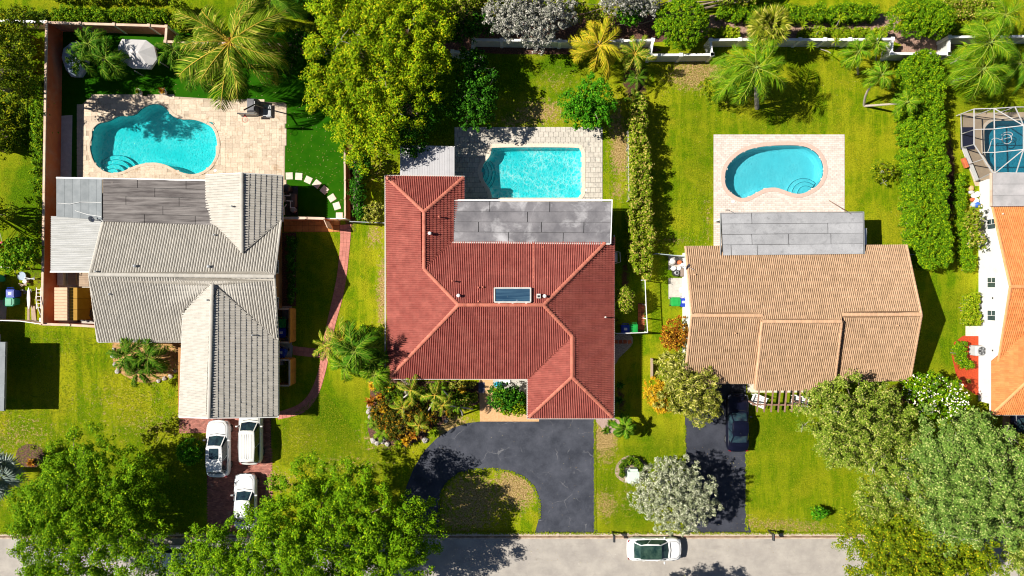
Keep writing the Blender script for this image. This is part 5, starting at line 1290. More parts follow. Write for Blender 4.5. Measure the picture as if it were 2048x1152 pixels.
hedge('tall leafy shrub row along the outside of the terracotta wall', [(60,150),(90,150),(88,250),(86,330),(82,420),(80,500),(62,500),(60,420),(52,340),(56,250)], 1.9, LHG, .34, 2.0, .17, .11, 23, jit=.2)
hedge('trimmed green hedge along the top edge left of the coconut palm', [(96,8),(200,10),(332,12),(332,42),(200,40),(96,40)], 1.5, LHG, .27, 2.4, .14, .09, 24)
hedge('yellow green shrub at the top edge beside the coconut palm', [(336,0),(372,-6),(372,52),(340,56)], 1.6, LHY, .30, 2.2, .15, .1, 25, jit=.15)
hedge('dark trimmed hedge at the top left corner behind the wall', [(-10,18),(90,12),(90,38),(-10,36)], 1.6, LG2, .27, 2.3, .14, .09, 45)
hedge('low hedge at the top edge behind the large yellow green tree', [(560,42),(640,44),(640,62),(560,60)], 1.4, LHY, .27, 2.2, .14, .09, 26)
hedge('long tall hedge with mixed yellowish leaves between the middle and right yards', [(1262,195),(1292,190),(1300,260),(1304,330),(1308,400),(1312,470),(1308,530),(1300,560),(1282,556),(1262,520),(1258,450),(1258,380),(1260,300)], 2.2, LHM, .36, 2.9, .16, .11, 27, jit=.22)
hedge('tall dense clipped green hedge row right of the kidney pool lawn', [(1816,112),(1835,100),(1865,97),(1888,108),(1896,160),(1898,250),(1902,350),(1906,430),(1911,500),(1908,530),(1885,540),(1850,535),(1832,510),(1828,440),(1822,330),(1818,220)], 2.4, LHG, .28, 2.8, .14, .09, 28, jit=.06, tiers=2)
hedge('clipped hedge band at the top edge right of the round clipped shrub', [(1436,6),(1500,2),(1600,3),(1700,3),(1765,4),(1772,28),(1745,40),(1640,38),(1540,38),(1436,34)], 1.4, LHG, .25, 2.6, .13, .09, 29, jit=.08)
hedge('short bright clipped hedge behind the back wall left of the fan palm', [(1420,52),(1482,50),(1482,76),(1420,76)], 1.3, LHY, .23, 2.6, .13, .09, 30)
hedge('bright clipped hedge behind the back wall right of the fan palm', [(1600,54),(1690,50),(1784,52),(1784,74),(1690,76),(1600,76)], 1.3, LHY, .23, 2.6, .13, .09, 32)
hedge('clipped lime hedge behind the wall left of the leaning palms', [(1896,46),(1940,42),(1990,44),(1990,68),(1896,68)], 1.3, LHY, .23, 2.6, .13, .09, 33)
hedge('narrow clipped hedge beside the pool cage of the white house', [(1918,345),(1934,343),(1937,400),(1938,440),(1958,520),(1958,540),(1938,545),(1926,520),(1918,440)], 1.0, LHG, .20, 2.6, .12, .08, 34)
hedge('rounded clipped hedge below the lowest window of the white house', [(1940,590),(1962,584),(1967,600),(1967,645),(1958,652),(1935,652),(1932,620)], 1.1, LHY, .20, 2.8, .12, .08, 35)
hedge('clipped hedge curving round the air conditioner in the red mulch', [(1912,690),(1920,682),(1936,684),(1936,712),(1950,726),(1958,735),(1955,740),(1935,738),(1920,728),(1912,710)], .9, LHG, .19, 2.8, .12, .08, 36)
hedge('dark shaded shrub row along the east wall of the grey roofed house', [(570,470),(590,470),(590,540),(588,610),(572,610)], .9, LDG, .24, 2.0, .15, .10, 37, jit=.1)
tree('ball shaped green shrub left of the parked white cars', (382, 905), [cs(382,903,1.2,24,23,.9)], LBR, .19, 2.8, .12, .08, 38, fill=1.4, jit=.02, name='shrub', cat='bush', trunk=.05, low=-.5)
tree('pale green round shrub beside the east eave of the red tiled house', (1249, 600), [cs(1249,599,1.8,17,24,.9)], LHM, .20, 2.6, .13, .09, 39, fill=1.3, jit=.06, name='shrub', cat='bush', trunk=.05, low=-.3)
tree('cream variegated shrub against the west eave of the red tiled house', (750, 424), [cs(752,425,1.3,24,17,.8), cs(735,430,1.0,12,12,.6)], LVA, .19, 2.6, .14, .10, 40, name='shrub', cat='bush', trunk=.05)
tree('sparse brownish shrub on the open lawn right of the kidney pool', (1766, 342), [cs(1766,342,1.0,26,18,.7)], LOY, .22, 1.4, .14, .09, 41, name='shrub', cat='bush', trunk=.04, jit=.25, twigs=3)
tree('small bright green plant alone on the lower lawn near the street', (1636, 1026), [cs(1634,1026,.8,14,11,.5), cs(1645,1022,.7,8,6,.4)], LBR, .17, 1.8, .18, .12, 42, name='shrub', cat='bush', trunk=.03, jit=.2)
tree('low green bush on the right lawn left of the feathery palm', (1430, 190), [cs(1432,188,1.2,22,18,.8), cs(1415,172,1.0,14,12,.6)], LOY, .22, 2.2, .14, .09, 43, name='shrub', cat='bush', trunk=.04, jit=.15)
tree('orange leaved croton bush at the white west wall of the tan roofed house', (1352, 668), [cs(1350,666,1.6,22,30,1.0), cs(1338,680,1.3,14,16,.7)], LOR, .20, 2.4, .18, .08, 44, name='shrub', cat='bush', trunk=.05)
tree('round yellow green spiky bush tree between the two dark driveways', (1370, 780), [cs(1368,775,2.8,62,60,1.7), cs(1350,735,2.3,36,30,1.2), cs(1395,810,2.4,36,36,1.2)], LVS, .34, 2.0, .34, .07, 46, fill=1.1)
tree('golden croton bush on the left side of the spiky yellow green bush', (1314, 788), [cs(1312,784,1.8,20,24,1.0), cs(1325,812,1.6,17,12,.8)], LYO, .20, 2.4, .20, .08, 47, name='shrub', cat='bush', trunk=.05)
tree('dark green bush between the front walk and garage of the red tiled house', (1010, 800), [cs(1005,792,1.7,28,24,1.0), cs(1030,800,1.5,20,22,.9)], LDG, .24, 2.4, .16, .11, 48, name='shrub', cat='bush', trunk=.06)
tree('bright yellow green bush beside the garage eave of the red tiled house', (1040, 812), [cs(1037,812,1.5,17,15,.8), cs(1020,818,1.2,18,10,.6)], LHY, .20, 2.4, .15, .10, 49, name='shrub', cat='bush', trunk=.05)
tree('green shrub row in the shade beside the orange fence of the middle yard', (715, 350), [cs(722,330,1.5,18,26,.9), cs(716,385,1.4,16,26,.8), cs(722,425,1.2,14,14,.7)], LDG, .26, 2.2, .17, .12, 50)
tree('bright green sapling below the top edge beside the small silvery tree', (1262, 30), [cs(1262,28,2.0,24,22,1.0)], LBR, .24, 2.4, .15, .10, 51)
tree('leafy green tree in the shade right of the coconut palm', (600, 95), [cs(598,88,2.6,26,26,1.1), cs(570,130,2.2,24,30,1.0)], LDG, .30, 2.2, .17, .12, 52)
tree('green and gold undergrowth at the top edge above the fan palm', (1560, -10), [cs(1480,-8,1.8,60,12,.8), cs(1200,35,1.6,30,22,.8), cs(1150,25,1.6,26,20,.8)], LHM, .26, 2.2, .15, .10, 53)
tree('loose sprawling plumeria shrub climbing the white wall of the right house', (1945, 450), [cs(1942,440,1.8,18,26,.8), cs(1950,480,1.7,14,16,.7)], LHM, .24, 1.2, .20, .10, 54, name='shrub', cat='bush', trunk=.05, twigs=8, jit=.25)
# transformer ring shrubs
hedge('low ring of clipped shrubs round the pale green utility box', [(1246,922),(1262,912),(1280,918),(1292,936),(1290,952),(1278,956),(1276,938),(1262,930),(1252,938),(1250,958),(1240,956),(1238,938)], .7, LG2, .17, 2.6, .12, .08, 55)
hedge('dense leafy undergrowth along the top edge above the trimmed hedge', [(96,-20),(330,-20),(330,4),(96,4)], 1.0, LOY, .30, 1.9, .16, .11, 83, jit=.25)
hedge('shaded shrubs at the top edge right of the green coconut palm', [(560,-20),(640,-20),(640,30),(600,34),(560,20)], 1.2, LDG, .30, 2.0, .16, .11, 84, jit=.2)
hedge('dark leafy understory beneath the corner tree beyond the terracotta wall', [(-20,60),(58,60),(56,150),(50,290),(-20,300)], 1.3, LG2, .36, 1.8, .17, .12, 85, jit=.3)
hedge('mixed undergrowth at the top edge between the oval shrub and the corner palms', [(1890,-10),(2000,-10),(2000,34),(1930,36),(1890,24)], 1.0, LHM, .28, 1.5, .15, .10, 86, jit=.25)
# left edge lawn shrubs
tree('low leafy shrubs at the far left edge beside the shaded lawn', (10, 300), [cs(5,280,1.6,20,30,.8), cs(0,230,1.6,20,26,.8)], LOY, .26, 2.0, .15, .1, 56)

# --- palms
coco = pinnate('coco', PMY, 3.9, 1.0, 40, R(75), .9, .085)
cocog = pinnate('cocog', PMG, 3.4, .85, 36, R(75), .9, .085, seed=3)
yel = pinnate('yel', PMYY, 2.6, .72, 30, R(70), .8, .09, seed=4)
adon = pinnate('adon', PMG, 2.1, .56, 34, R(95), .7, .09, plume=.35, seed=5)
adond = pinnate('adond', PMG, 2.1, .56, 34, R(95), .7, .09, plume=.4, seed=6)
feat = pinnate('feat', PML, 2.8, .80, 46, R(85), .8, .06, plume=.4, seed=7)
adonl = pinnate('adonl', PML, 1.6, .48, 28, R(90), .7, .08, plume=.3, seed=8)
areca = pinnate('areca', PMY, 2.1, .56, 28, R(70), .7, .08, seed=9)
dryf = pinnate('dryf', PMB, 1.6, .35, 18, R(80), 1.2, .05, seed=10)
fan = fanleaf('fan', PMF, .95, .95, 26)
fans = fanleaf('fans', PMS, 1.1, 1.15, 26)
fang = fanleaf('fang', PMG, .6, .75, 20)
CS = mk('crownshaft_green', (.22, .32, .06), None)
palm('tall coconut palm with golden drooping fronds behind the lagoon pool', (466, 128), (461, 84), 6.5, coco, 24, .17, (58,-32), 1.38, 1, nuts=12)
palm('green fronded coconut palm behind the top edge left of the large tree', (560, 40), (540, 5), 5.0, cocog, 14, .16, (60,-30), .95, 2)
GP1 = 'small feather palms in the turf yard'
palm('small feather palm over the pale blue covered object by the terracotta wall', (185, 108), (178, 88), 3.0, adond, 12, .09, (60,-25), 1.0, 3, GP1)
palm('second small feather palm leaning right beside the white cover', (195, 120), (212, 118), 3.0, adond, 12, .09, (60,-25), 1.0, 4, GP1)
palm('small feather palm nearest the terracotta wall corner', (170, 118), (158, 118), 2.6, adond, 10, .09, (60,-25), .85, 5, GP1)
palm('small feather palm just right of the white covered object', (345, 110), (348, 100), 2.8, adond, 12, .09, (60,-25), .95, 6, GP1)
palm('small feather palm at the turf below the coconut palm', (385, 150), (390, 145), 2.6, adon, 12, .09, (60,-25), 1.0, 7, GP1)
palm('yellow fronded coconut palm over the back wall of the middle yard', (1200, 120), (1197, 92), 3.6, yel, 15, .13, (65,-20), 1.0, 8)
palm('darker green palm with yellow tips right of the yellow palm', (1272, 130), (1270, 108), 3.0, areca, 12, .11, (60,-25), .85, 9)
palm('small palm with pale dried fronds at the head of the mixed hedge', (1275, 160), (1273, 155), 1.8, cocog, 8, .08, (60,-10), .35, 10)
palm('large dense yellowish fan palm behind the back wall of the right yard', (1540, 66), (1540, 52), 3.4, fan, 34, .18, (75,-35), 1.0, 11)
palm('tall feathery lime green palm on the right lawn casting the long frond shadow', (1514, 216), (1510, 138), 5.6, feat, 20, .14, (50,-30), 1.22, 12, shaft=CS)
palm('lower feathery lime palm beside the sprawling bush on the right lawn', (1470, 185), (1465, 160), 3.4, feat, 10, .1, (60,-25), .8, 13)
GPT = 'small palms along the back wall of the right yard'
palm('small green palm with a short trunk standing on the lawn before the wall', (1716, 148), (1713, 106), 3.2, adonl, 11, .07, (58,-25), .95, 14, GPT, shaft=CS)
palm('small green palm touching the back wall post', (1752, 120), (1750, 88), 3.0, adonl, 12, .07, (58,-25), .95, 15, GPT, shaft=CS)
palm('curved trunk palm leaning up and right from the double base', (1728, 211), (1760, 152), 3.4, adonl, 12, .075, (58,-25), .95, 16, GPT, bend=-.35, shaft=CS)
palm('curved trunk palm leaning right toward the tall hedge from the double base', (1729, 212), (1811, 206), 3.2, adonl, 12, .075, (58,-25), .85, 17, GPT, bend=.0, shaft=CS)
palm('bright lime palm with a long slanting trunk in the top right corner', (1903, 125), (1976, 88), 4.6, feat, 16, .12, (60,-30), 1.0, 18, shaft=CS)
palm('second slanting palm in the top right corner below the first', (1904, 165), (1962, 140), 4.0, feat, 16, .12, (60,-30), 1.0, 19, shaft=CS)
palm('green palm at the right edge above the screened pool', (2060, 160), (2040, 125), 3.4, cocog, 12, .12, (60,-30), .7, 20)
palm('green palm high in the top right corner', (2020, 50), (2010, 30), 3.6, feat, 12, .12, (60,-30), .8, 21)
GP2 = 'palms in front of the grey roofed house'
palm('left of the two dark palms on the lawn before the grey roofed house', (255, 730), (252, 712), 3.0, adond, 13, .10, (60,-25), 1.0, 22, GP2)
palm('right of the two dark palms by the tan gravel before the grey roofed house', (300, 730), (298, 716), 3.0, adond, 13, .10, (60,-25), 1.0, 23, GP2)
palm('lower dark palm between the two palms before the grey roofed house', (275, 745), (276, 745), 2.6, adond, 10, .09, (60,-20), .75, 24, GP2)
GP3 = 'palms at the west corner of the red tiled house'
palm('feather palm over the red paver path left of the red tiled house', (690, 690), (684, 680), 3.4, areca, 13, .1, (60,-25), .95, 25, GP3)
palm('feather palm in front of the path bend left of the red tiled house', (700, 735), (690, 730), 3.2, adonl, 12, .1, (60,-25), 1.15, 26, GP3)
palm('dark feather palm touching the lower west eave of the red tiled house', (745, 735), (742, 722), 3.0, adon, 14, .1, (60,-25), 1.0, 27, GP3)
palm('green feather palm behind the west eave of the red tiled house', (735, 690), (737, 690), 2.8, adond, 12, .1, (60,-25), .95, 28, GP3)
palm('silver blue fan palm at the left edge of the front lawn', (2, 940), (-8, 950), 3.2, fans, 22, .2, (70,-25), 1.0, 29)
palm('small broad leaved palm on the lawn right of the red tiled garage', (1250, 862), (1250, 856), 1.9, pinnate('banana', PMG, 1.15, .42, 10, R(60), .6, .16, seed=12), 11, .08, (60,-10), 1.0, 30)
GP4 = 'slender palms in the front garden bed'
trk = mk('white_palm_trunk', (.60, .56, .50), (.5, .46, .42), 8)
for i, (b_, t_, h_, lb, s_, mm) in enumerate([((800,800),(822,780),3.2,'slender palm with pale dried fronds against the front eave of the red tiled house',1.0,areca),
    ((850,830),(870,790),3.4,'slender palm in the middle of the front garden bed',1.0,areca),
    ((845,860),(838,850),2.6,'slender palm low in the front garden bed near the loop drive',.8,areca),
    ((900,800),(880,775),3.0,'slender palm right of centre in the front garden bed',.8,adonl),
    ((945,818),(885,810),3.6,'slender palm with a long pale leaning trunk over the front lawn patch',.8,areca),
    ((805,830),(805,815),2.6,'slender yellowish palm at the left of the front garden bed',.8,areca),
    ((925,830),(915,815),2.2,'slender palm whose fronds cross the front lawn patch',.6,adonl)]):
    palm(lb, b_, t_, h_, mm, 7, .05, (55,-35), s_*.72, 60+i, GP4, bark=trk, bend=.12)
palm('dried palm beside the front eave of the red tiled house', (815, 785), (812, 768), 2.6, dryf, 6, .06, (40,-45), .8, 71)
palm('tall green feather palm whose shadow falls on the lower left red roof slope', (700, 712), (710, 702), 5.2, adon, 11, .12, (66,-30), 1.2, 75, GP3)
palm('broad green feather palm overlapping the west eave low down', (752, 752), (750, 748), 3.0, adonl, 13, .1, (60,-20), 1.15, 76, GP3)
palm('yellowish feather palm over the bend of the red paver path', (662, 700), (658, 692), 2.4, areca, 11, .09, (60,-20), .8, 77, GP3)
hedge('leafy green shrubs under the feather palms at the west corner of the red tiled house', [(715,650),(768,655),(768,700),(745,755),(700,745),(690,700)], .9, LG, .28, 2.0, .16, .10, 63, jit=.2, name='shrub', cat='bush')
palm('fern like palm at the lower left of the front garden bed', (765, 868), (765, 866), .5, adonl, 13, .05, (55,0), .62, 72, bark=trk)
palm('second fern like palm at the left corner of the front garden bed', (748, 845), (748, 845), .5, adonl, 11, .05, (55,0), .55, 73, bark=trk)
palm('fern like palm at the right yard end of the mixed hedge', (1268, 200), (1268, 198), .8, cocog, 8, .05, (60,10), .28, 74)
# slender dracaena stems by the right yard back wall
for i, (b_, t_) in enumerate([((1655,96),(1672,82)), ((1640,98),(1665,108)), ((1660,70),(1680,38)), ((1612,60),(1605,50)), ((1620,80),(1640,60)), ((1605,90),(1622,92))]):
    t = empty('dracaena', G(*b_), ['dracaena with a pale stem crossing the wall', 'dracaena stem lying low over the lawn edge before the wall', 'dracaena leaning up over the clipped hedge band', 'dracaena right beside the big fan palm', 'dracaena above the wall near the big fan palm', 'dracaena in the shade under the big fan palm'][i], 'plant', 'slender dracaenas by the back wall')
    B, T = G(*b_), G(t_[0], t_[1], 2.0); obj('stem', MB().tube([B, B.lerp(T, .5)+Vector((.05, 0, .1)), T], [.04, .035, .03], 6), BARKG, t)
    mb = MB(); rg = np.random.default_rng(i)
    for k in range(20):
        az = k*2.4; el = R(70-85*k/20); d = Vector((math.cos(az)*math.cos(el), math.sin(az)*math.cos(el), math.sin(el))); s = Vector((-math.sin(az), math.cos(az), 0))*.035
        m1 = T+d*.3; e = T+d*.52-Vector((0, 0, .1)); mb.add([T-s*.5, T+s*.5, m1+s, m1-s, e], [(0, 1, 2, 3), (3, 2, 4)])
    obj('leaves', mb, LHY, t)
# crotons, bromeliads and agaves in the front bed
rg = np.random.default_rng(91)
bed = [(742,760),(765,725),(775,765),(935,790),(930,825),(890,845),(850,875),(820,885),(790,875),(755,860),(742,820)]
spots = [(750,770,'gold'),(765,790,'orange'),(745,800,'orange'),(780,775,'gold'),(800,795,'green'),(770,815,'gold'),(788,835,'dark'),(812,815,'dark'),(765,840,'dark'),(800,855,'dark'),(825,840,'dark'),(850,815,'dark'),(830,865,'orange'),(848,848,'gold'),(815,878,'gold'),(860,835,'orange'),(790,870,'dark'),(840,790,'green'),(905,795,'green'),(925,778,'gold'),(900,825,'dark'),(775,850,'orange'),(755,822,'dark'),(822,800,'gold'),(868,862,'green'),(800,885,'green')]
mm = dict(gold=LYO, orange=LOR, dark=LRD, green=LHY)
words = dict(gold='golden', orange='orange', dark='dark bronze', green='yellow green')
where = ['at the top left tip of the front bed', 'just inside the left rim of the front bed', 'on the left rim of the front bed by the lawn', 'below the west eave corner of the red roof', 'under the first slender palm', 'in the left half of the front bed', 'left of the middle of the front bed', 'in the upper middle of the front bed', 'above the fern like palms', 'in the lower middle of the front bed', 'at the centre of the front bed', 'beneath the middle slender palm', 'at the lower tip of the front bed', 'near the lower right rim of the front bed', 'at the very bottom of the front bed by the drive', 'on the right rim of the front bed', 'beside the pale rocks at the bed foot', 'below the gutter of the front eave', 'right of the tall slender palms by the front eave', 'at the top right of the front bed near the walk', 'at the right end of the front bed in the shade', 'just above the lower fern like palm', 'beside the left rocks of the front bed', 'between the two tallest slender palms', 'on the lawn side of the right rim', 'beside the drive edge under the bed']
for i, (x, y, k) in enumerate(spots):
    rosette(words[k]+' leaved croton '+where[i], (x, y), 46, .62, .12, mm[k], seed=i+200, name='croton', cat='plant', group='crotons in the front garden bed', z=rg.uniform(.1, .5), rise=.5)
tree('dense bronze and green croton undergrowth filling the middle of the front bed', (820, 845), [cs(800,845,.7,42,26,.45), cs(770,825,.6,26,30,.4), cs(845,830,.7,34,26,.45)], LRD, .20, 1.5, .22, .08, 61, name='shrub', cat='bush', trunk=.03)
tree('dark green undergrowth under the slender palms beneath the front eave', (850, 790), [cs(850,785,.8,60,18,.5), cs(905,800,.7,40,20,.45), cs(780,785,.7,26,20,.4)], LG2, .20, 1.5, .20, .09, 62, name='shrub', cat='bush', trunk=.03)
hedge('trimmed yellow flecked hedge box under the front eave of the red tiled house', [(880,764),(950,764),(950,780),(880,780)], .9, LVA, .18, 2.4, .12, .09, 57)
hedge('darker trimmed hedge box below the yellow flecked one by the front walk', [(892,788),(955,788),(955,806),(892,806)], .8, LHM, .18, 2.4, .12, .09, 58)
rosette('orange bromeliad plants in the round mulch bed on the left lawn', (64, 925), 40, .5, .10, LOR, seed=5, name='bromeliad')
rosette('small yellow flowering plant in the round mulch bed on the left lawn', (66, 895), 24, .3, .09, LVA, seed=6, name='flower_plant')
rosette('small orange plant at the edge of the red mulch near the white house', (1918, 734), 20, .32, .09, LOR, seed=7, name='bromeliad')
rosette('small yellow plant in the middle of the red mulch', (1936, 762), 20, .3, .09, LVA, seed=8, name='flower_plant')
rosette('pink leaved plant at the far left edge of the yard', (8, 272), 20, .35, .1, leafmat('pink_leaf', (.4,.08,.12), (.2,.08,.06)), seed=9, name='plant')
for i, (x, y, l_) in enumerate([(1270,185,'striped agave at the head of the mixed hedge'), (1262,160,'dark agave between the palms and the mixed hedge'), (1222,845,'spiky green plant on the pink gravel at the garage corner'), (1212,860,'low green plant beside the pink gravel at the garage corner'), (1240,770,'dark plant in the shade beside the garage of the red tiled house'), (1238,800,'leafy plant in the shaded strip beside the garage'), (590,485,'dark fern plant in the shaded bed near the ochre tiles')]):
    rosette(l_, (x, y), 26, .5, .11, [LVA, LDG, LG2, LG2, LDG, LDG, LDG][i], seed=300+i, name='agave' if i < 2 else 'plant')
# rocks on the bed rim
rk = MB(); 
def rock_mesh(seed):
    rg = np.random.default_rng(seed); mb = MB(); pr = [(.03, -.12), (.20, -.08), (.24, .02), (.15, .11), (.03, .14)]
    mb.lathe((0, 0, 0), pr, 8); v = mb.v[0]; v *= rg.uniform(.75, 1.2, v.shape); me = mb.mesh('rock'); me.materials.append(ROCK); return me
RM = [rock_mesh(i) for i in range(4)]
rt = empty('rock_edging', G(742, 840), 'pale rock edging around the left and lower rim of the front garden bed', 'rocks')
for i, (x, y) in enumerate([(741,800),(739,811),(738,822),(740,833),(742,843),(747,880),(755,886),(765,884),(775,888),(797,884),(808,888),(818,886),(770,878),(892,842),(896,832),(902,822),(850,880)]):
    inst('rock', RM[i % 4], rt, (*G(x, y)[:2], .08), (0, 0, i*1.3), (random.uniform(.7, 1.3),)*3)
rt = empty('rock_edging', G(240, 690), 'pale rocks along the rim of the tan gravel palm bed', 'rocks')
for i, (x, y) in enumerate([(228,698),(226,712),(230,728),(236,742),(330,757),(342,752),(352,742),(318,762)]): inst('rock', RM[i % 4], rt, (*G(x, y)[:2], .05), (0, 0, i*1.3), (random.uniform(.6, 1),)*3)
# fallen leaves on the turf and the drives
rg = np.random.default_rng(17)
def litter(name, poly, n, mat, sz=.07, z=.03):
    P = np.array(W(poly)); lo, hi = P.min(0), P.max(0); q = rg.uniform(lo, hi, (n*3, 2)); q = q[inpoly(q[:, 0], q[:, 1], [tuple(p) for p in P])][:n]
    C = np.column_stack([q, np.full(len(q), z)]); V, F = leaf_cards(C, np.tile([0, 0, 1.], (len(C), 1))+rg.normal(size=C.shape)*.15, sz, sz*.6, rg); return obj(name, MB().add(V, F), mat, kind='stuff')
LIT = leafmat('fallen_leaf', (.50, .40, .12), (.30, .18, .06), (.6, .55, .3), .3)
litter('fallen_leaves', [(575,205),(688,250),(688,430),(575,335)], 170, LIT)
litter('fallen_leaves', [(115,190),(560,150),(560,195),(160,185)], 50, LIT)
litter('fallen_leaves', [(805,880),(1078,840),(1190,840),(1190,1060),(1080,1060),(1080,940),(860,1000)], 60, LIT, .05)
litter('fallen_leaves', [(950,1068),(1680,1070),(1690,1100),(950,1140)], 160, LIT, .05)
litter('grass_blades', [(-10,650),(360,690),(360,830),(410,900),(400,1060),(-10,1060)], 16000, leafmat('grass_blade', (.27,.31,.006), (.12,.18,.003), (.36,.36,.02), .06), .09, .03)
litter('grass_blades', [(1310,120),(1815,120),(1830,490),(1700,490),(1700,262),(1420,262),(1420,490),(1310,490)], 16000, bpy.data.materials['grass_blade'], .08, .03)
litter('grass_blades', [(1495,815),(1640,815),(1740,960),(1700,1060),(1500,1060)], 12000, bpy.data.materials['grass_blade'], .08, .03)
litter('grass_blades', [(545,860),(650,780),(735,900),(800,890),(800,1000),(560,930)], 9000, bpy.data.materials['grass_blade'], .08, .03)
litter('grass_blades', [(1192,900),(1366,870),(1366,1060),(1200,1062)], 8000, bpy.data.materials['grass_blade'], .08, .03)
# ------------------------------------------------------------------ vehicles
def car(label, pos, rz, L, Wd, H, paint, glass, hood, ws, rf, rw, kind='sedan', roofcol=None, sun=False, pano=False, rails=False, group=None, tail=0.0, name='parked_car'):
    """x forward; hood/ws/rf/rw: x (fraction of L from the front) where the windscreen foot, roof front, roof rear and rear glass foot lie"""
    t = empty(name, G(*pos), label, 'car', group)
    belt = .92 if kind == 'sedan' else 1.02
    def wid(s):      # half width along the car, s from 0 front to 1 rear
        a = min(s, 1-s); k = 1-(max(0, .13-a)/.13)**2.4*(.30 if s < .5 else .22); return Wd/2*k
    def top(s):
        if s < .03: return belt-.30
        if s < ws: return belt-.16+.14*(s/ws)**.8
        if s > rw: return belt+(.02 if kind == 'sedan' else .0)-.10*max(0, (s-rw)/(1-rw+1e-6))**2-(.15 if s > .985 else 0)
        return belt
    st = [0, .008, .03, .06, .1, .15, .2, .25, .3, .36, .43, .5, .58, .66, .74, .81, .87, .92, .96, .985, 1.0]
    half = lambda w, tp, cr: [(0.0, .22), (w*.80, .22), (w*.96, .30), (w*1.0, .50), (w*.99, tp*.82), (w*.95, tp*.95), (w*.84, tp), (w*.45, tp+cr*.8), (0, tp+cr)]
    V = []; n = 16
    for s in st:
        w, tp = wid(s), top(s)
        if s == 0: w *= .90
        if s == 1: w *= .93
        hp = half(w, tp, .035); x = L/2-s*L+(0.0)
        if s in (0, 1): hp = [(a, .38+(b-.22)*.75) for a, b in hp]
        ring = [(x-(abs(a)/w)**3*.10*(1 if s < .2 else -.6 if s > .9 else 0), a, b) for a, b in hp]+[(x-(abs(a)/w)**3*.10*(1 if s < .2 else -.6 if s > .9 else 0), -a, b) for a, b in hp[-2:0:-1]]
        V += ring
    f = []
    for i in range(len(st)-1):
        for k in range(n): f.append((i*n+k, (i+1)*n+k, (i+1)*n+(k+1) % n, i*n+(k+1) % n))
    f += [tuple(range(n)), tuple(reversed([(len(st)-1)*n+k for k in range(n)]))]
    me = MB().add(V, f).mesh('car_body', smooth=True); me.materials.append(paint)
    b = bpy.data.objects.new('body', me); link(b, t)
    def part(nm, mb, mat, smooth=False, par=None):
        m2 = mb.mesh(nm, smooth=smooth); 
        for q in (mat if isinstance(mat, list) else [mat]): m2.materials.append(q)
        o = bpy.data.objects.new(nm, m2); link(o, par or t); return o
    # greenhouse: glass shell between the belt and the roof
    X = lambda s: L/2-s*L
    wb, wr = Wd/2*.90, Wd/2*.70
    bel = [(X(ws), -wb*.80), (X(ws)+.10, 0), (X(ws), wb*.80), (X(ws+.05), wb), (X((ws+rw)/2), wb*1.01), (X(rw-.06), wb*.97), (X(rw), wb*.80), (X(rw)-.05, 0), (X(rw), -wb*.80), (X(rw-.06), -wb*.97), (X((ws+rw)/2), -wb*1.01), (X(ws+.05), -wb)]
    tp_ = [(X(rf), -wr*.86), (X(rf)+.07, 0), (X(rf), wr*.86), (X(rf+.03), wr), (X((rf+rw)/2), wr*1.03), (X(tail-.03), wr*.95), (X(tail), wr*.84), (X(tail)-.04, 0), (X(tail), -wr*.84), (X(tail-.03), -wr*.95), (X((rf+rw)/2), -wr*1.03), (X(rf+.03), -wr)]
    m_ = len(bel); zb = belt-.02; zt = H-.07
    V = [(x, y, zb) for x, y in bel]+[(x, y, zt+(.03 if abs(y) < .1 else 0)) for x, y in tp_]
    f = [(i, (i+1) % m_, m_+(i+1) % m_, m_+i) for i in range(m_)]
    part('windows', MB().add(V, f), glass)
    # roof skin
    V = []; k_ = [(1.02, 0), (1.0, .035), (.86, .062), (.45, .078)]
    cx_ = sum(p[0] for p in tp_)/m_
    for sc_, dz in k_: V += [(cx_+(x-cx_)*sc_, y*sc_, zt+dz-.01) for x, y in tp_]
    V.append((cx_, 0, zt+.075)); f = []
    for r_ in range(3): f += [(r_*m_+i, r_*m_+(i+1) % m_, (r_+1)*m_+(i+1) % m_, (r_+1)*m_+i) for i in range(m_)]
    f += [(3*m_+i, 3*m_+(i+1) % m_, 4*m_) for i in range(m_)]
    rfo = part('roof', MB().add(V, f), roofcol or paint, True)
    # pillars and rails in body colour
    pb = MB()
    pairs = ((2, 2), (8, 8), (6, 6), (0, 0), (3, 3), (11, 11))
    for i, j in ((0, 0), (2, 2), (6, 6), (8, 8)):
        a = Vector((*bel[i], zb)); c = Vector((*tp_[j], zt)); pb.bar(a, c, .075, .05)
    for i in (4, 10): a = Vector((*bel[i], zb)); c = Vector((*tp_[i], zt)); pb.bar(a, c, .05, .03)
    part('pillars', pb, paint)
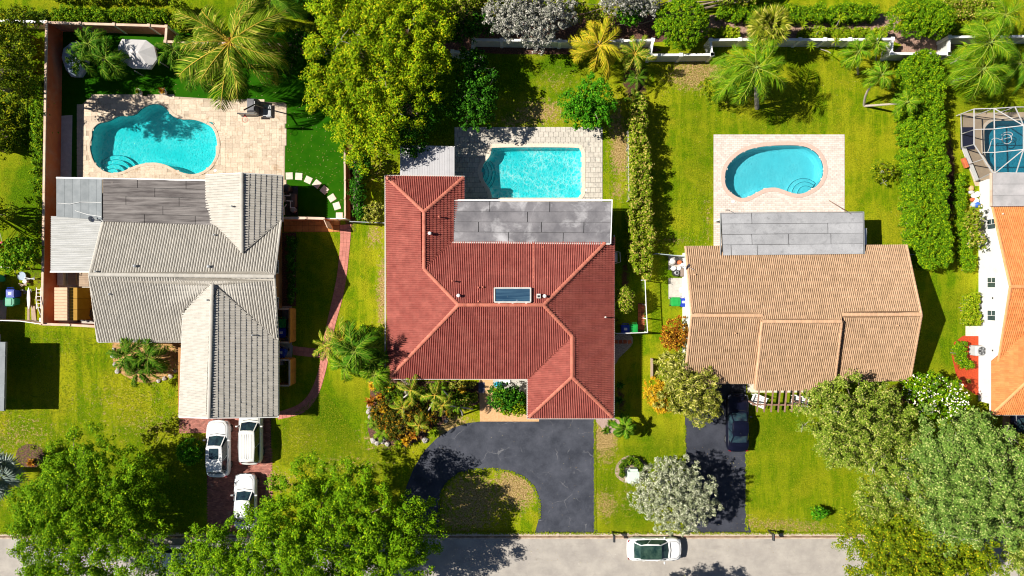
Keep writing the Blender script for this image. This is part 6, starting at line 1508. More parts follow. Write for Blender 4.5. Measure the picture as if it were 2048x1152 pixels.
    for sg in (-1, 1):
        mb = MB(); mb.tube([(X(rf)-.02, sg*wr*.93, zt+.03), (X((rf+tail)/2), sg*wr*1.01, zt+.045), (X(tail)+.03, sg*wr*.9, zt+.03)], .03 if rails else .022, 5); part('roof_rail', mb, paint if not rails else GREYM)
        mb = MB(); mb.rbox((X(ws+.07), sg*(Wd/2+.09), belt+.05), (.12, .20, .13), .03); part('mirror', mb, paint)
        for q, fr_ in ((.165, 1), (.80, 0)):
            w = empty('wheel', (0, 0, 0)); w.parent = t; w.location = (X(q), sg*(Wd/2-.13), .33)
            mb = MB(); ang = [2*math.pi*k/18 for k in range(18)]; V = []
            for rr_, yy in ((.22, -.1), (.31, -.11), (.335, -.07), (.335, .07), (.31, .115), (.22, .11)): V += [(rr_*math.cos(a), yy*sg, rr_*math.sin(a)) for a in ang]
            f = [(r_*18+k, r_*18+(k+1) % 18, (r_+1)*18+(k+1) % 18, (r_+1)*18+k) for r_ in range(5) for k in range(18)]
            part('tyre', MB().add(V, f), RUBBER, True, w)
            mb = MB(); V = [(0, .06*sg, 0)]; 
            for k in range(10): a = 2*math.pi*k/10; V += [(.22*math.cos(a-.16), .108*sg, .22*math.sin(a-.16)), (.22*math.cos(a+.16), .108*sg, .22*math.sin(a+.16))]
            f = [(0, 1+2*k, 2+2*k) for k in range(10)]; mb.add(V, f); part('rim', mb, RIM, False, w)
        # lamps
        mb = MB(); mb.add([(X(.012), sg*Wd*.30, .70), (X(.03), sg*Wd*.43, .71), (X(.09), sg*Wd*.465, .80), (X(.07), sg*Wd*.36, top(.05)+.012)], [(0, 1, 2, 3)]); part('headlight', mb, LAMPC)
        mb = MB(); mb.rbox((X(.975), sg*Wd*.385, belt-.06), (.06, .20, .12), .02, -sg*.35); part('taillight', mb, LAMPR)
    # bonnet shut line, door lines, plates, arches
    mb = MB(); a = [(X(s), wid(s)*k, top(s)+.03) for s, k in ((ws-.01, .80), (.10, .74), (.045, .55))]
    mb.tube(a, .008, 4); mb.tube([(p[0], -p[1], p[2]) for p in a], .008, 4); mb.tube([(X(.04), Wd*.27, top(.04)+.02), (X(.03), 0, top(.03)+.04), (X(.04), -Wd*.27, top(.04)+.02)], .008, 4)
    mb.tube([(X(ws)+.13, -wb*.78, belt+.015), (X(ws)+.21, 0, belt+.03), (X(ws)+.13, wb*.78, belt+.015)], .022, 4)
    part('shut_lines', mb, DARK)
    gr = MB(); gr.box((X(.004), 0, .58), (.06, Wd*.5, .16)); part('grille', gr, BLACKM)
    if sun or pano:
        mb = MB(); x0_, x1_ = (X(rf+.035), X(rf+.22)) if sun else (X(rf-.02), X(tail+.02)); w_ = wr*(.60 if sun else .88)
        z = zt+.069 if sun else zt+.062
        nseg = 6; V = []
        for k in range(nseg+1):
            x = x0_+(x1_-x0_)*k/nseg
            for yy in (-1, -.5, 0, .5, 1): V.append((x, yy*w_*(.94 if k in (0, nseg) else 1), z+.022-.03*yy*yy*(1 if pano else .5)))
        f = [(k*5+q, k*5+q+1, (k+1)*5+q+1, (k+1)*5+q) for k in range(nseg) for q in range(4)]
        part('glass_roof' if pano else 'sunroof', MB().add(V, f), glass, True, rfo)
    if rails:
        mb = MB()
        for k in range(-3, 4): mb.bar((X(rf+.05), k*wr*.22, zt+.074), (X(tail-.05), k*wr*.22, zt+.070), .03, .022)
        part('roof_ribs', mb, paint, False, rfo)
    an = MB(); an.tube([(X(tail)+.25, 0, H-.01), (X(tail)+.18, 0, H+.10)], [.02, .01], 5); part('antenna', an, BLACKM, False, rfo)
    for s_ in (.36, .60):
        for sg in (-1, 1): mb = MB(); mb.bar((X(s_+.08), sg*(Wd/2+.002), belt-.12), (X(s_+.12), sg*(Wd/2+.002), belt-.12), .03, .03); part('door_handle', mb, paint)
    t.rotation_euler.z = rz
    return t
car('white crossover car with square sunroof parked left on the brick drive', (444, 893), R(90), 4.70, 1.86, 1.62, CARW, GLASS, 0, .27, .42, .93, 'suv', sun=True, tail=.86)
car('white van like car with ribbed roof parked close to the grey roof eave', (508, 868), R(90), 4.72, 1.86, 1.68, CARS, GLASS, 0, .25, .38, .96, 'suv', rails=True, tail=.90)
car('white sedan half hidden under the wide street tree on the brick drive', (497, 998), R(90), 4.6, 1.80, 1.45, CARW, GLASS, 0, .30, .44, .86, 'sedan', tail=.74)
car('white sedan with full glass roof parked along the kerb of the street', (1305, 1092), 0, 4.50, 1.86, 1.46, CARW, GLASSG, 0, .255, .42, .885, 'sedan', pano=True, tail=.76)
car('black sedan parked in the dark driveway of the tan roofed house', (1470, 842), R(90), 4.80, 1.84, 1.44, CARK, GLASS, 0, .32, .45, .84, 'sedan', tail=.70)
car('dark blue black car under the orange roof eave at the right edge', (2036, 856), R(90), 4.70, 1.86, 1.60, CARK, GLASS, 0, .28, .42, .93, 'suv', tail=.86)
car('white car under the broad street trees at the lower left kerb', (352, 1108), R(180), 4.60, 1.82, 1.55, CARW, GLASS, 0, .28, .42, .90, 'suv', tail=.84)

# ------------------------------------------------------------------ trash bins
def bin_(label, pos, rz, mat, sticker=False, s=1.0, group=None):
    t = empty('trash_bin', G(*pos), label, 'trash bin', group)
    def P_(nm, mb, mt): me = mb.mesh(nm); me.materials.append(mt); o = bpy.data.objects.new(nm, me); link(o, t); return o
    mb = MB(); pr = [(.24, .06), (.33, .95)]; V = []
    for w, z in pr: V += [(-w, -w*.95, z), (w, -w*.95, z), (w, w*.95, z), (-w, w*.95, z)]
    mb.add(V, [(3, 2, 1, 0), (0, 1, 5, 4), (1, 2, 6, 5), (2, 3, 7, 6), (3, 0, 4, 7)]); P_('body', mb, mat)
    mb = MB(); mb.rbox((0, 0, .99), (.74, .72, .07), .05); mb.rbox((0, .02, 1.03), (.56, .50, .05), .03); mb.box((0, -.37, .97), (.42, .06, .05)); P_('lid', mb, mat)
    mb = MB(); mb.tube([(-.26, .40, .95), (-.26, .47, .99), (.26, .47, .99), (.26, .40, .95)], .022, 5); P_('handle', mb, mat)
    for sg in (-1, 1): mb = MB(); mb.tube([(sg*.27, .24, .12), (sg*.34, .24, .12)], .12, 10); P_('wheel', mb, RUBBER)
    if sticker: mb = MB(); mb.box((0, .02, 1.060), (.26, .20, .006)); P_('sticker', mb, WHITE)
    t.rotation_euler.z = rz; t.scale = (s, s, s); return t
bin_('green bin in the sun at the white wall of the tan roofed house', (1346, 603), R(90), BING)
bin_('blue bin with white sticker in the sun at the tan roofed house', (1361, 604), 0, BINB, True, .92)
bin_('blue bin with white sticker in the shade of the red tiled house fence corner', (1247, 657), 0, BINB, True)
bin_('green bin in the shade of the red tiled house fence corner', (1263, 656), 0, BING)
bin_('dark green wheeled bin in the upper ochre enclosure', (571, 645), 0, BING)
bin_('blue wheeled bin with white sticker in the upper ochre enclosure', (571, 664), 0, BINB, True)
bin_('blue wheeled bin with white sticker between the two ochre enclosures', (570, 703), R(-15), BINB, True)
bin_('blue wheeled bin with white sticker in the left edge storage yard', (38, 587), 0, BINB, True)
bin_('teal green wheeled bin below the blue one in the left edge storage yard', (36, 603), R(90), BINT)
bin_('teal green wheeled bin cut off by the left edge above the white rail', (6, 557), 0, BINT)

# ------------------------------------------------------------------ pool cage
t = empty('pool_cage', G(1990, 290), 'white aluminium framed screen cage over the blue pool at the right edge', 'pool enclosure')
eave = [(1948,218),(1988,217),(2030,214),(2120,214)]; 
def TP(q, h): return G(q[0], q[1], h)
lo = [(1922,229,0),(1924,295,0),(1951,362,0)]
N1, N2, N3 = TP((1948,218), 2.2), TP((1988,217), 2.4), TP((2030,214), 2.4)
N4, N5, N6 = TP((1948,289), 2.6), TP((1985,345), 2.7), TP((1990,346), 2.75)
N7, N8 = TP((2047,251), 3.3), TP((2047,299), 3.3)
b1, b2, b3 = G(1922, 229, .05), G(1924, 295, .05), G(1951, 362, .05)
e1, e2, e3 = G(1922, 229, .12), G(1924, 295, .12), G(1951, 362, .12)
N9, N10 = TP((2200, 240), 3.2), TP((2200, 346), 2.8); N11 = TP((2032,346), 2.8); N12 = G(2120, 214, 2.4)
beams = [(e1,N1),(N1,N2),(N2,N3),(N3,N12),(N1,N4),(N4,N5),(N2,N6),(N2,N7),(N3,N7),(N7,N8),(N8,N6),(N8,N11),(e2,N4),(e1,e2),(e2,e3),(e3,N5),(N7,N9),(N8,N10),(N5,N11),(N11,N10)]
x_ = G(1949, 259, 2.5); beams += [(G(1923, 268, .12), x_), (x_, G(1988, 258, 2.7)), (G(1988, 258, 2.7), N7), (G(1988, 305, 2.7), N8), (G(1966, 305, 2.6), G(1988, 305, 2.7)), (G(1937, 328, .12), G(1968, 318, 2.65))]
for a, b in beams: obj('beam', MB().bar(a, b, .065, .065), CAGE, t)
for a, b in ((G(1948,222,.02)*1,N1*1),(G(1988,222,.02),N2),(G(2030,222,.02),N3)):
    c = Vector((b.x, b.y, .03)); obj('post', MB().bar(c, b, .06, .06), CAGE, t)
obj('screen', MB().add([N1,N2,N6,N5,N4], [(0,1,2,3,4)]), SCREEN, t)
obj('screen', MB().add([N2,N3,N7], [(0,1,2)]), SCREEN, t); obj('screen', MB().add([N2,N7,N8,N6], [(0,1,2,3)]), SCREEN, t); obj('screen', MB().add([N3,N12,N9,N7], [(0,1,2,3)]), SCREEN, t)
obj('screen', MB().add([N7,N9,N10,N8], [(0,1,2,3)]), SCREEN, t); obj('screen', MB().add([N8,N10,N11,N6], [(0,1,2,3)]), SCREEN, t)
obj('screen', MB().add([e1,N1,N4,e2], [(0,1,2,3)]), SCREEN, t); obj('screen', MB().add([e2,N4,N5,e3], [(0,1,2,3)]), SCREEN, t)
obj('kick_panel', MB().add([Vector((e2.x,e2.y,.02)),Vector((e3.x,e3.y,.02)),Vector((e3.x+.1,e3.y,.45)),Vector((e2.x+.1,e2.y,.45))], [(0,1,2,3)]), ALU, t)
obj('solar_mat', MB().box((*G(1934,277)[:2], .07), (1.15, 1.85, .05)), mk('navy_mat', (.012,.016,.045), None), kind=None, label='dark navy mat lying on the deck inside the pool cage', cat='mat')
tc = empty('pool_cleaner', G(2014, 278), 'white ring shaped pool cleaner with looped hose in the caged pool', 'pool cleaner'); tc.location.z = -.4
c = G(2014, 278, -.05); obj('ring', MB().tube([(c.x+.40*math.cos(a*math.pi/10), c.y+.40*math.sin(a*math.pi/10), -.06) for a in range(21)], .035, 5), ALU, tc)
q = [(2004,270),(2010,265),(2020,264),(2026,268),(2022,274),(2014,276),(2004,279),(1994,276),(1986,278),(1983,284),(1980,295),(1976,305)]
obj('hose', MB().tube([(p[0], p[1], -.06) for p in W(catmull(q, 3, False))], .028, 5), ALU, tc)
obj('planter_box', MB().rbox((*G(1926,327)[:2], .25), (.28, .85, .3), .03, R(22)), TERRA, label='terracotta block planter outside the corner of the pool cage', cat='planter')

# ------------------------------------------------------------------ small things
def person_free(): pass
# basketball hoop at the lagoon pool deck
t = empty('basketball_hoop', G(530, 222), 'tall basketball hoop on a pole leaning over the travertine deck', 'basketball hoop')
B = G(534, 226); obj('base', MB().rbox((B.x+.1, B.y+.1, .14), (.75, 1.05, .28), .06), GREYM, t)
Tp = G(488, 220, 3.2); md = G(509, 209, 2.2)
obj('pole', MB().tube([(B.x, B.y+.3, .28), (md.x, md.y, 2.2), (Tp.x, Tp.y, 3.2)], .055, 8), BLACKM, t)
bb = G(489, 228.5, 3.2); bo = obj('backboard', MB().box((bb.x+.25, bb.y, 3.15), (1.35, .05, .85)), mk('clear_board', (.45,.42,.38), None, rough=.2), t)
obj('board_frame', MB().box((bb.x+.25, bb.y-.05, 3.58), (1.35, .05, .05)).box((bb.x+.25, bb.y-.05, 2.72), (1.35, .05, .05)), BLACKM, t)
c = G(490, 239, 3.0); obj('rim', MB().tube([(c.x+.23*math.cos(a*math.pi/9), c.y+.23*math.sin(a*math.pi/9), 3.0) for a in range(19)], .014, 5).bar((c.x, c.y+.23, 3.0), (c.x, c.y+.42, 3.02), .12, .03), REDPL, t)
ob = MB()
for k in range(10):
    a = k*math.pi/5; ob.tube([(c.x+.22*math.cos(a), c.y+.22*math.sin(a), 2.99), (c.x+.12*math.cos(a+.3), c.y+.12*math.sin(a+.3), 2.58)], .008, 3)
obj('net', ob, WHITE, t)
t = empty('grill', G(511, 220), 'barbecue grill under a dark grey cover on the travertine deck edge', 'grill')
c = G(512, 217); mb = MB(); V = []
for w, d_, z in ((.40, .58, .02), (.42, .60, .5), (.40, .56, .95), (.26, .46, 1.15)): V += [(c.x-w, c.y-d_, z), (c.x+w*.9, c.y-d_*.95, z), (c.x+w, c.y+d_, z), (c.x-w*.95, c.y+d_*1.02, z)]
mb.add(V, [(r*4+k, r*4+(k+1) % 4, (r+1)*4+(k+1) % 4, (r+1)*4+k) for r in range(3) for k in range(4)]+[(12, 13, 14, 15)]); obj('cover', mb, GCOVER, t)
obj('side_shelf', MB().box((c.x, c.y-.72, .85), (.7, .2, .04)), GREYM, t); obj('handle', MB().tube([(c.x+.28, c.y-.1, 1.12), (c.x+.34, c.y+.1, 1.2), (c.x+.3, c.y+.3, 1.1)], .03, 5), ALU, t)
# white faceted cover / gazebo top
t = empty('covered_gazebo', G(275, 110), 'white faceted fabric cover on a low round structure in the turf yard', 'gazebo')
hexp = [(236,92),(244,78),(292,80),(308,92),(314,118),(300,137),(262,135),(237,120)]
top_ = G(276, 104, 2.1); ri = [G(x, y, 1.6) for x, y in hexp]; V = [top_]+ri+[Vector((p.x, p.y, 1.35)) for p in ri]; n = len(ri)
obj('canopy', MB().add(V, [(0, 1+(i+1) % n, 1+i) for i in range(n)]+[(1+i, 1+(i+1) % n, 1+n+(i+1) % n, 1+n+i) for i in range(n)]), COVER, t)
for i in range(0, n, 2): p = ri[i]*1; obj('post', MB().box((p.x*.995, p.y*.99, .7), (.07, .07, 1.4)), GREYM, t)
t = empty('covered_furniture', G(155, 130), 'pale blue fabric cover bulging under the small feather palms', 'cover')
V = []; 
for r_, z in ((1.0, .02), (1.05, .5), (.85, .85), (.4, 1.0)):
    for k in range(10): a = k*math.pi/5; c = G(158, 122); V.append((c.x+r_*math.cos(a)*(1+.12*math.sin(3*a)), c.y+r_*1.45*math.sin(a), z+.06*math.sin(2*a+r_)))
obj('cover', MB().add(V, [(r*10+k, r*10+(k+1) % 10, (r+1)*10+(k+1) % 10, (r+1)*10+k) for r in range(3) for k in range(10)]+[tuple(range(30, 40))]), BCOVER, t)
# planters on deck A
def pot(label, px, py, r, plant, mat=COVER, hgt=.4):
    t = empty('potted_plant', G(px, py), label, 'potted plant'); t.location.z = .03
    p = G(px, py, 0)+Vector((0, 0, .035)); obj('pot', MB().lathe(p, [(r*.7, 0), (r, hgt), (r*1.08, hgt), (r*1.08, hgt+.04), (r*.9, hgt+.03), (r*.85, hgt-.04)], 14), mat, t)
    mb = MB(); rg = np.random.default_rng(int(px))
    for k in range(26):
        az = k*2.4; el = R(75-60*k/26); d = Vector((math.cos(az)*math.cos(el), math.sin(az)*math.cos(el), math.sin(el))); s = Vector((-math.sin(az), math.cos(az), 0))*.04; T = p+Vector((0, 0, hgt)); l = r*1.9*rg.uniform(.6, 1.1)
        m1 = T+d*l*.55; e = T+d*l-Vector((0, 0, .05)); mb.add([T-s*.4, T+s*.4, m1+s, m1-s, e], [(0, 1, 2, 3), (3, 2, 4)])
    obj('leaves', mb, plant, t)
pot('round pale pot with dark leaves at the top edge of the travertine deck', 282, 186, .24, LOY)
pot('round pale pot with spiky bronze plant at the top edge of the travertine deck', 331, 186, .26, LOR)
pot('terracotta pot on the orange tile strip near the green bin', 1233, 640, .12, LG2, TERRA, .2)
# shed and junk in the orange wall's storage yard
t = empty('garden_shed', G(130, 605), 'tan shed with brown lapped side standing in the narrow storage yard', 'shed')
a, b = G(107, 641, 2.2), G(136, 575, 2.2); x0, x1, y0, y1 = a.x, b.x, a.y, b.y
P = [Vector((x0, y1, 2.1)), Vector((x1, y1, 2.3)), Vector((x1, y0, 2.3)), Vector((x0, y0, 2.1))]
LS = mk('tan_shingle', (.58, .40, .26), (.52, .35, .22), 3, fine=.08)
for k in range(11):
    s0, s1 = k/11, (k+1)/11-.006; q = [P[0].lerp(P[3], s0), P[1].lerp(P[2], s0), P[1].lerp(P[2], s1), P[0].lerp(P[3], s1)]
    V = q+[p-Vector((0, 0, .05)) for p in q]; obj('roof_panel', MB().add(V, [(3, 2, 1, 0), (4, 5, 6, 7), (0, 1, 5, 4), (1, 2, 6, 5), (2, 3, 7, 6), (3, 0, 4, 7)]), LS, t)
SB = mk('brown_lap_board', (.40, .22, .03), (.34, .18, .02), 2, var=.08)
z_ = 0.02
for k in range(3):
    ya, yb = y1+(y0-y1)*k/3, y1+(y0-y1)*(k+1)/3
    obj('door_panel', MB().box((x1+.30, (ya+yb)/2, 1.0), (.62, abs(ya-yb)-.02, 2.0)), SB, t)
obj('wall', MB().box(((x0+x1)/2+.1, (y0+y1)/2, 1.02), (x1-x0-.25, y1-y0-.1, 2.04)), LS, t)
obj('garden_hose', MB().tube([(p[0], p[1], 2.2) for p in W(catmull([(108,592),(110,604),(114,618),(118,628)], 4, False))], .03, 5), WHITE, label='white pole lying along the tan shed roof', cat='pole')
for lb, c_, sz, mt, nm in (('white plastic box in the bottom corner of the storage yard', (97, 640), (.75, .42, .6), WHITE, 'storage_box'), ('small grey crate against the terracotta wall near the shed', (103, 610), (.4, .4, .4), GREYM, 'crate'),
    ('white box in the shaded concrete corner beside the ochre wall', (565, 722), (.35, .6, .5), COVER, 'storage_box'), ('pale cabinet on the white wall near the caged pool hedge', (1968, 610), (.01, .01, .01), WHITE, 'x')):
    if nm != 'x': obj(nm, MB().rbox((*G(*c_)[:2], sz[2]/2+.01), sz, .03), mt, label=lb, cat='box')
obj('storage_bench', MB().rbox((*G(128, 557)[:2], .25), (.50, 1.15, .5), .03), CONCW, label='pale concrete bench between dark gaps under the white canopy', cat='bench')
obj('wood_platform', MB().rbox((*G(148, 556)[:2], .12), (.7, 1.1, .24), .02), WOODL, label='brown wooden platform left of the tan floor by the white canopy', cat='platform')
t = empty('wooden_deck', G(172, 557), 'tan boarded step against the grey tiled rake beside the white canopy', 'deck')
for k in range(8): p = G(166, 546+k*3.6); obj('plank', MB().box((p.x+.05, p.y, .14), (1.05, .135, .05)), WOODL, t)
tp = empty('tarp', G(176, 630), 'crumpled black tarpaulin heap beside the tan shed', 'tarp'); rg = np.random.default_rng(4)
V = []; nx_, ny_ = 12, 9; c = G(176, 628)
for j in range(ny_):
    for i in range(nx_): V.append((c.x-.9+1.8*i/(nx_-1)+rg.normal()*.05, c.y-.6+1.2*j/(ny_-1)+rg.normal()*.05, max(.02, .55*math.sin(math.pi*i/(nx_-1))*math.sin(math.pi*j/(ny_-1))+rg.normal()*.07)))
obj('tarp_sheet', MB().add(V, [(j*nx_+i, j*nx_+i+1, (j+1)*nx_+i+1, (j+1)*nx_+i) for j in range(ny_-1) for i in range(nx_-1)]), TARP, tp)
t = empty('ladder', G(76, 592), 'white ladder standing against the outside of the terracotta wall', 'ladder')
for y in (575, 611): pass
a0, a1, b0, b1_ = G(73, 575, 1.2), G(73, 618, .5), G(82, 575, 1.2), G(82, 618, .5)
obj('rail', MB().bar(a0, a1, .05), WHITE, t); obj('rail', MB().bar(b0, b1_, .05), WHITE, t)
for k in range(6): obj('rung', MB().bar(a0.lerp(a1, (k+.5)/6), b0.lerp(b1_, (k+.5)/6), .035), WHITE, t)
for i, (x, y, l_) in enumerate([(63,625,.35),(72,628,.40),(77,630,.30)]):
    obj('plank', MB().box((*G(x, y)[:2], .35+.05*i), (.18, 1.5, .05), R(3*i)), WOODL, label=['left of the three upright planks by the terracotta wall', 'middle of the three upright planks by the terracotta wall', 'right plank touching the terracotta wall'][i], cat='plank')
obj('white_bucket', MB().lathe(G(55, 563), [(.12, 0), (.17, .35), (.15, .35)], 12), WHITE, label='white round bucket in the junk pile left of the terracotta wall', cat='bucket')
obj('plastic_tub', MB().lathe(G(47, 552), [(.3, 0), (.36, .25), (.30, .2)], 14), BCOVER, label='pale blue round tub under the lime bush', cat='tub')
for i, (x, y, r_, mt, lb) in enumerate([(66,560,.5,BLACKM,'black folded frame in the junk pile by the terracotta wall'), (52,572,.4,WOODL,'brown broken board in the junk pile left of the terracotta wall'), (60,585,.45,GREYM,'grey metal frame in the junk pile beside the ladder')]):
    mb = MB(); p = G(x, y)
    for k in range(3): mb.bar((p.x-r_, p.y+.15*k-.1, .1+.1*k), (p.x+r_*.8, p.y+.25-.1*k, .35), .05)
    obj('scrap_frame', mb, mt, label=lb, cat='scrap')
obj('kayak', MB().lathe((0, 0, 0), [(.02, -.9), (.12, -.6), (.16, 0), (.12, .6), (.02, .9)], 10), WHITE, label='white narrow board propped beside the ladder', cat='board')
k_ = bpy.data.objects['kayak']; k_.name = 'surfboard'; k_.location = G(66, 596)+Vector((0, 0, .5)); k_.rotation_euler = (R(80), 0, R(8)); k_.scale = (1, .4, 1)
mw = empty('lawn_mower', G(4, 492), 'red lawn mower at the left edge of the shaded lawn', 'mower')
p = G(5, 490); obj('deck', MB().rbox((p.x, p.y, .25), (.5, .55, .22), .06), REDPL, mw); obj('engine', MB().lathe(p+Vector((0, 0, .36)), [(.13, 0), (.13, .12), (.08, .16)], 12), BLACKM, mw)
obj('handle', MB().tube([(p.x-.15, p.y+.2, .3), (p.x+.2, p.y+1.5, .95), (p.x+.35, p.y+1.5, .95), (p.x+.2, p.y+.2, .3)], .02, 5), ALU, mw)
# satellite dishes
def dish(label, px, py, h, az, r=.27):
    t = empty('satellite_dish', G(px, py, h), label, 'satellite dish'); c = G(px, py, h)
    mb = MB(); n = 16; V = [(0, 0, 0)]
    for rr_, z in ((.5, .02), (1, .08)):
        for k in range(n): a = 2*math.pi*k/n; V.append((rr_*r*math.cos(a), rr_*r*.85*math.sin(a), z))
    f = [(0, 1+k, 1+(k+1) % n) for k in range(n)]+[(1+k, 1+n+k, 1+n+(k+1) % n, 1+(k+1) % n) for k in range(n)]
    me = mb.add(V, f).mesh('reflector'); me.materials.append(COVER); o = bpy.data.objects.new('reflector', me); link(o, t); o.location = (0, 0, .35); o.rotation_euler = (R(50), 0, az)
    d = Vector((math.sin(az), -math.cos(az), .1))
    obj('arm', MB().tube([c+Vector((0, 0, .3)), c+d*.55+Vector((0, 0, .45))], .018, 5), GREYM, t)
    obj('mast', MB().tube([c-Vector((0, 0, .1)), c+Vector((0, 0, .35))], .03, 6), GREYM, t); return t
dish('satellite dish at the corner of the white corrugated canopy', 188, 440, 2.9, R(120))
dish('satellite dish on the west edge of the tan roof', 1372, 533, 3.2, R(60))
# equipment at house C west wall
def ac_unit(label, px, py, s=.85, rz=0):
    t = empty('air_conditioner', G(px, py), label, 'air conditioner'); p = G(px, py)
    obj('casing', MB().rbox((p.x, p.y, .42), (s, s*.9, .84), .04, rz), mk('ac_grey', (.50, .51, .51), (.44, .45, .45), 4), t)
    obj('grille_ring', MB().lathe(p+Vector((.06, 0, .84)), [(s*.40, 0), (s*.40, .03), (s*.36, .04), (s*.36, .01)], 20), GREYM, t)
    obj('fan_well', MB().lathe(p+Vector((.06, 0, .842)), [(s*.35, 0), (s*.35, .012)], 20), BLACKM, t)
    mb = MB(); c = p+Vector((.06, 0, .875))
    for k in range(5):
        a = k*2*math.pi/5; d = Vector((math.cos(a), math.sin(a), 0)); q = Vector((-math.sin(a), math.cos(a), 0))
        mb.add([c+q*.03, c+d*s*.31-q*.06, c+d*s*.31+q*.09, c-q*.03+d*.04], [(0, 1, 2, 3)])
    obj('fan', mb, GREYM, t); mb = MB()
    for k in range(6): a = k*math.pi/6; d = Vector((math.cos(a), math.sin(a), 0))*s*.37; mb.bar(c-d+Vector((0, 0, .02)), c+d+Vector((0, 0, .02)), .012)
    obj('guard', mb, GREYM, t); return t
ac_unit('grey air conditioner with top fan on the pad beside the red mulch', 1949, 700, .92)
t = empty('pool_pump', G(1356, 545), 'black round pool filter with brown motor at the white wall of the tan house', 'pool pump'); p = G(1350, 546)
obj('tank', MB().lathe(p, [(.28, 0), (.30, .5), (.24, .62), (.10, .68)], 18), BLACKM, t); obj('collar', MB().lathe(p+Vector((0, 0, .60)), [(.18, 0), (.18, .05), (.13, .07)], 16), GREYM, t)
obj('motor', MB().rbox((p.x+.55, p.y+.05, .3), (.45, .7, .6), .08), mk('brown_grey', (.22, .17, .14), None), t)
obj('pipe', MB().tube([(p.x+.3, p.y, .3), (p.x+.7, p.y-.1, .25), (p.x+.7, p.y-.9, .2)], .04, 6), BLACKM, t)
t = empty('pool_heater', G(1352, 523), 'white tanks and dark motors of the pool heater above the black filter', 'pool heater')
for k, (x, y, m_, r_) in enumerate(((1343,523,COVER,.27),(1352,518,BLACKM,.15),(1357,525,TERRA,.17),(1345,537,WHITE,.2),(1355,537,WHITE,.18),(1362,530,ALU,.16))):
    obj('tank' if k in (0, 3, 4) else 'motor', MB().lathe(G(x, y), [(r_, 0), (r_, .4+.04*k), (r_*.6, .5+.04*k)], 14), m_, t)
obj('pipe', MB().tube([(*G(1338,537)[:2], .3), (*G(1368,535)[:2], .35), (*G(1368,515)[:2], .3)], .04, 6), WHITE, t)
p = G(1363, 580); obj('hose_reel', MB().lathe(p, [(.22, 0), (.24, .1), (.12, .12), (.12, .3), (.22, .32)], 14), WHITE, label='white round hose reel at the foot of the white wall above the bins', cat='hose reel')
p = G(1364, 600, 1.2); obj('meter_box', MB().box((14.17, G(0, 672).y, 1.3), (.10, .35, .5)), GREYM, label='grey meter box on the white wall beside the orange croton', cat='meter box')
t = empty('pool_toys', G(1948, 398), 'pile of white and red pool floats with a blue cloth by the white house wall', 'pool toys')
for k, (x, y, s_, m_) in enumerate(((1940,385,.25,COVER),(1946,392,.28,WHITE),(1942,400,.22,TERRA),(1949,402,.25,WHITE),(1944,410,.22,BCOVER),(1940,377,.2,PEACH),(1952,389,.2,WHITE))):
    p = G(x, y); obj('float', MB().lathe(p, [(s_*.3, 0), (s_, .1), (s_, .22), (s_*.4, .3)], 9, sx=1, sy=.6+.1*k), m_, t)
p = G(1951, 410); obj('cloth', MB().lathe(p, [(.28, .01), (.22, .3), (.08, .42)], 7), BLUEC, t)
# transformer
t = empty('utility_box', G(1264, 950), 'pale green steel utility box inside the ring of shrubs', 'utility box')
p = G(1264, 950); obj('cabinet', MB().rbox((p.x, p.y, .36), (.92, .92, .72), .03), PALEG, t); obj('lid', MB().rbox((p.x, p.y, .76), (.96, .96, .09), .03), PALEG, t)
obj('pad', MB().box((p.x, p.y, .03), (1.2, 1.2, .06)), CONC, t); obj('step_slab', MB().box((p.x+.05, p.y+.58, .38), (.6, .2, .7)), PALEG, t)
# mailboxes
def mailbox(label, px, py, mat=BLACKM):
    t = empty('mailbox', G(px, py), label, 'mailbox'); p = G(px, py)
    obj('post', MB().box((p.x, p.y, .55), (.10, .10, 1.1)).bar((p.x, p.y, .85), (p.x, p.y-.25, 1.08), .06), mat, t)
    obj('arm', MB().bar((p.x, p.y+.15, 1.08), (p.x, p.y-.45, 1.08), .09), mat, t)
    mb = MB(); V = []
    for y in (.12, -.42):
        for k in range(9): a = math.pi*k/8; V.append((p.x+.10*math.cos(a), p.y+y, 1.24+.10*math.sin(a)))
        V += [(p.x-.10, p.y+y, 1.12), (p.x+.10, p.y+y, 1.12)]
    mb.add(V, [(k, (k+1) % 11, 11+(k+1) % 11, 11+k) for k in range(11)]+[tuple(range(10, -1, -1)), tuple(range(11, 22))]); obj('box', mb, mat, t)
    obj('flag', MB().box((p.x+.12, p.y-.1, 1.32), (.015, .04, .18)), REDPL, t); return t
mailbox('black mailbox on a post at the kerb before the utility box', 1224, 1063); mailbox('black mailbox on a post at the kerb right of the tan house driveway', 1536, 1060)
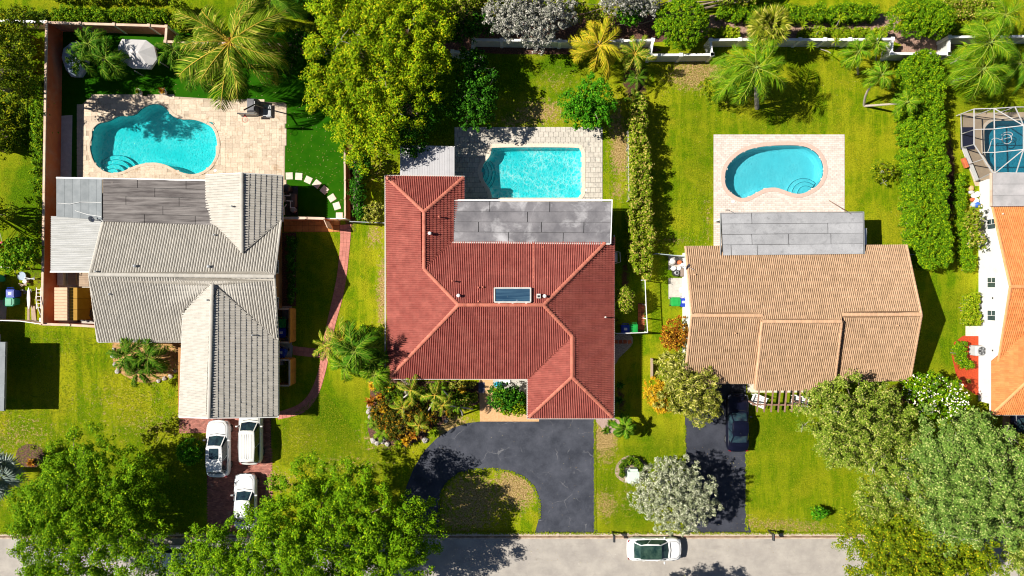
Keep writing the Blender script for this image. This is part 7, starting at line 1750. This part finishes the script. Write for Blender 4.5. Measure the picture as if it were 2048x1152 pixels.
# pergola and benches
t = empty('pergola', G(1560, 800), 'open brown wooden pergola beams projecting from the front of the tan roofed house', 'pergola')
for k, x in enumerate((1518,1532,1546,1560,1573,1587,1601,1614)):
    obj('rafter', MB().bar(G(x+1, 772, 2.6), G(x-4, 824, 2.55), .07, .16), WOOD, t)
obj('beam', MB().bar(G(1505, 809, 2.45), G(1612, 810, 2.45), .10, .18), WOOD, t)
for x in (1512, 1606): p = G(x, 809, 2.4); obj('post', MB().box((p.x, p.y, 1.2), (.12, .12, 2.4)), WOOD, t)
def bench(label, px, py, rz, w, d_, ribs=0):
    t = empty('garden_bench', G(px, py), label, 'bench'); p = G(px, py); M_ = Matrix.Rotation(rz, 3, 'Z')
    L_ = lambda x, y, z: p+M_ @ Vector((x, y, z))
    n = 5
    for k in range(n): obj('slat', MB().box(L_(0, -d_/2+d_*(k+.5)/n, .44), (w, d_/n-.03, .05), rz), WHITE, t)
    for k in range(4): obj('back_slat', MB().box(L_(0, d_/2+.02+.03*k, .52+.12*k), (w, .03, .10), rz), WHITE, t)
    for a in (-1, 1):
        for b in (-1, 1): obj('leg', MB().box(L_(a*(w/2-.05), b*(d_/2-.05), .21), (.07, .07, .42), rz), WHITE, t)
        obj('armrest', MB().box(L_(a*(w/2-.03), 0, .66), (.07, d_, .05), rz), WHITE, t)
    return t
bench('white slatted garden bench at the left end of the pergola', 1512, 801, R(-22), 1.15, .85)
bench('white slatted garden bench at the right end of the pergola', 1594, 801, R(-12), 1.3, .75)
obj('wood_rail', MB().box((*G(1302,735)[:2], .3), (.10, 1.6, .6)), WOODL, label='short pale timber upright at the left of the spiky yellow bush', cat='timber')
t = empty('patio_chair', G(1215, 560), 'white plastic chair frame in the shade by the east eave of the red tiled house', 'chair')
p = G(1232, 515); obj('frame', MB().tube([(p.x-.1, p.y+.5, .4), (p.x+.2, p.y+.4, .8), (p.x+.25, p.y-.4, .8), (p.x-.1, p.y-.5, .4)], .035, 6), WHITE, t); obj('seat', MB().box((p.x-.2, p.y, .4), (.5, .8, .05)), WHITE, t)
# pipes and gear by the turf gate (dark pit with white pipes)
obj('pool_equipment_pad', MB().box((*G(584, 402)[:2], .04), (1.0, 2.4, .08)), BLACKM, kind='structure')
t = empty('pool_equipment', G(582, 400), 'white pool pipes with dark pump and filter on the shaded pad beside the turf', 'pool equipment')
def pp(q, z=.5): return [(*G(x, y)[:2], z+.0) for x, y in q]
for q in ([(572,404),(572,393),(584,393),(584,389)], [(573,431),(572,417),(577,410)], [(585,417),(585,404),(577,403),(590,404)], [(584,417),(594,417)]):
    obj('pipe', MB().tube(pp(q), .045, 6), WHITE, t)
obj('filter', MB().lathe(G(578, 379), [(.35, 0), (.36, .7), (.25, .85), (.1, .9)], 16), BLACKM, t); obj('pump', MB().rbox((*G(590, 402)[:2], .3), (.4, 1.1, .45), .05), mk('pump_brown', (.13, .10, .09), None), t)
obj('motor', MB().lathe(G(590, 421), [(.22, .1), (.24, .5), (.15, .55)], 12), GREYM, t)
# pool poles and robots
obj('pool_pole', MB().tube([G(1658, 401, 0.06), G(1696, 425, 1.1), G(1700, 427, 3.2)], .03, 5), WOOD, label='brown telescopic pool pole leaning on the flat roof beside the kidney pool', cat='pole')
obj('pool_brush', MB().tube([G(1459, 421, .05), G(1470, 427, .4)], .02, 4).box(G(1455, 420, .08), (.3, .06, .05)), BLACKM, label='small dark pool brush on the pink brick deck near the flat roof', cat='pool brush')
for lb, x, y, r_ in (('round white skimmer lid in the pink deck left of the kidney pool', 1466, 403, .14), ('round white skimmer lid in the stamped deck right of the rectangular pool', 1171, 380, .12), ('round white skimmer lid at the lower right of the lagoon pool', 431, 341, .13)):
    obj('skimmer_lid', MB().lathe(G(x, y)+Vector((0, 0, .03)), [(r_, 0), (r_, .018), (r_*.9, .022)], 16), WHITE, label=lb, cat='lid')
p = G(412, 247); t = empty('pool_spout', p, 'small teal spa basin notch at the upper right rim of the lagoon pool', 'pool inlet')
obj('basin', MB().lathe(p+Vector((.35, 0, .02)), [(.34, 0), (.34, .06), (.28, .06), (.26, .02)], 16, sx=1, sy=.45), TRAV, t); obj('water', MB().lathe(p+Vector((.35, 0, .03)), [(.27, 0), (.27, .025)], 16, sx=1, sy=.4), mk('teal_water_tile', (.01, .25, .27), None, rough=.1), t)
obj('entry_mat', MB().box((*G(963, 775)[:2], .03), (.5, .85, .02)), mk('blue_mat', (.10, .11, .20), None), label='blue grey mat beside the hedge boxes at the front walk', cat='mat')
obj('garden_sculpture', MB().lathe(G(996, 768), [(.3, 0), (.22, .3), (.3, .5), (.05, .7)], 7, sx=1.2, sy=.7), mk('sky_blue', (.03, .35, .55), None), label='bright blue ornament by the entry of the red tiled house', cat='ornament')
obj('door_step', MB().rbox((*G(1010, 764)[:2], .06), (.9, .4, .10), .02), WHITE, label='white step by the entry of the red tiled house', cat='step')
for i, (x, y) in enumerate(((970, 800), (972, 813), (984, 826))):
    pass
print('objects', len(bpy.data.objects), 'tris', sum(len(m.loops)-2*len(m.polygons) for m in bpy.data.meshes))

GB = bpy.data.materials['grass_blade']
litter('verge_tufts', [(-10,1063),(2060,1063),(2060,1067.5),(-10,1067.5)], 3500, GB, .13, .13)
litter('verge_tufts', [(1187,838),(1191,838),(1193,1064),(1188,1064)], 500, GB, .13, .04)
litter('verge_tufts', [(1367,850),(1372,850),(1372,1062),(1366,1062)], 500, GB, .13, .04)
litter('verge_tufts', [(1490,815),(1495,815),(1496,1062),(1490,1062)], 500, GB, .13, .04)
for ring in ([(880,1060),(879,1010),(883,985),(896,964),(918,947),(950,939),(985,938),(1020,943),(1050,956),(1068,975),(1079,1005),(1079,1040)],):
    for i in range(len(ring)-1):
        (a, b_), (c, d_) = ring[i], ring[i+1]; nx, ny = (b_-d_), (c-a); l = math.hypot(nx, ny); nx, ny = nx/l*2.5, ny/l*2.5
        litter('verge_tufts', [(a-nx,b_-ny),(c-nx,d_-ny),(c+nx,d_+ny),(a+nx,b_+ny)], 70, GB, .13, .04)
litter('fallen_leaves', [(1373,880),(1490,900),(1492,1060),(1373,1060)], 90, LIT, .05)
litter('fallen_leaves', [(1310,120),(1815,120),(1830,490),(1700,490),(1700,262),(1420,262),(1420,490),(1310,490)], 160, LIT, .06)
litter('fallen_leaves', [(-10,650),(360,690),(360,830),(410,900),(-10,900)], 120, LIT, .06)
